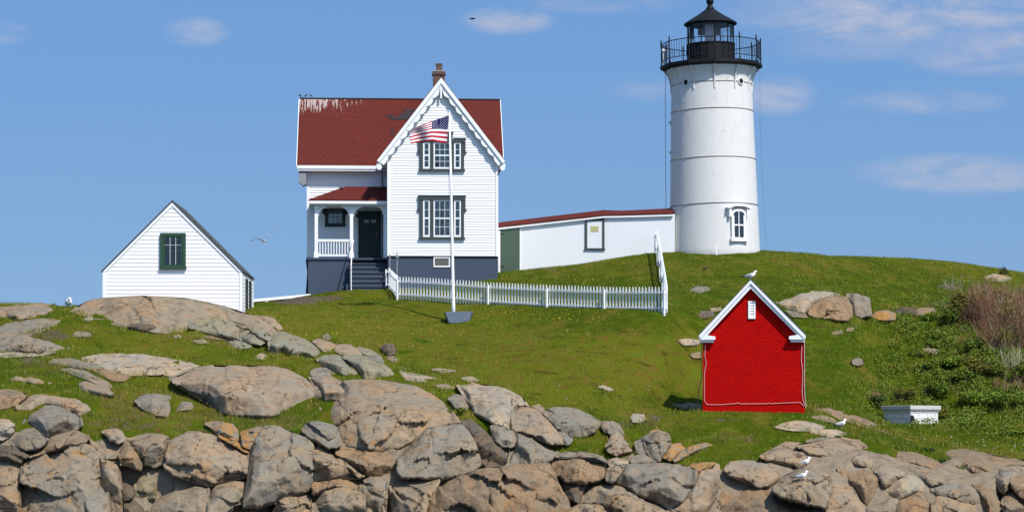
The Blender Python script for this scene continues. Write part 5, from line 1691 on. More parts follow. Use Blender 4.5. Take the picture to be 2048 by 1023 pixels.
# steps
stp = MB()
n = 7
s0, s1 = hx(699, PV), GL - .02
g0 = -.12
for i in range(n):
    zt_ = FLZ - .06 - (FLZ - .06 - g0) * (i + 1) / (n + .2)
    ya = PV - .05 - .225 * (i + 1)
    stp.mi = 0
    stp.box(s0, s1, ya, ya + .25, zt_ - .05, zt_)
    stp.mi = 1
    stp.box(s0 + .02, s1 - .02, ya + .05, ya + .07, zt_ - .30, zt_ - .052)
stp.mi = 0
stp.box(s0 - .04, s0 - .005, PV - .3, PV - .05, FB, FLZ - .3)
stp.build('steps', [M['steps'], M['navy']], pr)
m = MB()
m.box(hx(693, 0.2), s0 - .045, -.55, .3, FB, .25)
m.build('step_block', M['navy'], pr)
# posts
def post(u, name='post'):
    p = MB()
    zt2 = pz(412)
    p.box(u - .085, u + .085, PV, PV + .17, FLZ + .26, zt2)
    p.prism([(u - .12, FLZ - .02), (u + .12, FLZ - .02), (u + .12, FLZ + .2), (u + .085, FLZ + .27), (u - .085, FLZ + .27), (u - .12, FLZ + .2)], PV - .03, PV + .2)
    p.box(u - .12, u + .12, PV - .035, PV + .205, zt2 - .14, zt2 - .04)
    p.build(name, M['white_trim'], pr, bevel=.008)
u1, u2, u3 = hx(632.5, PV), hx(703, PV), hx(769, PV)
post(u1); post(u2)
hp = MB()
hp.box(u3 - .05, GL - .018, PV + .01, PV + .16, FLZ - .02, pz(412))
hp.build('post', M['white_trim'], pr)
# header beam and arched spandrels
hb = MB()
zh0, zh1 = pz(412), pz(404)
hb.box(u1 - .11, GL - .016, PV + .005, PV + .165, zh0, zh1 + .05)
hb.build('header_beam', M['white_trim'], pr)
def spandrel(ua, s, wdt, hgt):
    pts = [(ua, zh0)]
    for i in range(13):
        q = i / 12
        an = math.pi / 2 * q
        rr = 1 - .10 * abs(math.sin(q * math.pi * 3))
        pts.append((ua + s * (wdt - wdt * math.sin(an) * rr), zh0 - hgt + hgt * (1 - (1 - math.cos(an)) * rr) - 0 * q))
    pts = [(ua, zh0), (ua + s * wdt, zh0), (ua + s * wdt * .96, zh0 - hgt * .12)]
    for i in range(11):
        an = math.pi / 2 * i / 10
        wob = 1 + .09 * math.cos(i * 2.4)
        pts.append((ua + s * (wdt - wdt * .86 * math.sin(an) * wob), zh0 - hgt * .12 - hgt * .80 * (1 - math.cos(an)) * wob))
    pts.append((ua, zh0 - hgt))
    x = MB()
    x.prism(pts, PV + .05, PV + .12)
    x.build('spandrel', M['white_trim'], pr)
spandrel(u1 + .086, 1, .46, .50); spandrel(u2 - .086, -1, .46, .50)
spandrel(u2 + .086, 1, .46, .50); spandrel(u3 - .051, -1, .30, .42)
# balustrade
rl = MB()
ra0, ra1 = u1 + .087, u2 - .087
rl.box(ra0, ra1, PV + .04, PV + .14, pz(483), pz(478))
rl.box(ra0, ra1, PV + .05, PV + .13, pz(512), pz(508.5))
rlo = rl.build('railing', M['white_trim'], pr)
for i in range(11):
    x = ra0 + (ra1 - ra0) * (i + .7) / 11.4
    MB().box(x - .025, x + .025, PV + .065, PV + .115, pz(508.5), pz(483)).build('baluster', M['white_trim'], rlo)
hr = MB()
hr.tube([(u2 + .10, PV - .05, FLZ + .85), (u2 + .03, PV - .45, FLZ + .55), (u2 - .0, -.5, FLZ - .55)], .03, 8)
hr.tube([(u2 - .0, -.5, FLZ - .5), (u2 - .0, -.5, -.2)], .028, 8)
hr.build('handrail', M['white_trim'], pr)
# porch roof
pe = pz(399, .75)
pt_ = hz(373, V1, 720)
v0 = .72
la, lb = hx(617, v0), hx(690, V1)
rf = MB()
A = [(la, v0, pe), (GL - .015, v0, pe), (GL - .015, V1 - .022, pt_), (lb, V1 - .022, pt_)]
B_ = [(la, V1 - .022, pe), (la, v0, pe), (lb, V1 - .022, pt_)]
n0 = [(x, y, z - .06) for x, y, z in A]
rf.add(A + [(la, V1 - .022, pe)] + n0 + [(la, V1 - .022, pe - .06)],
       [(0, 1, 2, 3), (4, 0, 3), (5, 8, 7, 6), (0, 5, 6, 1), (4, 9, 5, 0), (1, 6, 7, 2)])
rf.build('porch_roof', M['roof2'], pr)
fa_ = MB()
fa_.box(la + .02, GL - .016, v0 + .01, v0 + .06, pe - .20, pe - .062)
fa_.box(la + .02, la + .07, v0 + .06, V1 - .04, pe - .20, pe - .062)
fa_.box(la + .07, GL - .016, v0 + .06, V1 - .04, pe - .24, pe - .20)
fa_.build('porch_fascia', M['white_trim'], pr)
# door
dz0, dz1 = FLZ - .02, hz(433, V1, 740)
d0, d1 = hx(722, V1), hx(758, V1)
df = MB()
fv = V1 - .05
df.box(d0 - .14, d0, fv - .05, V1 - .02, dz0, dz1); df.box(d1, d1 + .14, fv - .05, V1 - .02, dz0, dz1)
df.box(d0 - .16, d1 + .16, fv - .06, V1 - .02, dz1, dz1 + .28)
for s, e in ((-1, d0 - .14), (1, d1 + .14)):
    df.prism([(e, dz1 - .1), (e + s * .14, dz1), (e + s * .14, dz1 + .12), (e, dz1 + .12)], fv - .04, V1 - .03)
do = df.build('door', M['door_green'], house)
dm = MB()
dm.box(d0 + .002, d1 - .002, fv, fv + .03, dz0 + .02, dz1 - .002)
H = dz1 - dz0
for (a, b, c, e) in ((.10, .46, .10, .36), (.54, .90, .10, .36), (.10, .46, .42, .80), (.54, .90, .42, .80)):
    x0, x1 = d0 + (d1 - d0) * a, d0 + (d1 - d0) * b
    z0, z1 = dz0 + H * c, dz0 + H * e
    for q in ((x0, x1, z0, z0 + .03), (x0, x1, z1 - .03, z1), (x0, x0 + .03, z0 + .03, z1 - .03), (x1 - .03, x1, z0 + .03, z1 - .03)):
        dm.box(q[0], q[1], fv - .018, fv, q[2], q[3])
dm.build('door_leaf', M['door_green'], do)
lt = MB()
for a, b in ((.16, .44), (.56, .84)):
    lt.box(d0 + (d1 - d0) * a, d0 + (d1 - d0) * b, fv - .012, fv - .001, dz0 + H * .86, dz0 + H * .925)
lt.build('door_light', M['glass'] if False else M['curtain'], do)
kb = MB(); kb.ball((d1 - .12, fv - .05, hz(472, V1, 740)), .04, 8); kb.box(d1 - .14, d1 - .10, fv - .01, fv - .001, hz(466, V1, 740), hz(464, V1, 740))
kb.build('door_handle', M['brass'], do)
# porch window
x0, x1, z0, z1 = hx(651, V1), hx(690, V1), hz(449, V1, 670), hz(418, V1, 670)
pw = MB()
vv = V1 - .03
pw.box(x0 - .02, x0 + .1, vv - .08, vv, z0, z1); pw.box(x1 - .1, x1 + .02, vv - .08, vv, z0, z1)
pw.box(x0 - .03, x1 + .03, vv - .10, vv, z0 - .11, z0); pw.box(x0 - .03, x1 + .03, vv - .09, vv, z1, z1 + .2)
for s, e in ((-1, x0 - .02), (1, x1 + .02)):
    pw.prism([(e, z1 - .32), (e + s * .12, z1 - .22), (e + s * .12, z1), (e, z1)], vv - .05, vv - .004)
pwo = pw.build('porch_window', M['door_green'], house)
sash(pwo, x0 + .1, x1 - .1, z0, z1, vv - .035, M['slate_green'], 3, 2, False, .05, back='curtain')
m = MB()                                        # grey cistern crate and pipe at the left foot of the porch
m.box(hx(613, 2.0), hx(626, 2.0), 1.7, 2.3, hz(530, 2), hz(516, 2))
m.tube([(hx(613, 1.6), 1.6, hz(520, 1.6)), (hx(616, 1.6), 1.6, hz(545, 1.6)), (hx(613, 1.6), 1.6, hz(588, 1.6))], .04, 8)
m.build('drain_pipe', M['dark'], house)
# lamp post left of the fence
lp = empty('yard_lamp', H0, (0, 0, HR), label='small lamp on a thin post by the porch steps at the fence end', cat='lamp post')
LV = -1.6
lu = HL(794, 500, LV)[0]
MB().tube([(lu, LV, -.6), (lu, LV, HL(794, 517, LV)[1])], .03, 8).build('post', M['metal_and_shade_grey'], lp)
zl = HL(794, 517, LV)[1]
lh = MB(); lh.lathe([(.04, zl), (.09, zl + .04), (.09, zl + .10), (.11, zl + .12), (.02, zl + .26), (.012, zl + .36)], 12, lu, LV)
lh.build('lamp_head', M['metal_and_shade_grey'], lp)
sp = MB(); sp.tube([(lu - .35, LV + 1.2, -.2), (lu - .35, LV + 1.2, 1.75)], .03, 8); sp.build('meter_post', M['metal_and_shade_grey'], lp)

# ---------------------------------------------------------------- covered way between house and tower
cw = empty('covered_walkway', P(1168, 545, 133.6), (0, 0, 0), label='low white covered passage with red roof joining house to lighthouse', cat='passage')
O = Vector(cw.location)
DW = 133.6
cx_ = lambda px: (px - 1168) / F * DW
cz_ = lambda py: (545 - py) / F * DW
wl = MB()
top = [(994, 455.5), (1208, 432), (1240, 432), (1340, 428)]
pts = [(cx_(994), cz_(600)), (cx_(1350), cz_(560))] + [(cx_(px), cz_(py)) for px, py in ((1350, 428), (1240, 431), (1208, 432), (994, 455.5))]
wl.prism(pts, 0, 2.3)
wl.build('wall', M['limewash'], cw)
skirt = MB()
skirt.prism([(cx_(1037), cz_(548)), (cx_(1110), cz_(548)), (cx_(1110), cz_(539)), (cx_(1037), cz_(542))], -.05, -.002)
skirt.build('plinth', M['white_trim'], cw)
rf = MB()
ev = [(992, 455), (1208, 431), (1242, 430.5), (1346, 427.5)]
rd = [(992, 445), (1208, 419.5), (1242, 421), (1346, 416)]
fr = -.16
vs = []
for (px, py), (qx, qy) in zip(ev, rd):
    d1 = (DW + 1.15) / DW
    vs += [(cx_(px), fr, cz_(py) - .02), (cx_(px), fr, cz_(py) + .05), ((qx - 1024) / F * (DW + 1.15) - O.x, 1.15, (HOR - qy) / F * (DW + 1.15) - O.z),
           (cx_(px), 2.46, cz_(py) + .05), (cx_(px), 2.46, cz_(py) - .02)]
fs2 = []
for i in range(3):
    o = i * 5
    for k in range(5):
        l = (k + 1) % 5
        fs2.append((o + k, o + 5 + k, o + 5 + l, o + l))
fs2 += [(0, 1, 2, 3, 4), (19, 18, 17, 16, 15)]
rf.add(vs, fs2)
rf.build('roof', M['roof2'], cw)
fc = MB()
for (a, b) in zip(ev[:-1], ev[1:]):
    fc.hexa([(cx_(a[0]), fr + .02, cz_(a[1]) - .12), (cx_(b[0]), fr + .02, cz_(b[1]) - .12), (cx_(b[0]), -.003, cz_(b[1]) - .12), (cx_(a[0]), -.003, cz_(a[1]) - .12)],
            [(cx_(a[0]), fr + .02, cz_(a[1]) - .021), (cx_(b[0]), fr + .02, cz_(b[1]) - .021), (cx_(b[0]), -.003, cz_(b[1]) - .021), (cx_(a[0]), -.003, cz_(a[1]) - .021)])
fc.build('fascia', M['white_trim'], cw)
dd = MB()
dd.prism([(cx_(1001), cz_(543)), (cx_(1039), cz_(543)), (cx_(1039), cz_(456.5)), (cx_(1001), cz_(460))], -.06, -.004)
ddo = dd.build('plank_door', M['barn_green'], cw)
hg = MB()
for py in (468, 533): hg.box(cx_(1001), cx_(1008), -.075, -.061, cz_(py) - .02, cz_(py) + .02)
hg.build('hinge', M['iron'], ddo)
jb = MB()
jb.box(cx_(996.5), cx_(1000.5), -.08, -.003, cz_(545), cz_(458)); jb.box(cx_(1039.5), cx_(1042), -.03, -.003, cz_(545), cz_(455))
jb.build('door_jamb', M['white_trim'], cw)
wn = MB()
x0, x1, z0, z1 = cx_(1170), cx_(1209), cz_(499.5), cz_(437)
f = .115
wn.box(x0, x0 + f, -.06, -.003, z0 + .09, z1 - f); wn.box(x1 - f, x1, -.06, -.003, z0 + .09, z1 - f)
wn.box(x0, x1, -.06, -.003, z1 - f, z1); wn.box(x0 - .03, x1 + .03, -.09, -.003, z0, z0 + .089)
wno = wn.build('window', M['slate_green'], cw)
MB().box(x0 + f, x1 - f, -.03, -.004, z0 + .09, z1 - f).build('shutter_board', M['limewash'], wno)
yp = MB(); yp.box(cx_(1181), cx_(1197), -.04, -.031, cz_(463.5), cz_(452)); ypo = yp.build('yellow_pane', M['yellow_pane'], wno)

# ---------------------------------------------------------------- lighthouse
LD = 135.0
lk = LD / F
LB = P(1429.5, 502, LD)
lt_ = empty('lighthouse', LB, (0, math.radians(-1.1), 0), label='tall white conical lighthouse with black iron lantern and round railed gallery', cat='lighthouse')
T = MB()
lz = lambda py: (502 - py) * lk                 # height from the silhouette rows
R0, R1 = 90.0 * lk, 80.5 * lk
ZT = lz(173)
rad = lambda z: R0 + (R1 - R0) * z / ZT
profl = [(R0 * 1.008, -1.2), (R0, 0)]
for i in range(1, 33): profl.append((rad(ZT * i / 32), ZT * i / 32))
ZC = lz(141)
for i in range(1, 11):
    q = i / 10
    profl.append((R1 + (91 * lk - R1) * (q ** 2.6), ZT + (ZC - ZT) * q))
T.lathe(profl, 96)
T.build('tower_wall', M['tower'], lt_, smooth=True)
for py in (172, 225, 321, 413):
    z = lz(py)
    r_ = rad(z)
    MB().lathe([(r_ - .02, z - .028), (r_ + .022, z - .028), (r_ + .022, z + .022), (r_ - .02, z + .03)], 96).build('iron_seam', M['metal_and_shade_grey'] if py > 400 else paint('rusty_seam', (.42, .37, .31), .7, .2, 3.0, (.3, .22, .15)), lt_, smooth=True)
# gallery
GRd = 102.5 * lk
ZD = lz(137)
g = MB()
N12 = 12
a0 = -math.pi / 2
g.lathe([(91 * lk, ZC - .01), (GRd * .96, ZC + .04), (GRd, ZC + .10), (GRd, ZD + .14), (GRd * .98, ZD + .16)], N12, a0=a0)
g.build('gallery_deck', M['iron'], lt_)
ZG0 = ZD + .16
RP = GRd * .97
rail = MB()
zr_t, zr_m, zr_b = ZG0 + 1.12, ZG0 + .74, ZG0 + .24
cor = [(RP * math.cos(a0 + 2 * math.pi * i / N12), RP * math.sin(a0 + 2 * math.pi * i / N12)) for i in range(N12)]
rail.tube([(x, y, zr_t) for x, y in cor], .024, 6, closed=True)
rlo = rail.build('gallery_railing', M['iron'], lt_)
rail = MB()
rail.tube([(x, y, zr_b) for x, y in cor], .02, 6, closed=True)
rail.build('lower_rail', M['iron'], rlo)
for i in range(N12):
    a, b = cor[i], cor[(i + 1) % N12]
    p = MB()
    p.lathe([(.042, ZG0 - .02), (.042, ZG0 + .1), (.03, ZG0 + .14), (.03, zr_t - .1), (.045, zr_t), (.03, zr_t + .07), (.045, zr_t + .12), (.012, zr_t + .27)], 8, a[0], a[1])
    p.build('post', M['iron'], rlo)
    for k in range(1, 8):
        q = k / 8
        x, y = a[0] * (1 - q) + b[0] * q, a[1] * (1 - q) + b[1] * q
        MB().tube([(x, y, zr_b), (x, y, zr_t)], .011, 5).build('baluster', M['iron'], rlo)
# brackets
for i in range(N12):
    an = a0 + 2 * math.pi * i / N12
    bm = MB()
    bm.M = Matrix.Rotation(an, 4, 'Z')
    pts = []
    zb0 = ZT - .35
    inner, outer = [], []
    for k in range(9):
        q = k / 8
        rin = rad(min(zb0 + (ZC - zb0) * q, ZT)) if zb0 + (ZC - zb0) * q < ZT else R1 + (91 * lk - R1) * (((zb0 + (ZC - zb0) * q - ZT) / (ZC - ZT)) ** 2.6)
        ro = rad(zb0) + .04 + (GRd * .93 - rad(zb0) - .04) * (q ** 3.0)
        ro = max(ro, rin + .03)
        pts.append((rin - .02, ro, zb0 + (ZC - zb0) * q))
    vs = []
    for rin, ro, z in pts:
        vs += [(rin, -.035, z), (ro, -.035, z), (ro, .035, z), (rin, .035, z)]
    fs3 = []
    for k in range(8):
        o = k * 4
        for j in range(4):
            l = (j + 1) % 4
            fs3.append((o + j, o + l, o + 4 + l, o + 4 + j))
    fs3 += [(3, 2, 1, 0), (32, 33, 34, 35)]
    bm.add(vs, fs3)
    bm.ball((GRd * .90, 0, ZC - .06), .075, 8)
    bm.build('gallery_bracket', M['tower'], lt_)
# lantern
RM = 47.5 * lk
NL = 10
al = -math.pi / 2 + math.pi / NL * .4
ZM = ZG0 + 1.08
lm = MB()
lm.lathe([(RM + .05, ZG0 - .02), (RM + .05, ZG0 + .12), (RM, ZG0 + .16), (RM, ZM - .08), (RM + .04, ZM - .05), (RM + .04, ZM), (RM - .1, ZM + .002)], NL * 2, a0=al)
for k in range(NL * 2):
    an = al + 2 * math.pi * k / (NL * 2)
    lm.M = Matrix.Rotation(an, 4, 'Z')
    lm.box(RM - .01, RM + .022, -.018, .018, ZG0 + .16, ZM - .08)
lm.M = None
lm.build('lantern_base', M['iron'], lt_)
ZR = lz(50)
RG_ = RM - .04
gv = [(RG_ * math.cos(al + 2 * math.pi * k / NL), RG_ * math.sin(al + 2 * math.pi * k / NL)) for k in range(NL)]
mu = MB()
for x, y in gv: mu.tube([(x, y, ZM), (x, y, ZR + .05)], .032, 6)
mu.lathe([(RG_ - .02, ZR - .03), (RG_ + .03, ZR - .03), (RG_ + .03, ZR + .06), (RG_ - .02, ZR + .06)], NL, a0=al)
mu.build('lantern_mullion', M['iron'], lt_)
for k in range(NL):
    a, b = gv[k], gv[(k + 1) % NL]
    s = .99
    gm = MB()
    gm.add([(a[0] * s, a[1] * s, ZM), (b[0] * s, b[1] * s, ZM), (b[0] * s, b[1] * s, ZR), (a[0] * s, a[1] * s, ZR)], [(0, 1, 2, 3)])
    gm.build('lantern_pane', M['lantern_glass'], lt_)
rf = MB()
ZP = lz(19)
rf.lathe([(RG_ - .05, ZR + .03), (53 * lk, ZR - .0), (53.5 * lk, ZR + .05), (50 * lk, ZR + .13), (26 * lk, ZR + .13 + (ZP - ZR - .13) * .55), (9 * lk, ZP)], NL * 2, a0=al)
rf.build('lantern_roof', M['iron'], lt_)
vb = MB()
zb = lz(3)
vb.lathe([(9 * lk, ZP - .02), (8.5 * lk, ZP + .05), (6.5 * lk, ZP + .12), (4.6 * lk, ZP + .2), (5.4 * lk, ZP + .24), (4.6 * lk, ZP + .28)] +
         [(max(7.6 * lk * math.sin(math.pi * i / 12), .03), zb - 7.6 * lk * math.cos(math.pi * i / 12)) for i in range(2, 12)] + [(.03, zb + .5), (.008, zb + .9)], 24)
vb.build('ventilator_ball', M['iron'], lt_, smooth=True)
ln = MB()
ln.lathe([(.16, ZM - .4), (.16, ZM + .05), (.26, ZM + .1), (.30, ZM + .30), (.26, ZM + .52), (.12, ZM + .6)], 20)
ln.build('lamp_lens', paint('red_lamp_lens', (.42, .10, .09), .15, .0), lt_, smooth=True)
cu = MB()
for i in range(7):
    an = math.pi / 2 + (i - 3) * .17
    r2 = RG_ - .16
    cu.M = Matrix.Rotation(an, 4, 'Z')
    cu.box(r2 - .02, r2, -.115, .115, ZM + .62, ZR)
cu.M = Matrix.Rotation(-1.72, 4, 'Z')
cu.box(.42, .44, -.26, .2, ZM, ZR - .02)
cu.build('lantern_screen', paint('lantern_curtain', (.52, .47, .46), .9, .06), lt_)
# window
TW = MB()
zw0, zw1 = lz(484.5), lz(430)
an = math.asin(41.0 / 89) - math.pi / 2
zmid = (zw0 + zw1) / 2
MWX = Matrix.Rotation(an + math.pi / 2, 4, 'Z') @ Matrix.Translation((0, -rad(zmid), zmid))
hw = .335
hh = (zw1 - zw0) / 2
def arch(h, r, n=12, zs=None):
    zs = h - r * .55
    return [(-r, zs)] + [(-r * math.cos(math.pi * i / n), zs + r * .55 * math.sin(math.pi * i / n)) for i in range(1, n)] + [(r, zs)]
TW.M = MWX
oa, ia = arch(hh + .10, hw + .1), arch(hh, hw)
for i in range(len(oa) - 1):
    TW.hexa([(ia[i][0], -.10, ia[i][1]), (oa[i][0], -.10, oa[i][1]), (oa[i + 1][0], -.10, oa[i + 1][1]), (ia[i + 1][0], -.10, ia[i + 1][1])][::-1],
            [(ia[i][0], .16, ia[i][1]), (oa[i][0], .16, oa[i][1]), (oa[i + 1][0], .16, oa[i + 1][1]), (ia[i + 1][0], .16, ia[i + 1][1])][::-1])
zs = oa[0][1]
TW.box(-hw - .1, -hw, -.10, .16, -hh, zs); TW.box(hw, hw + .1, -.10, .16, -hh, zs)
TW.box(-hw - .18, hw + .18, -.16, .16, -hh - .13, -hh - .002)
# hood
hd = [(-hw - .22, hh - .16), (-hw - .22, hh + .12), (-hw - .36, hh + .12), (-hw - .36, hh + .2), (0, hh + .40), (hw + .36, hh + .2), (hw + .36, hh + .12), (hw + .22, hh + .12), (hw + .22, hh - .16),
      (hw + .13, hh - .16), (hw + .13, hh + .06), (0, hh + .18), (-hw - .13, hh + .06), (-hw - .13, hh - .16)]
for i in range(4): pass
def hoodpart(p, y0=-.19): TW.prism(p, y0, .2)
hoodpart([(-hw - .36, hh + .10), (-hw - .36, hh + .18), (-.28, hh + .34), (.28, hh + .34), (hw + .36, hh + .18), (hw + .36, hh + .10), (.28, hh + .24), (-.28, hh + .24)], -.22)
hoodpart([(-hw - .26, hh - .30), (-hw - .26, hh + .12), (-hw - .13, hh + .16), (-hw - .13, hh - .30)], -.15)
hoodpart([(hw + .13, hh - .30), (hw + .13, hh + .16), (hw + .26, hh + .12), (hw + .26, hh - .30)], -.15)
two = TW.build('window', M['white_trim'], lt_)
sm = MB(); sm.M = MWX
sm.box(-hw, -hw + .055, -.09, -.05, -hh, hh - .22); sm.box(hw - .055, hw, -.09, -.05, -hh, hh - .22)
sm.box(-hw, hw, -.092, -.05, -hh, -hh + .07); sm.box(-hw, hw, -.095, -.05, -.04, .03)
sm.box(-.02, .02, -.088, -.05, -hh, hh)
sm.build('sash', M['white_trim'], two)
gm = MB(); gm.M = MWX
gm.prism([(-hw, -hh), (hw, -hh)] + arch(hh, hw)[::-1], -.046, -.040)
gm.build('pane', M['glass'], two)
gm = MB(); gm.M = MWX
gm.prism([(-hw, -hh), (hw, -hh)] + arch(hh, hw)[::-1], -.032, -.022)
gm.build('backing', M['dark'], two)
# portholes
for off in (-54.5, 52.5):
    z = lz(172) - .0
    an = math.asin(off / 80.5)
    pm = MB()
    pm.M = Matrix.Rotation(an, 4, 'Z') @ Matrix.Translation((0, -rad(z) - .0, z)) @ Matrix.Rotation(math.pi / 2, 4, 'X')
    pm.lathe([(.20, -.06), (.20, .06), (.14, .06), (.135, -.02)], 20)
    po = pm.build('porthole', M['tower'], lt_, smooth=False)
    pg = MB(); pg.M = pm.M
    pg.lathe([(.138, .02), (.138, .035)], 20)
    pg.build('pane', M['dark'], po)
# fittings on the left side, downpipe and guy wire
ft = MB()
for py, s in ((246, 1.0), (305, .7)):
    z = lz(py)
    x = -rad(z)
    ft.box(x - .14 * s, x + .05, -.3, -.12, z + .02, z + .10 * s)
    ft.tube([(x - .05, -.2, z - .12 * s), (x - .05, -.2, z + .06)], .03, 6)
ft.build('lamp_fitting', M['tower'], lt_)
cb = MB()
cb.tube([(-92 * lk, -.4, ZC + .02), (-94 * lk, -.4, lz(200)), (-96 * lk, -.45, lz(330)), (-97 * lk, -.5, lz(422))], .014, 6)
cb.build('downpipe', M['cable'], lt_)
cb = MB()
cb.tube([(98 * lk, .2, ZC), (96 * lk, .2, lz(250)), (100 * lk, .2, lz(400)), (104 * lk, .2, lz(500))], .004, 5)
cb.build('ground_wire', M['cable'], lt_)
pl = MB(); pl.box(-5.5 * lk, -3.6 * lk, -R0 - .3, -R0 - .25, -.4, lz(497)); pl.build('ground_rod', M['white_trim'], lt_)
fl = MB()                                       # floodlight on the gallery rail
fx, fy = RP * math.cos(a0 - 2 * math.pi * 3 / N12 + .15), RP * math.sin(a0 - 2 * math.pi * 3 / N12 + .15)
fl.ball((fx + .06, fy, ZG0 + .75), .10, 8)
fl.tube([(fx + .05, fy, ZG0), (fx + .05, fy, ZG0 + .7)], .02, 6)
fl.build('floodlight', M['white_trim'], lt_, smooth=True)

# ---------------------------------------------------------------- red brick oil house
SD = 106.0
sk = SD / F
S0 = P(1507.5, 822, SD)
red = empty('red_shed', S0, (0, 0, math.radians(-5.4)), label='small red painted brick shed with white gable trim on the lower lawn', cat='shed')
su = lambda px: (px - 1507.5) * sk
sz = lambda py: (822 - py) * sk
W2 = su(1609)
Wl = su(1406)
um = su(1501.5)
ze, za = sz(674), sz(585)
dep = 2.1
b = MB()
b.prism([(Wl, -.7), (W2, -.7), (W2, ze), (um, za + .35), (Wl, ze)], 0, dep)
b.build('wall', M['red_brick'], red)
rt_ = MB()
zA = sz(560)
sl = (zA - sz(672)) / (su(1610) - um)
for s, ex in ((-1, su(1397.5)), (1, su(1611))):
    zE = sz(671)
    rt_.prism([(ex, zE), (um, zA), (um, zA - .15), (ex - s * .10, zE - .10)], -.30, -.06)
    rt_.prism([(ex - s * .1, zE - .08), (um, zA - .12), (um, zA - .34), (ex - s * .24, zE - .10)], -.24, -.004)
    xa, xb = sorted((ex - s * .05, ex - s * .66))
    rt_.prism([(ex, zE - .02), (ex, zE - .08), (ex - s * .06, zE - .16), (ex - s * .68, zE - .16), (ex - s * .68, zE - .03), (ex - s * .3, zE + .03)], -.27, .0 - .003)
    rt_.prism([(ex - s * .06, zE - .16), (ex - s * .06, zE - .27), (ex - s * .62, zE - .27), (ex - s * .62, zE - .16)], -.17, -.003)
rt_.build('gable_trim', M['white_trim'], red)
rf = MB()
for s, ex in ((-1, su(1397.5)), (1, su(1611))):
    zE = sz(671)
    a = [(ex, -.31, zE), (um, -.31, zA), (um, dep + .3, zA), (ex, dep + .3, zE)]
    if s < 0: a = a[::-1]
    rf.hexa(a, [(x, y, z + .05) for x, y, z in a])
rf.build('roof', M['grey_shingle'], red)
vt = MB()
x0, x1, z0, z1 = su(1496.5), su(1511), sz(637), sz(601.5)
vt.box(x0, x0 + .075, -.06, -.003, z0 + .09, z1 - .05); vt.box(x1 - .075, x1, -.06, -.003, z0 + .09, z1 - .05)
vt.box(x0, x1, -.07, -.003, z0, z0 + .09); vt.box(x0, x1, -.06, -.003, z1 - .05, z1)
vto = vt.build('louvre_vent', M['white_trim'], red)
lv = MB()
nl = 5
for i in range(nl):
    z = z0 + .09 + (z1 - z0 - .14) * i / nl
    h = (z1 - z0 - .14) / nl
    lv.hexa([(x0 + .076, -.05, z), (x1 - .076, -.05, z), (x1 - .076, -.035, z), (x0 + .076, -.035, z)], [(x0 + .076, -.02, z + h * .8), (x1 - .076, -.02, z + h * .8), (x1 - .076, -.006, z + h * .8), (x0 + .076, -.006, z + h * .8)])
lv.build('louvre', M['white_trim'], vto)
cdt = MB()
def wob(pts, rr):
    q = []
    for i, (px, py) in enumerate(pts):
        q.append((su(px), -.03, sz(py)))
    cdt.tube(q, rr, 6)
wob([(1411, 688), (1410, 710), (1412.5, 725), (1409, 745), (1409, 780), (1409, 800), (1414, 808), (1440, 808.5), (1473, 806), (1476, 804.5), (1480, 807), (1535, 806.5), (1538, 805), (1541, 806.5), (1575, 805), (1600, 804), (1607, 812)], .011)
wob([(1603, 690), (1602, 720), (1605, 745), (1603.5, 780), (1605, 800), (1611, 814)], .012)
wob([(1608, 676), (1608.5, 720), (1608, 770), (1610, 805), (1613, 812)], .014)
cdt.build('conduit', M['conduit'], red)
cb = MB()
cb.tube([(su(1404), -.06, sz(680)), (su(1404), -.05, sz(755)), (su(1398), -.2, sz(775)), (su(1396), -.25, sz(800)), (su(1399), -.2, sz(822))], .018, 6)
cb.build('hanging_cable', M['cable'], red)

# ---------------------------------------------------------------- white block well housing
wd = 109.6
wk = wd / F
wb = empty('well_housing', P(1821, 847, wd), (0, 0, math.radians(35)), label='low white block box with a grey slab lid and a hole at its corner', cat='well housing')
s_ = 76 * wk
hgt = (847 - 818) * wk
x = MB(); x.box(0, s_, 0, s_, -.5, hgt)
x.build('block_wall', M['white_block'], wb)
x = MB(); x.box(-.09, s_ + .09, -.09, s_ + .09, hgt + .002, hgt + .17); x.box(-.05, s_ + .05, -.05, s_ + .05, hgt - .06, hgt + .002)
x.build('lid_slab', paint('lid_concrete', (.50, .49, .46), .9, .14, 2.5, (.25, .24, .22)), wb, bevel=.012)
x = MB(); x.M = Matrix.Translation((.02, -.003, .21)) @ Matrix.Rotation(math.pi / 2, 4, 'X')
x.add([(-.03, -.16, 0), (.14, -.20, 0), (.23, -.05, 0), (.17, .12, 0), (.04, .18, 0), (-.03, .12, 0), (-.03, -.16, .006), (.14, -.20, .006), (.23, -.05, .006), (.17, .12, .006), (.04, .18, .006), (-.03, .12, .006)],
      [(5, 4, 3, 2, 1, 0), (6, 7, 8, 9, 10, 11)] + [(i, (i + 1) % 6, (i + 1) % 6 + 6, i + 6) for i in range(6)])
x.build('broken_hole', M['dark'], wb)
x = MB(); x.M = Matrix.Translation((.1, -.08, 0)); x.prism([(-.12, -.1), (.14, -.1), (.12, .05), (.02, .12), (-.1, .06)], -.08, .06)
x.build('loose_block', M['conc'], wb)

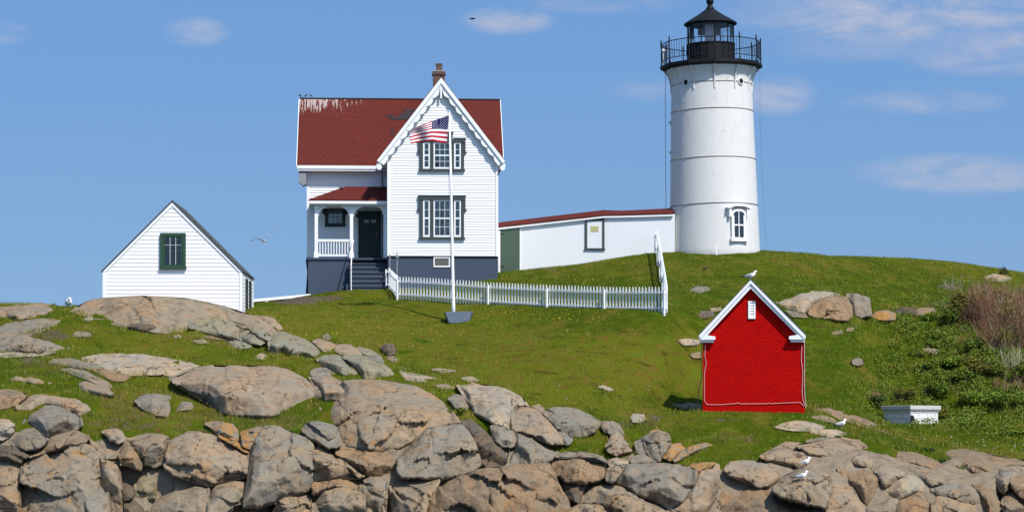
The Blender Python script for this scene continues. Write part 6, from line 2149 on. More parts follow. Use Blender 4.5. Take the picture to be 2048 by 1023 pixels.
# ---------------------------------------------------------------- fences
def fence(label, pts, npk, ht, name='picket_fence', pw=.074, posts=None, side=-1, group=None):
    """pts: world points along the ground"""
    a = Vector(pts[0])
    root = empty(name, a, (0, 0, 0), label=label, cat='fence', group='white picket fences round the yard')
    seg = [Vector(p) for p in pts]
    L = [0]
    for p, q in zip(seg[:-1], seg[1:]): L.append(L[-1] + (q - p).length)
    def at(s):
        for i in range(len(seg) - 1):
            if s <= L[i + 1] + 1e-6:
                f = (s - L[i]) / (L[i + 1] - L[i])
                d = (seg[i + 1] - seg[i]); d.z = 0
                return seg[i].lerp(seg[i + 1], f), d.normalized()
        d = seg[-1] - seg[-2]; d.z = 0
        return seg[-1], d.normalized()
    for i in range(npk):
        s = L[-1] * (i + .5) / npk
        p, d = at(s)
        nrm_ = Vector((d.y, -d.x, 0)) * -side
        h = ht * (1 + random.uniform(-.015, .015)) if not callable(ht) else ht(s / L[-1])
        m = MB()
        M4 = Matrix.Identity(4)
        M4.col[0] = (*d, 0); M4.col[1] = (*nrm_, 0); M4.col[2] = (0, 0, 1, 0)
        M4.translation = p - a
        m.M = M4 @ Matrix.Rotation(random.uniform(-.012, .012), 4, 'Y')
        w_ = pw
        z0 = random.uniform(.0, .04)
        m.prism([(-w_ / 2, z0), (w_ / 2, z0), (w_ / 2, h - .13), (w_ * .42, h - .09), (0, h), (-w_ * .42, h - .09), (-w_ / 2, h - .13)], -.012, .012)
        m.build('picket', M['fence_white'], root)
    for rz in (.22, .78):
        m = MB()
        ring = []
        for i in range(41):
            s = L[-1] * i / 40
            p, d = at(s)
            n_ = Vector((d.y, -d.x, 0)) * -side
            h = ht if not callable(ht) else ht(i / 40)
            q = p - a + n_ * .035
            z = h * rz
            ring.append([q + n_ * .022 + Vector((0, 0, z - .035)), q - n_ * .022 + Vector((0, 0, z - .035)), q - n_ * .022 + Vector((0, 0, z + .035)), q + n_ * .022 + Vector((0, 0, z + .035))])
        m.loft(ring)
        m.build('rail', M['fence_white'], root)
    for s in (posts or []):
        p, d = at(s * L[-1])
        n_ = Vector((d.y, -d.x, 0)) * -side
        h = ht if not callable(ht) else ht(s)
        m = MB()
        M4 = Matrix.Identity(4)
        M4.col[0] = (*d, 0); M4.col[1] = (*n_, 0); M4.col[2] = (0, 0, 1, 0)
        M4.translation = p - a
        m.M = M4
        m.box(-.04, .04, .06, .14, -.3, h * .88)
        m.build('post', M['fence_white'], root)


fpts = []
for i in range(25):
    q = i / 24
    px = 797 + (1334 - 797) * q
    D = 126.0 + (115.2 - 126.0) * q
    row = np.interp(px, [797, 860, 985, 1100, 1230, 1334], [598.5, 602, 613, 620, 626, 627.5])
    fpts.append(P(px, row, D))
HT = lambda q: 1.12 + .09 * q
fence('long front run of white picket fence across the lawn behind the flagpole', fpts, 86, HT, posts=[.0, .35, .57, .78, .995])
fpts = []
for i in range(9):
    q = i / 8
    px = 1335 + (1314 - 1335) * q
    D = 115.3 + (133.0 - 115.3) * q
    row = np.interp(px, [1314, 1320, 1327, 1335], [523, 560, 594, 628])
    z = max(float(ground_z(px, D)) + .05, 0) * .5 + (HOR - row) / F * D * .5
    z = float(ground_z(px, D)) + .06
    q0 = max(0, 1 - q / .45)
    z = z * (1 - q0) + ((HOR - 627.5) / F * 115.3 + (D - 115.3) * .22) * q0
    fpts.append(Vector(((px - 1024) / F * D, D, z)))
fence('side run of picket fence climbing from the lawn corner to the passage', fpts, 72, 1.18, posts=[.25, .5, .75, .99], side=1)
fpts = [P(796.5, 599, 126.0), P(776, 578, 129.7)]
fence('short stub of picket fence between the porch steps and fence corner', fpts, 16, 1.12, posts=[.99], side=1)

# ---------------------------------------------------------------- flagpole and flag
FD = 120.3
fk = FD / F
fp = empty('flagpole', P(907, 623, FD), (0, math.radians(-1.15), 0), label='slim white flagpole standing on a blue grey block before the fence', cat='flagpole')
hp_ = (623 - 224) * fk
m = MB(); m.lathe([(.085, -.3), (.085, .3), (.075, 1.5), (.062, hp_ * .6), (.038, hp_)], 14); m.build('pole', M['white_trim'], fp, smooth=True)
m = MB(); m.tube([(0, 0, hp_), (-.02, 0, hp_ + .05), (-.09, 0, hp_ + .06), (-.12, 0, hp_ + .02)], .022, 6); m.build('truck', M['white_trim'], fp)
m = MB(); m.tube([(-.11, -.03, hp_ - .05), (-.10, -.05, 1.2)], .006, 5); m.build('halyard', M['cable'], fp)
m = MB()
m.add([(-17 * fk, -.45, -.02), (37 * fk, -.45, -.02), (40 * fk, .5, -.0), (-20 * fk, .5, .0), (-9 * fk, -.6, -.55), (31 * fk, -.6, -.55), (33 * fk, .6, -.6), (-12 * fk, .6, -.6)],
      [(0, 1, 2, 3), (7, 6, 5, 4), (4, 5, 1, 0), (5, 6, 2, 1), (6, 7, 3, 2), (7, 4, 0, 3)])
m.build('footing_block', M['conc_blue'], fp, bevel=.03)

fg = empty('flag', P(897, 231, FD - .12), (0, 0, 0), label='stars and stripes flag flying to the left from the flagpole', cat='flag')
fo = Vector(fg.location)
NU, NV = 40, 26
tu = [0, .2, .42, .68, .88, 1.0]
tp = [(898, 231), (882, 236), (862, 243), (840, 251), (827, 258), (820, 264)]
cp = [(896.5, 251), (881, 251.5), (862, 254), (842, 260), (828, 264.5), (819, 268)]
mp = [(895.5, 259), (880, 258), (862, 258.5), (842, 263), (828, 267), (818, 271)]
bp_ = [(893.5, 287), (881, 285.5), (865, 282), (846, 284), (832, 285.5), (821, 288)]
def flag_pt(u, v):
    def ev(tab): return np.array([np.interp(u, tu, [p[0] for p in tab]), np.interp(u, tu, [p[1] for p in tab])])
    a, b, c = ev(tp), ev(mp), ev(bp_)
    vm = 7 / 13
    p = a + (b - a) * (v / vm) if v < vm else b + (c - b) * ((v - vm) / (1 - vm))
    d = .14 * math.sin(u * 8.0 + v * 1.5) * u ** .5 + .10 * math.sin(u * 15 - v * 4) * u + .35 * max(0, u - .55) * (1 - v)
    return P(p[0], p[1], FD - .12 + d) - fo
vs, fs, mi = [], [], []
for i in range(NU + 1):
    for j in range(NV + 1):
        vs.append(tuple(flag_pt(i / NU, j / NV)))
for i in range(NU):
    for j in range(NV):
        a = i * (NV + 1) + j
        fs.append((a, a + 1, a + NV + 2, a + NV + 1))
        u_, v_ = (i + .5) / NU, (j + .5) / NV
        st_ = int(v_ * 13)
        mi.append(2 if (u_ < .40 and v_ < 7 / 13) else (0 if st_ % 2 == 0 else 1))
cl = link_mesh('cloth', vs, fs, [M['flag_red'], M['flag_white'], M['flag_blue']], fg, mi, True)
sm = cl.modifiers.new('thick', 'SOLIDIFY'); sm.thickness = .008
st = MB()
for r_ in range(9):
    for c_ in range(11):
        if (r_ + c_) % 2: continue
        u_, v_ = .40 * (c_ + 1) / 12, 7 / 13 * (r_ + 1) / 10
        p = flag_pt(u_, v_)
        pu = (flag_pt(u_ + .01, v_) - p).normalized()
        pv = (flag_pt(u_, v_ + .01) - p).normalized()
        nn = pu.cross(pv)
        if nn.y > 0: nn = -nn
        pts = []
        for k in range(10):
            r2 = .025 if k % 2 == 0 else .010
            an = math.pi * k / 5
            pts.append(p + nn * .009 + pu * (r2 * math.sin(an)) - pv * (r2 * math.cos(an)))
        st.add(pts + [p + nn * .009], [(k, (k + 1) % 10, 10) for k in range(10)])
st.build('stars', M['flag_white'], fg)

# ---------------------------------------------------------------- boardwalk between the white shed and the house
bw_ = empty('boardwalk', P(560, 596, 128.2), (0, 0, 0), label='plank walkway with white edge running from white shed to house', cat='walkway')
bo = Vector(bw_.location)
pa, pb = P(488, 601, 127.6) - bo, P(621, 588.5, 129.6) - bo
m = MB()
dv = Vector((0, 1.2, 0))
m.hexa([pa + Vector((0, 0, -.07)), pb + Vector((0, 0, -.07)), pb + dv + Vector((0, 0, -.07)), pa + dv + Vector((0, 0, -.07))], [pa, pb, pb + dv, pa + dv])
m.build('deck', M['wood'], bw_)
m = MB()
e = Vector((0, -.05, 0))
m.hexa([pa + e + Vector((0, 0, -.10)), pb + e + Vector((0, 0, -.10)), pb + Vector((0, -.002, -.10)), pa + Vector((0, -.002, -.10))], [pa + e + Vector((0, 0, .03)), pb + e + Vector((0, 0, .03)), pb + Vector((0, -.002, .03)), pa + Vector((0, -.002, .03))])
m.build('edge_board', M['white_trim'], bw_)
for px in (532, 617):
    q = (px - 488) / (621 - 488)
    p = pa.lerp(pb, q)
    m = MB(); m.box(p.x - .075, p.x + .075, p.y - .04, p.y + .1, p.z - (.55 if px < 600 else .2), p.z - .102); m.box(p.x - .11, p.x + .11, p.y - .045, p.y + .1, p.z - .2, p.z - .104)
    m.build('post', M['white_trim'], bw_)
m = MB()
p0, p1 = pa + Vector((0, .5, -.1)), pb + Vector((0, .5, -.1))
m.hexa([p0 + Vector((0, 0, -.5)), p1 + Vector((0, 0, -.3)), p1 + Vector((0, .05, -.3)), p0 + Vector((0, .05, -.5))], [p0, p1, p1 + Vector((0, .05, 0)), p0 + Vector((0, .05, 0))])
m.build('under_deck_shade', M['dark'], bw_)  # dark sheet painted in for the shade in the gap under the deck

# ---------------------------------------------------------------- turf
RES = 2
MW, MH = 2300 // RES, 700 // RES
mask = np.zeros((MW, MH), bool)                   # column, row; offsets -100, 400
for poly in ROCKPOLY:
    a = np.array(poly)
    x0, y0 = a.min(0); x1, y1 = a.max(0)
    i0, i1 = max(int((x0 + 100) / RES), 0), min(int((x1 + 100) / RES) + 2, MW)
    j0, j1 = max(int((y0 - 400) / RES), 0), min(int((y1 - 400) / RES) + 2, MH)
    if i1 <= i0 or j1 <= j0: continue
    gx, gy = np.meshgrid(np.arange(i0, i1) * RES - 100 + 1, np.arange(j0, j1) * RES + 400 + 1, indexing='ij')
    mask[i0:i1, j0:j1] |= inpoly(gx, gy, poly)


def dil(m, n, four=True):
    m = m.copy()
    for _ in range(n):
        k = m.copy()
        k[1:] |= m[:-1]; k[:-1] |= m[1:]; k[:, 1:] |= m[:, :-1]; k[:, :-1] |= m[:, 1:]
        m = k
    return m


ero = ~dil(~mask, 1)
near = dil(mask, 4)


def look(m, px, row):
    i = np.clip(((px + 100) / RES).astype(int), 0, MW - 1)
    j = np.clip(((row - 400) / RES).astype(int), 0, MH - 1)
    return m[i, j]


EL = np.maximum.accumulate(ZG / DG[None, :], axis=1)


def scatter(n, plo=-40, phi=2090, dlo=98.5, dhi=142.0, power=1.0):
    D = np.sqrt(rng.uniform(dlo ** 2, dhi ** 2, n))
    px = rng.uniform(plo, phi, n)
    z = ground_z(px, D)
    row = HOR - z / D * F
    vis = z / D >= grid_at(EL, px, D) - 0.0012
    return px[vis], D[vis], z[vis], row[vis]


def blades(name, px, D, z, h, w, mat, lean=.45, var=None, parent=None):
    n = len(px)
    x = (px - 1024) / F * D
    an = rng.uniform(0, 2 * math.pi, n)
    la = rng.uniform(0, 2 * math.pi, n)
    ln = h * lean * rng.uniform(0.1, 1, n)
    dx, dy = np.cos(an) * w / 2, np.sin(an) * w / 2
    zb = z - 0.02
    v = np.empty((n, 3, 3), np.float32)
    v[:, 0] = np.stack([x - dx, D - dy, zb], 1)
    v[:, 1] = np.stack([x + dx, D + dy, zb], 1)
    v[:, 2] = np.stack([x + np.cos(la) * ln, D + np.sin(la) * ln, zb + h], 1)
    me = bpy.data.meshes.new(name)
    me.vertices.add(n * 3); me.vertices.foreach_set('co', v.ravel())
    me.loops.add(n * 3); me.loops.foreach_set('vertex_index', np.arange(n * 3, dtype=np.int32))
    me.polygons.add(n); me.polygons.foreach_set('loop_start', (np.arange(n) * 3).astype(np.int32))
    me.update(calc_edges=True)
    at = me.attributes.new('var', 'FLOAT', 'FACE')
    at.data.foreach_set('value', (rng.uniform(0, 1, n) if var is None else var).astype(np.float32))
    at = me.attributes.new('dry', 'FLOAT', 'FACE')
    at.data.foreach_set('value', dryness(px, HOR - z / D * F).astype(np.float32))
    me.materials.append(mat)
    o = bpy.data.objects.new(name, me)
    COL.objects.link(o)
    return o


def dead_zone(px, row):
    wv = np.sin(px * .09 + row * .21) * np.sin(px * .031 - row * .17) + .6 * np.sin(px * .27) * np.sin(row * .43 + px * .1)
    zone = np.exp(-((px - 300) / 190) ** 2 - ((row - 830) / 42) ** 2) + .8 * np.exp(-((px - 150) / 110) ** 2 - ((row - 735) / 14) ** 2) + .7 * np.exp(-((px - 1465) / 55) ** 2 - ((row - 878) / 9) ** 2)
    zone = zone + .8 * np.exp(-((px - 80) / 70) ** 2 - ((row - 668) / 9) ** 2) + .6 * np.exp(-((px - 1300) / 60) ** 2 - ((row - 850) / 14) ** 2) + .5 * np.exp(-((px - 430) / 80) ** 2 - ((row - 676) / 7) ** 2)
    zone = zone + .7 * np.exp(-((px - 560) / 70) ** 2 - ((row - 845) / 14) ** 2)
    return zone, wv


def clear_of_buildings(px, D):
    ok = ~((px > 612) & (px < 772) & (D > 128.9) & (D < 141)) & ~((px >= 772) & (px < 1003) & (D > 129.9) & (D < 141))
    ok &= ~((px > 990) & (px < 1345) & (D > 133.5)) & ~(((px - 1429) / 94) ** 2 + ((D - 135) / 2.5) ** 2 < 1)
    ok &= ~((px > 1400) & (px < 1616) & (D > 105.9) & (D < 111.2)) & ~((px > 200) & (px < 492) & (D > 117.9) & (D < 124))
    ok &= ~((px > 1780) & (px < 1876) & (D > 109.7) & (D < 112))
    ok &= ~((px > 884) & (px < 950) & (D > 121) & (D < 122.3))
    return ok


def soil_spots(px, row):
    s = np.zeros(px.shape)
    for (cx, cy, rx, ry) in [(590, 600, 60, 9), (648, 597, 45, 5), (1445, 878, 60, 7), (1500, 905, 50, 9)]:
        s = np.maximum(s, np.clip(1.2 - ((px - cx) / rx) ** 2 - ((row - cy) / ry) ** 2, 0, 1))
    return s


px, D, z, row = scatter(520000)
lowf = np.array([noise.noise(Vector((a * .012, b * .35, 1.7))) for a, b in zip(px[::1], D[::1])]) if len(px) < 10 else None
tr = turf_row(px)
ok = (row < tr + rng.uniform(-5, 6, len(px))) & ~look(ero, px, row) & clear_of_buildings(px, D) & (soil_spots(px, row) < rng.uniform(0.05, .9, len(px)))
zn_, wv_ = dead_zone(px, row)
ok &= rng.uniform(0, 1, len(px)) > zn_ * np.clip(.6 + .6 * wv_, 0, .9)
px, D, z, row, tr = px[ok], D[ok], z[ok], row[ok], tr[ok]
nr_ = look(near, px, row) | (tr - row < 12)
# slow height variation without per-point python: sum of sines on the ground plane
xx = (px - 1024) / F * D
wv = np.sin(xx * 1.3 + D * .7) * np.sin(D * 1.9 - xx * .6) + .6 * np.sin(xx * 3.7 + 2) * np.sin(D * 4.1 + xx * 2.2)
h = (.05 + .035 * rng.uniform(0, 1, len(px)) + .03 * np.clip(wv, 0, 2)) * np.where(nr_, rng.uniform(1.2, 2.4, len(px)), 1.0)
h *= np.where(px > 1560, 1.25, 1.0)
w = rng.uniform(.012, .022, len(px))
g = blades('grass', px, D, z, h, w, M['blade'])
tag(g, 'short olive green turf covering the headland between rocks and buildings', 'grass', kind='stuff')

# taller, coarser tufts in the hollows and at the foot of things
px, D, z, row = scatter(260000)
tr = turf_row(px)
ring = look(dil(mask, 3), px, row) & ~look(ero, px, row) & (row < tr + 6)
edge = (np.abs(row - tr) < 7)
bushy = (px > 1640) & (row > 590) & (row < 870) & (rng.uniform(0, 1, len(px)) < np.clip((px - 1640) / 300, 0, .85))
hollow = ((px - 215) / 70) ** 2 + ((row - 775) / 22) ** 2 < 1
hollow |= ((px - 280) / 60) ** 2 + ((row - 768) / 30) ** 2 < 1
hollow |= ((px - 1180) / 45) ** 2 + ((row - 880) / 26) ** 2 < 1
below = look(np.roll(ero, 3, axis=1), px, row) & ~look(ero, px, row)
zn_, wv_ = dead_zone(px, row)
ok = (ring & (rng.uniform(0, 1, len(px)) < .5 - .4 * np.clip(zn_, 0, 1))) | below | edge | bushy | hollow
ok &= clear_of_buildings(px, D) & ~look(ero, px, row)
px, D, z = px[ok], D[ok], z[ok]
h = rng.uniform(.08, .24, len(px)) * np.where(below[ok], 1.35, 1.0)
g = blades('long_grass', px, D, z, h, rng.uniform(.014, .026, len(px)), M['blade'], .6)
tag(g, 'longer coarse grass fringing the rocks and the bramble slope', 'long grass', kind='stuff')

# straw coloured dead grass between the rocks
px, D, z, row = scatter(420000, -40, 1640, 98.5, 118)
zone, wv = dead_zone(px, row)
ok = (rng.uniform(0, 1, len(px)) < zone * np.clip(.6 + .6 * wv, .05, 1)) & ~look(ero, px, row) & (row < turf_row(px) + 4)
px, D, z = px[ok], D[ok], z[ok]
g = blades('dry_grass', px, D, z, rng.uniform(.06, .2, len(px)), rng.uniform(.014, .026, len(px)), M['dry_blade'], .9)
tag(g, 'straw coloured dead grass in the hollows between the lower rocks', 'dry grass', kind='stuff')

# broad leaved weeds over the right slope
px, D, z, row = scatter(240000, 1620, 2090)
wn_ = np.sin(px * .021 + row * .05) * np.sin(px * .047 - row * .031) + .7 * np.sin(px * .11 + row * .09) * np.sin(row * .13 - px * .06)
den = np.clip((px - 1690) / 200, 0, 1) * np.clip((row - 590) / 50, 0, 1) * np.clip((868 - row) / 40, 0, 1) * np.clip((px - 1640 - (820 - row) * .55) / 80, 0, 1)
den = np.maximum(den, .9 * np.exp(-((px - 2010) / 60) ** 2 - ((row - 862) / 14) ** 2))
ok = (rng.uniform(0, 1, len(px)) < den * np.clip(.5 + .7 * wn_, .05, 1)) & ~look(ero, px, row) & clear_of_buildings(px, D)
px, D, z, row = px[ok], D[ok], z[ok], row[ok]
nn_ = len(px)
x = (px - 1024) / F * D
hh = rng.uniform(.04, .16, nn_) + .22 * np.clip(wn_[ok], 0, 1.4) * rng.uniform(0.2, 1, nn_)
c = np.stack([x, D, z + hh], 1)
a = rng.normal(0, 1, (nn_, 3)); a[:, 2] *= .5; a /= np.linalg.norm(a, axis=1)[:, None]
b = np.cross(a, np.array([0.1, -.3, 1.0]) + rng.normal(0, .5, (nn_, 3))); b /= np.linalg.norm(b, axis=1)[:, None]
s_ = rng.uniform(.03, .065, nn_)[:, None]
v = np.stack([c - a * s_, c + b * s_ * .55, c + a * s_, c - b * s_ * .55], 1).reshape(-1, 3)
wo_ = link_mesh('weeds', [], [], M['leaf_mid'])
me = wo_.data
me.vertices.add(len(v)); me.vertices.foreach_set('co', v.astype(np.float32).ravel())
me.loops.add(len(v)); me.loops.foreach_set('vertex_index', np.arange(len(v), dtype=np.int32))
me.polygons.add(nn_); me.polygons.foreach_set('loop_start', (np.arange(nn_) * 4).astype(np.int32))
me.update(calc_edges=True)
at = me.attributes.new('var', 'FLOAT', 'FACE'); at.data.foreach_set('value', rng.uniform(0, 1, nn_).astype(np.float32))
tag(wo_, 'broad leaved green weeds matting the right hand slope', 'weeds', kind='stuff')

# small flowers
def dots(name, label, spots, mat, cat, r=.022):
    mb = MB()
    for (cx, cy, rx, ry, n) in spots:
        for _ in range(n):
            a, b = random.gauss(cx, rx), random.gauss(cy, ry)
            if look(mask, np.array([a]), np.array([b]))[0] or b > turf_row(a): continue
            p = G3(a, b)
            if not clear_of_buildings(np.array([a]), np.array([p.y]))[0]: continue
            s = r * random.uniform(.6, 1.3)
            hh = random.uniform(.07, .13)
            c = p + Vector((0, 0, hh))
            mb.add([c + Vector((s * math.cos(k * math.pi / 3), s * math.sin(k * math.pi / 3), random.uniform(-.3, .3) * s)) for k in range(6)] + [c + Vector((0, 0, s * .5))] + [c - Vector((0, 0, s * .4))],
                   [(k, (k + 1) % 6, 6) for k in range(6)] + [((k + 1) % 6, k, 7) for k in range(6)])
    return tag(mb.build(name, mat), label, cat, kind='stuff')


dots('yellow_flowers', 'tiny yellow flowers sprinkled through the lawn by the fence', [(1170, 562, 30, 5, 50), (1010, 630, 40, 6, 60), (1130, 640, 60, 7, 70), (870, 660, 90, 12, 40), (1480, 560, 60, 14, 35), (1370, 580, 20, 10, 12),
     (1560, 800, 60, 12, 8), (690, 672, 30, 6, 25), (730, 660, 60, 10, 30), (1350, 822, 20, 5, 14), (1930, 750, 60, 30, 60), (1830, 620, 40, 14, 20)], M['dandelion'], 'flowers')
dots('white_flowers', 'tiny white flowers scattered on the right lawn and lower turf', [(1720, 655, 20, 8, 10), (1880, 880, 60, 14, 40), (1990, 895, 40, 8, 30), (300, 665, 60, 6, 14), (1150, 780, 160, 14, 30), (1680, 600, 90, 40, 20)], M['daisy'], 'flowers', .022)


# ---------------------------------------------------------------- shrubs
def foliage(name, lumps, n, size, mat, par):
    """many small leaf faces through a few lumps; lumps: (x, y, z, rx, ry, rz)"""
    vs, fs = [], []
    tot = sum(l[3] * l[5] for l in lumps)
    for l in lumps:
        for _ in range(int(n * l[3] * l[5] / tot)):
            q = Vector((random.gauss(0, 1), random.gauss(0, 1), random.gauss(0, 1))).normalized() * random.uniform(.25, 1.0) ** .5
            q *= 1 + .30 * noise.noise(q * 2.3 + Vector(l[:3]))
            c = Vector((l[0] + q.x * l[3], l[1] + q.y * l[4], l[2] + q.z * l[5]))
            if c.z < .02: c.z = random.uniform(.02, .15)
            s = size * random.uniform(.6, 1.4)
            a = Vector((random.gauss(0, 1), random.gauss(0, 1), random.gauss(.1, .7))).normalized()
            nrm_ = (Vector((random.gauss(0, .6), random.gauss(0, .6), 1)) + q * .8).normalized()
            b = a.cross(nrm_).normalized() * s * .38
            a = a * s
            i = len(vs)
            vs += [c - a * .5, c + b, c + a * .5, c - b]
            fs.append((i, i + 1, i + 2, i + 3))
    o = link_mesh(name, [tuple(v) for v in vs], fs, mat, par)
    at = o.data.attributes.new('var', 'FLOAT', 'FACE')
    at.data.foreach_set('value', rng.uniform(0, 1, len(fs)).astype(np.float32))
    return o


def twigs(mb, base, ht, n, spread, r0=.012, depth=2, tiltx=0.0):
    for _ in range(n):
        an = random.uniform(0, 2 * math.pi)
        sp = random.uniform(0, spread)
        p = Vector(base) + Vector((math.cos(an) * sp, math.sin(an) * sp * .6, -.1))
        d = Vector((math.cos(an) * random.uniform(0, .45) + tiltx + random.gauss(0, .1), math.sin(an) * random.uniform(0, .4), 1)).normalized()
        h = ht * random.uniform(.55, 1.1)
        pts = [p]
        k = 5
        for i in range(k):
            d = (d + Vector((random.gauss(0, .16), random.gauss(0, .16), random.gauss(0, .05)))).normalized()
            pts.append(pts[-1] + d * h / k)
        mb.tube(pts, [r0 * (1 - .75 * i / k) for i in range(k + 1)], 3)
        for _b in range(depth):
            i = random.randint(1, k - 1)
            q = pts[i]
            d2 = (d + Vector((random.gauss(0, .6), random.gauss(0, .6), .2))).normalized()
            pp = [q]
            for j in range(3):
                d2 = (d2 + Vector((random.gauss(0, .2), random.gauss(0, .2), .1))).normalized()
                pp.append(pp[-1] + d2 * h * .13)
            mb.tube(pp, [r0 * .55, r0 * .45, r0 * .35, r0 * .2], 3)


def shrub(px, row, wpx, hpx, mat, label, n=1500, leaf=.085, seed=0, name='leafy_shrub', cat='shrub', group='leafy shrubs on the right slope', tw=0):
    random.seed(seed + int(px))
    p = G3(px, row)
    k = p.y / F
    rt = empty(name, p - Vector((0, 0, .05)), label=label, cat=cat, group=group)
    W_, H_ = wpx * k, hpx * k
    lumps = []
    nl = max(3, int(W_ / .45))
    for i in range(nl):
        lumps.append((random.uniform(-.42, .42) * W_, random.uniform(-.3, .3) * W_, H_ * random.uniform(.28, .68), W_ * random.uniform(.16, .30), W_ * random.uniform(.16, .28), H_ * random.uniform(.2, .36)))
    foliage('foliage', lumps, n, leaf, mat, rt)
    mb = MB()
    twigs(mb, (0, 0, 0), H_ * .95, 7 + tw, W_ * .32, .012, 3)
    mb.build('stem', M['stem'], rt)
    return rt


shrub(1931, 642, 80, 66, M['leaf_olive'], 'tall olive green bush on the upper left edge of the bare thicket', 2600, .085, 1, tw=10)
shrub(1908, 655, 40, 42, M['leaf_mid'], 'dark leaved bush beside the rusty stone on the hillside', 1400, .08, 2)
shrub(1865, 640, 50, 26, M['leaf_bright'], 'low bright weed clump under the dark overhung rock', 1100, .08, 3)
shrub(1955, 632, 60, 62, M['leaf_olive'], 'yellowish bush leaning into the front of the bare thicket', 1600, .08, 4, tw=10)
shrub(2035, 660, 60, 60, M['leaf_olive'], 'olive bush at the right edge among the bare stalks', 1600, .085, 5, tw=8)
shrub(1905, 690, 70, 34, M['leaf_bright'], 'fresh green weed clump below the tall olive bush', 1700, .08, 6)
shrub(1945, 700, 70, 36, M['leaf_mid'], 'mid green weeds at the foot of the bare thicket', 1600, .08, 7)
shrub(1888, 735, 60, 34, M['leaf_bright'], 'bright broad leaved weeds left of the fallen stalks', 1500, .10, 8)
shrub(1918, 772, 90, 40, M['leaf_mid'], 'wide weedy mound above the right end of the block box', 2000, .085, 9)
shrub(1968, 750, 70, 44, M['leaf_olive'], 'olive weeds with reddish tips behind the fallen stalks', 1700, .08, 10, tw=6)
shrub(2030, 760, 80, 50, M['leaf_mid'], 'mid green scrub on the right edge below the thicket', 1900, .085, 11)
shrub(1855, 792, 70, 38, M['leaf_mid'], 'weedy clump directly behind the white block box', 1600, .08, 12, tw=4)
shrub(1800, 800, 60, 34, M['leaf_olive'], 'dry brownish weeds behind the left corner of the block box', 1200, .07, 13, tw=22)
shrub(1748, 806, 60, 30, M['leaf_dark'], 'dark round bush between the red shed and the block box', 1500, .075, 14, tw=10)
shrub(1903, 838, 50, 26, M['leaf_olive'], 'olive weed clump touching the right side of the block box', 1100, .075, 15, tw=4)
shrub(1960, 808, 90, 34, M['leaf_bright'], 'bright green clump on the lawn right of the block box', 1900, .085, 16)
shrub(2030, 815, 80, 36, M['leaf_mid'], 'low scrub at the right edge above the bright lawn corner', 1700, .085, 17)
shrub(2025, 868, 60, 14, M['leaf_bright'], 'flat bright weed patch at the right edge of the lawn', 1000, .08, 18)
shrub(1840, 712, 46, 22, M['leaf_mid'], 'small weed clump near the flat tan stone on the hillside', 900, .07, 19)
shrub(1862, 695, 40, 26, M['leaf_bright'], 'small bright weed clump beside the flat tan stone', 900, .07, 20)
shrub(1850, 742, 50, 26, M['leaf_mid'], 'leafy weed clump midway between ball stone and thicket', 1000, .08, 21)
shrub(2008, 550, 20, 22, M['leaf_dark'], 'lone dark spiky weed standing on the right skyline', 260, .07, 22, tw=5)
for (px, row, w_, h_, mt, lb, nm) in [
        (1680, 876, 26, 10, 'leaf_mid', 'small green plant beside the smooth tan table of rock', 260),
        (1765, 930, 32, 13, 'leaf_bright', 'green plant growing in the notch of the pale slabs at lower right', 380),
        (1895, 927, 34, 24, 'leaf_dark', 'dark green plant at the end of the moss strip on the right rocks', 520),
        (1862, 903, 30, 14, 'leaf_dark', 'dark weed on the upper part of the right hand moss strip', 340),
        (1805, 898, 24, 12, 'leaf_mid', 'small weed at the top corner of the brown moss slope', 240),
        (1745, 945, 10, 14, 'leaf_bright', 'slim sprig in the crack under the notch plant', 90),
        (1915, 938, 36, 12, 'leaf_mid', 'low weed right of the dark green moss strip plant', 320),
        (426, 632, 22, 9, 'leaf_mid', 'green tuft growing on the cracked grey slab below the shed', 200),
        (915, 828, 36, 20, 'leaf_mid', 'spiky green tuft between the rusty dome and the cream topped block', 420),
        (372, 640, 10, 10, 'leaf_mid', 'tiny tuft at the left end of the crack in the grey slab', 70),
        (526, 690, 14, 28, 'leaf_mid', 'upright tuft in the cleft left of the grey green rock back', 260)]:
    shrub(px, row, w_, h_, M[mt], lb, nm, .06, 40, name='small_plant', cat='plant', group='small plants among the rocks')


def thicket(px, row, wpx, hpx, n, label, mat='twig', name='bare_shrub', seed=1, tilt=0.0):
    random.seed(seed * 13 + int(px))
    p = G3(px, row)
    k = p.y / F
    rt = empty(name, p, label=label, cat='bare shrub', group='bare brown shrubs of the thicket')
    mb = MB()
    for i in range(4):
        twigs(mb, (random.uniform(-.45, .45) * wpx * k, random.uniform(-.5, .5), 0), hpx * k * random.uniform(.6, 1.0), n // 4, wpx * k * .30, .011, 4, tilt)
    mb.build('branches', M[mat], rt)
    mb = MB()
    twigs(mb, (0, 0, 0), hpx * k * .9, max(n // 8, 3), wpx * k * .4, .011, 2, tilt)
    mb.build('dead_stalks', M['twig_pale'], rt)
    if mat == 'twig' and n > 60:
        W_, H_ = wpx * k, hpx * k
        foliage('foliage', [(random.uniform(-.4, .4) * W_, random.uniform(-.3, .1) * W_, H_ * random.uniform(.12, .6), W_ * .3, W_ * .25, H_ * .2) for _ in range(4)], 420, .075, M['leaf_olive'], rt)


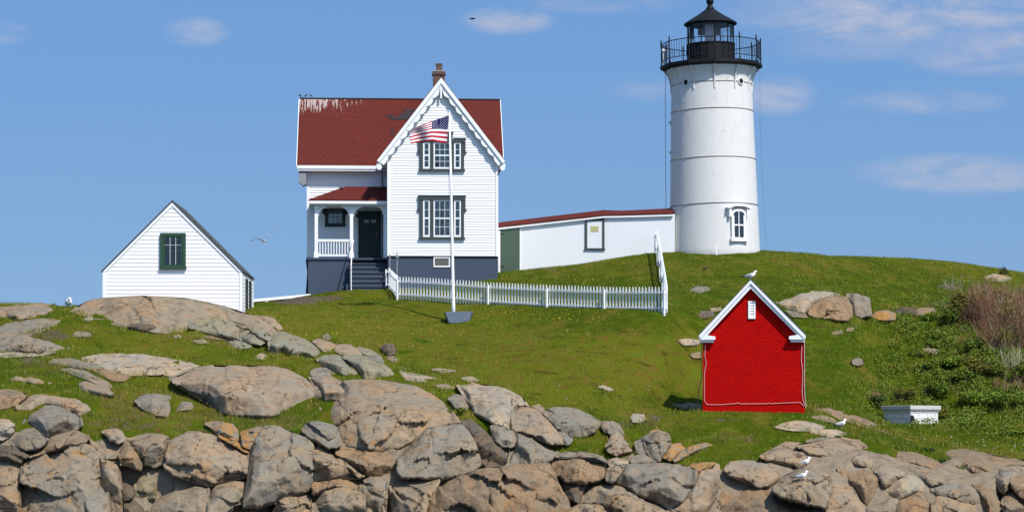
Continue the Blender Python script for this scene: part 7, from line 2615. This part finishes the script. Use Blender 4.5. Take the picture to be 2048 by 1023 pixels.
thicket(1972, 640, 60, 90, 90, 'bare reddish brown shrub in the left half of the thicket')
thicket(2000, 655, 60, 105, 100, 'tall bare brown shrub in the middle of the thicket', seed=2)
thicket(2032, 690, 60, 130, 110, 'bare brown shrub at the right edge of the thicket', seed=3)
thicket(1990, 700, 60, 80, 90, 'tangled bare shrub at the lower front of the thicket', seed=4)
thicket(2042, 620, 60, 70, 80, 'bare shrub high on the right edge near the hill crest', seed=5)
thicket(1985, 600, 70, 42, 70, 'low bare shrub at the top of the thicket', seed=6)
thicket(1940, 640, 50, 60, 60, 'reddish bare shrub mixed into the left edge of the thicket', seed=17)
thicket(1960, 590, 60, 36, 50, 'short bare brown shrub near the hill crest above the thicket', seed=18)
thicket(1935, 600, 50, 36, 40, 'sparse dry stalks above the tall olive bush', seed=7)
thicket(2040, 745, 40, 80, 40, 'pale dead stalks standing at the right edge below the thicket', 'twig_pale', seed=8)
thicket(1950, 745, 50, 26, 50, 'heap of fallen reddish stalks in the weeds', seed=9, tilt=.8)
thicket(1920, 575, 60, 34, 14, 'thin pale grass like stalks near the hill crest', 'twig_pale', seed=10)
thicket(1748, 800, 40, 34, 40, 'dry purple brown shrub between the red shed and block box', seed=11)
thicket(2018, 780, 50, 40, 50, 'brown dead stems among green scrub on the right edge', seed=12, tilt=.3)

# ---------------------------------------------------------------- gulls and other birds
def ellring(c, d, up, rw, rh, n=12):
    d = Vector(d).normalized()
    s = d.cross(Vector(up)).normalized()
    u = s.cross(d).normalized()
    return [Vector(c) + s * (rw * math.cos(2 * math.pi * k / n)) + u * (rh * math.sin(2 * math.pi * k / n)) for k in range(n)]


def gull(loc, heading, label, scale=1.0, rest=False, name='gull'):
    """standing gull, beak along +x before turning; heading in degrees about z"""
    rt = empty(name, loc, (0, 0, math.radians(heading)), label=label, cat='gull', group='gulls on the rocks and roof')
    rt.scale = (scale,) * 3
    L = 0.0 if not rest else -.09
    # body: tail to neck to head in one surface
    sec = [(-.30, .150, .014, .008), (-.24, .158, .040, .016), (-.17, .172, .062, .042), (-.08, .190, .084, .076), (.02, .205, .094, .092), (.10, .228, .086, .088),
           (.155, .262, .062, .066), (.180, .302, .046, .046), (.190, .335, .044, .044), (.205, .366, .050, .048), (.232, .378, .046, .042), (.262, .374, .028, .026), (.276, .370, .012, .012)]
    if rest:
        sec = [(x if x < .1 else .1 + (x - .1) * .75, z - (0 if x < .1 else (x - .1) * .5), a * 1.08, b * 1.1) for x, z, a, b in sec]
    rings = []
    for i, (x, z, rw, rh) in enumerate(sec):
        a, b = sec[max(i - 1, 0)], sec[min(i + 1, len(sec) - 1)]
        d = (b[0] - a[0], 0, b[1] - a[1])
        rings.append(ellring((x, 0, z + L), d, (0, .0, 1) if abs(d[0]) > .02 else (-1, 0, .3), rw, rh))
    b = MB(); b.loft(rings)
    b.build('body', M['gull_white'], rt, smooth=True)
    for s in (-1, 1):
        w_ = MB()
        rr = []
        for (x, z, rw, rh) in [(.09, .225, .020, .050), (.03, .222, .030, .072), (-.06, .208, .030, .070), (-.15, .190, .024, .052), (-.24, .172, .016, .034)]:
            rr.append(ellring((x, s * (.075 - max(0, -x - .05) * .22), z + L), (-1, -s * .12, -.15), (0, 0, 1), rw, rh, 10))
        w_.loft(rr)
        wo_ = w_.build('wing', M['gull_grey'], rt, smooth=True)
        t_ = MB()
        rr = []
        for (x, z, rw, rh) in [(-.23, .172, .014, .030), (-.30, .160, .011, .022), (-.37, .150, .006, .010)]:
            rr.append(ellring((x, s * (.040 - max(0, -x - .23) * .15), z + L), (-1, 0, -.12), (0, 0, 1), rw, rh, 8))
        t_.loft(rr)
        t_.build('wing_tip', M['gull_black'], wo_, smooth=True)
        if not rest:
            g_ = MB()
            g_.tube([(.01, s * .04, .14), (.0, s * .04, .07), (.012, s * .04, .004)], [.013, .009, .009], 6)
            g_.add([(-.02, s * .04, .004), (.06, s * .04 - .03, .002), (.07, s * .04, .004), (.06, s * .04 + .03, .002), (0, s * .04, .014)], [(0, 1, 4), (1, 2, 4), (2, 3, 4), (3, 0, 4), (3, 2, 1, 0)])
            g_.build('leg', M['gull_leg'], rt)
        e_ = MB(); hx_ = sec[10]
        e_.ball((hx_[0] + .006, s * .036, hx_[1] + L + .012), .007, 6)
        e_.build('eye', M['gull_black'], rt)
    k_ = MB()
    hx_ = sec[-1]
    k_.loft([ellring((hx_[0] - .01, 0, hx_[1] + L), (1, 0, -.05), (0, 0, 1), .010, .014, 8), ellring((hx_[0] + .03, 0, hx_[1] + L - .002), (1, 0, -.1), (0, 0, 1), .007, .011, 8), ellring((hx_[0] + .055, 0, hx_[1] + L - .012), (1, 0, -.4), (0, 0, 1), .002, .003, 8)])
    k_.build('beak', M['beak'], rt)
    return rt


gull(P(1500, 561, SD - .1) + Vector((0, 0, .0)), -8, 'white gull standing on the peak of the red shed roof', 1.0)
DEPS = bpy.context.evaluated_depsgraph_get()


def drop(px, row):
    """first solid surface on the sight line through a point of the photograph"""
    bpy.context.view_layer.update()
    d = Vector(((px - 1024) / F, 1, (HOR - row) / F)).normalized()
    dg = bpy.context.evaluated_depsgraph_get()
    best = None
    for o in bpy.data.objects:
        if o.type == 'MESH' and o.name.split('.')[0] in ('rock', 'ledge', 'boulder', 'ground'):
            im = o.matrix_world.inverted()
            h, l, n_, i_ = o.ray_cast(im @ Vector((0, 0, 0)), (im.to_3x3() @ d))
            if h:
                wl_ = o.matrix_world @ l
                if best is None or wl_.y < best.y: best = wl_
    return best


def seat(px, row):
    for k in range(0, 14):
        p = drop(px, row + k)
        if p is not None and p.y < 125: return p
    return G3(px, row)


gull(seat(1681, 857), 25, 'lone white gull on a pale flat stone right of the red shed', 1.0)
gull(seat(1608, 934), 12, 'grey backed gull on the ledge just behind the perched slab', 1.0)
gull(seat(1602, 962), 6, 'pale gull standing on top of the perched slab', 1.0)
p = seat(137, 603)
g1 = gull(p, -70, 'plump white gull resting on the far left rock crest', 1.45, True)


def flying_gull(loc, label, span, heading, lift, cat='gull', mats=('gull_white', 'gull_grey'), name='flying_gull'):
    rt = empty(name, loc, (0, math.radians(-6), math.radians(heading)), label=label, cat=cat)
    sec = [(-.20, -.004, .045, .006), (-.14, .0, .03, .014), (-.06, .004, .046, .040), (.04, .006, .052, .050), (.12, .008, .040, .042), (.165, .014, .032, .034), (.195, .016, .026, .026), (.22, .012, .010, .010), (.255, .002, .003, .004)]
    b = MB(); b.loft([ellring((x, 0, z), (1, 0, 0), (0, 0, 1), a, c) for x, z, a, c in sec])
    b.build('body', M[mats[0]], rt, smooth=True)
    for s in (-1, 1):
        w_ = MB()
        rr = []
        l0, l1, l2 = lift[0 if s < 0 else 1]
        for (q, ch, off, z) in [(.05, .17, .0, .02), (.25, .15, .03, l0), (.5, .13, .05, l1), (.75, .09, .0, (l1 + l2) / 2), (1.0, .03, -.07, l2)]:
            rr.append([Vector((off + ch * .5, s * q * span / 2, z * span)), Vector((off + ch * .15, s * q * span / 2, z * span + .016)), Vector((off - ch * .5, s * q * span / 2, z * span - .006)), Vector((off + ch * .1, s * q * span / 2, z * span - .006))])
        w_.loft(rr if s > 0 else [r[::-1] for r in rr])
        w_.build('wing', M[mats[1]], rt, smooth=True)
    return rt


flying_gull(P(528, 483, 112), 'gull gliding in the sky between the white shed and the house', 1.12, -75, ((.07, .12, .02), (.20, .38, .44)))
flying_gull(P(943.5, 38, 150), 'tiny distant bird high in the sky above the house', .30, 20, ((.05, .1, .12), (.05, .1, .12)), 'bird', ('bird_dark', 'bird_dark'), 'distant_bird')


def small_bird(loc, heading, label, sc=1.0, group='dark birds perched on the roof ridge'):
    rt = empty('perched_bird', loc, (0, 0, math.radians(heading)), label=label, cat='bird', group=group)
    rt.scale = (sc,) * 3
    sec = [(-.17, .07, .012, .006), (-.08, .10, .022, .018), (-.02, .125, .042, .04), (.04, .15, .045, .046), (.08, .185, .032, .032), (.095, .215, .032, .03), (.12, .222, .022, .02), (.14, .218, .006, .006)]
    b = MB(); b.loft([ellring((x, 0, z), (1, 0, .5), (0, 0, 1), a, c, 10) for x, z, a, c in sec])
    b.build('body', M['bird_dark'], rt, smooth=True)
    g_ = MB()
    for s in (-1, 1): g_.tube([(0, s * .02, .10), (.0, s * .02, -.0)], .006, 5)
    g_.build('legs', M['bird_dark'], rt)


hw_ = house.matrix_basis
hw_ = Matrix.Translation(H0) @ Matrix.Rotation(HR, 4, 'Z')
rl_group = 'dark birds perched on the roof ridge'
for u_, hd, lb in [(RL + .05, 160, 'dark bird at the very left tip of the house roof ridge'), (RL + .32, 20, 'second dark bird from the left on the house roof ridge'), (RL + .62, 150, 'third dark bird from the left on the house roof ridge')]:
    small_bird(hw_ @ Vector((u_, VR, RZ + .06)), hd, lb, .8)
q = HL(683, 379, 2.4)
small_bird(hw_ @ Vector((q[0], 2.5, hz(381, 2.5, 683))), 160, 'dark bird sitting on the red porch roof', .95, 'dark birds about the house')
small_bird(G3(1409, 543), 10, 'black bird in the grass right of the fence corner', 1.1, 'dark birds about the house')
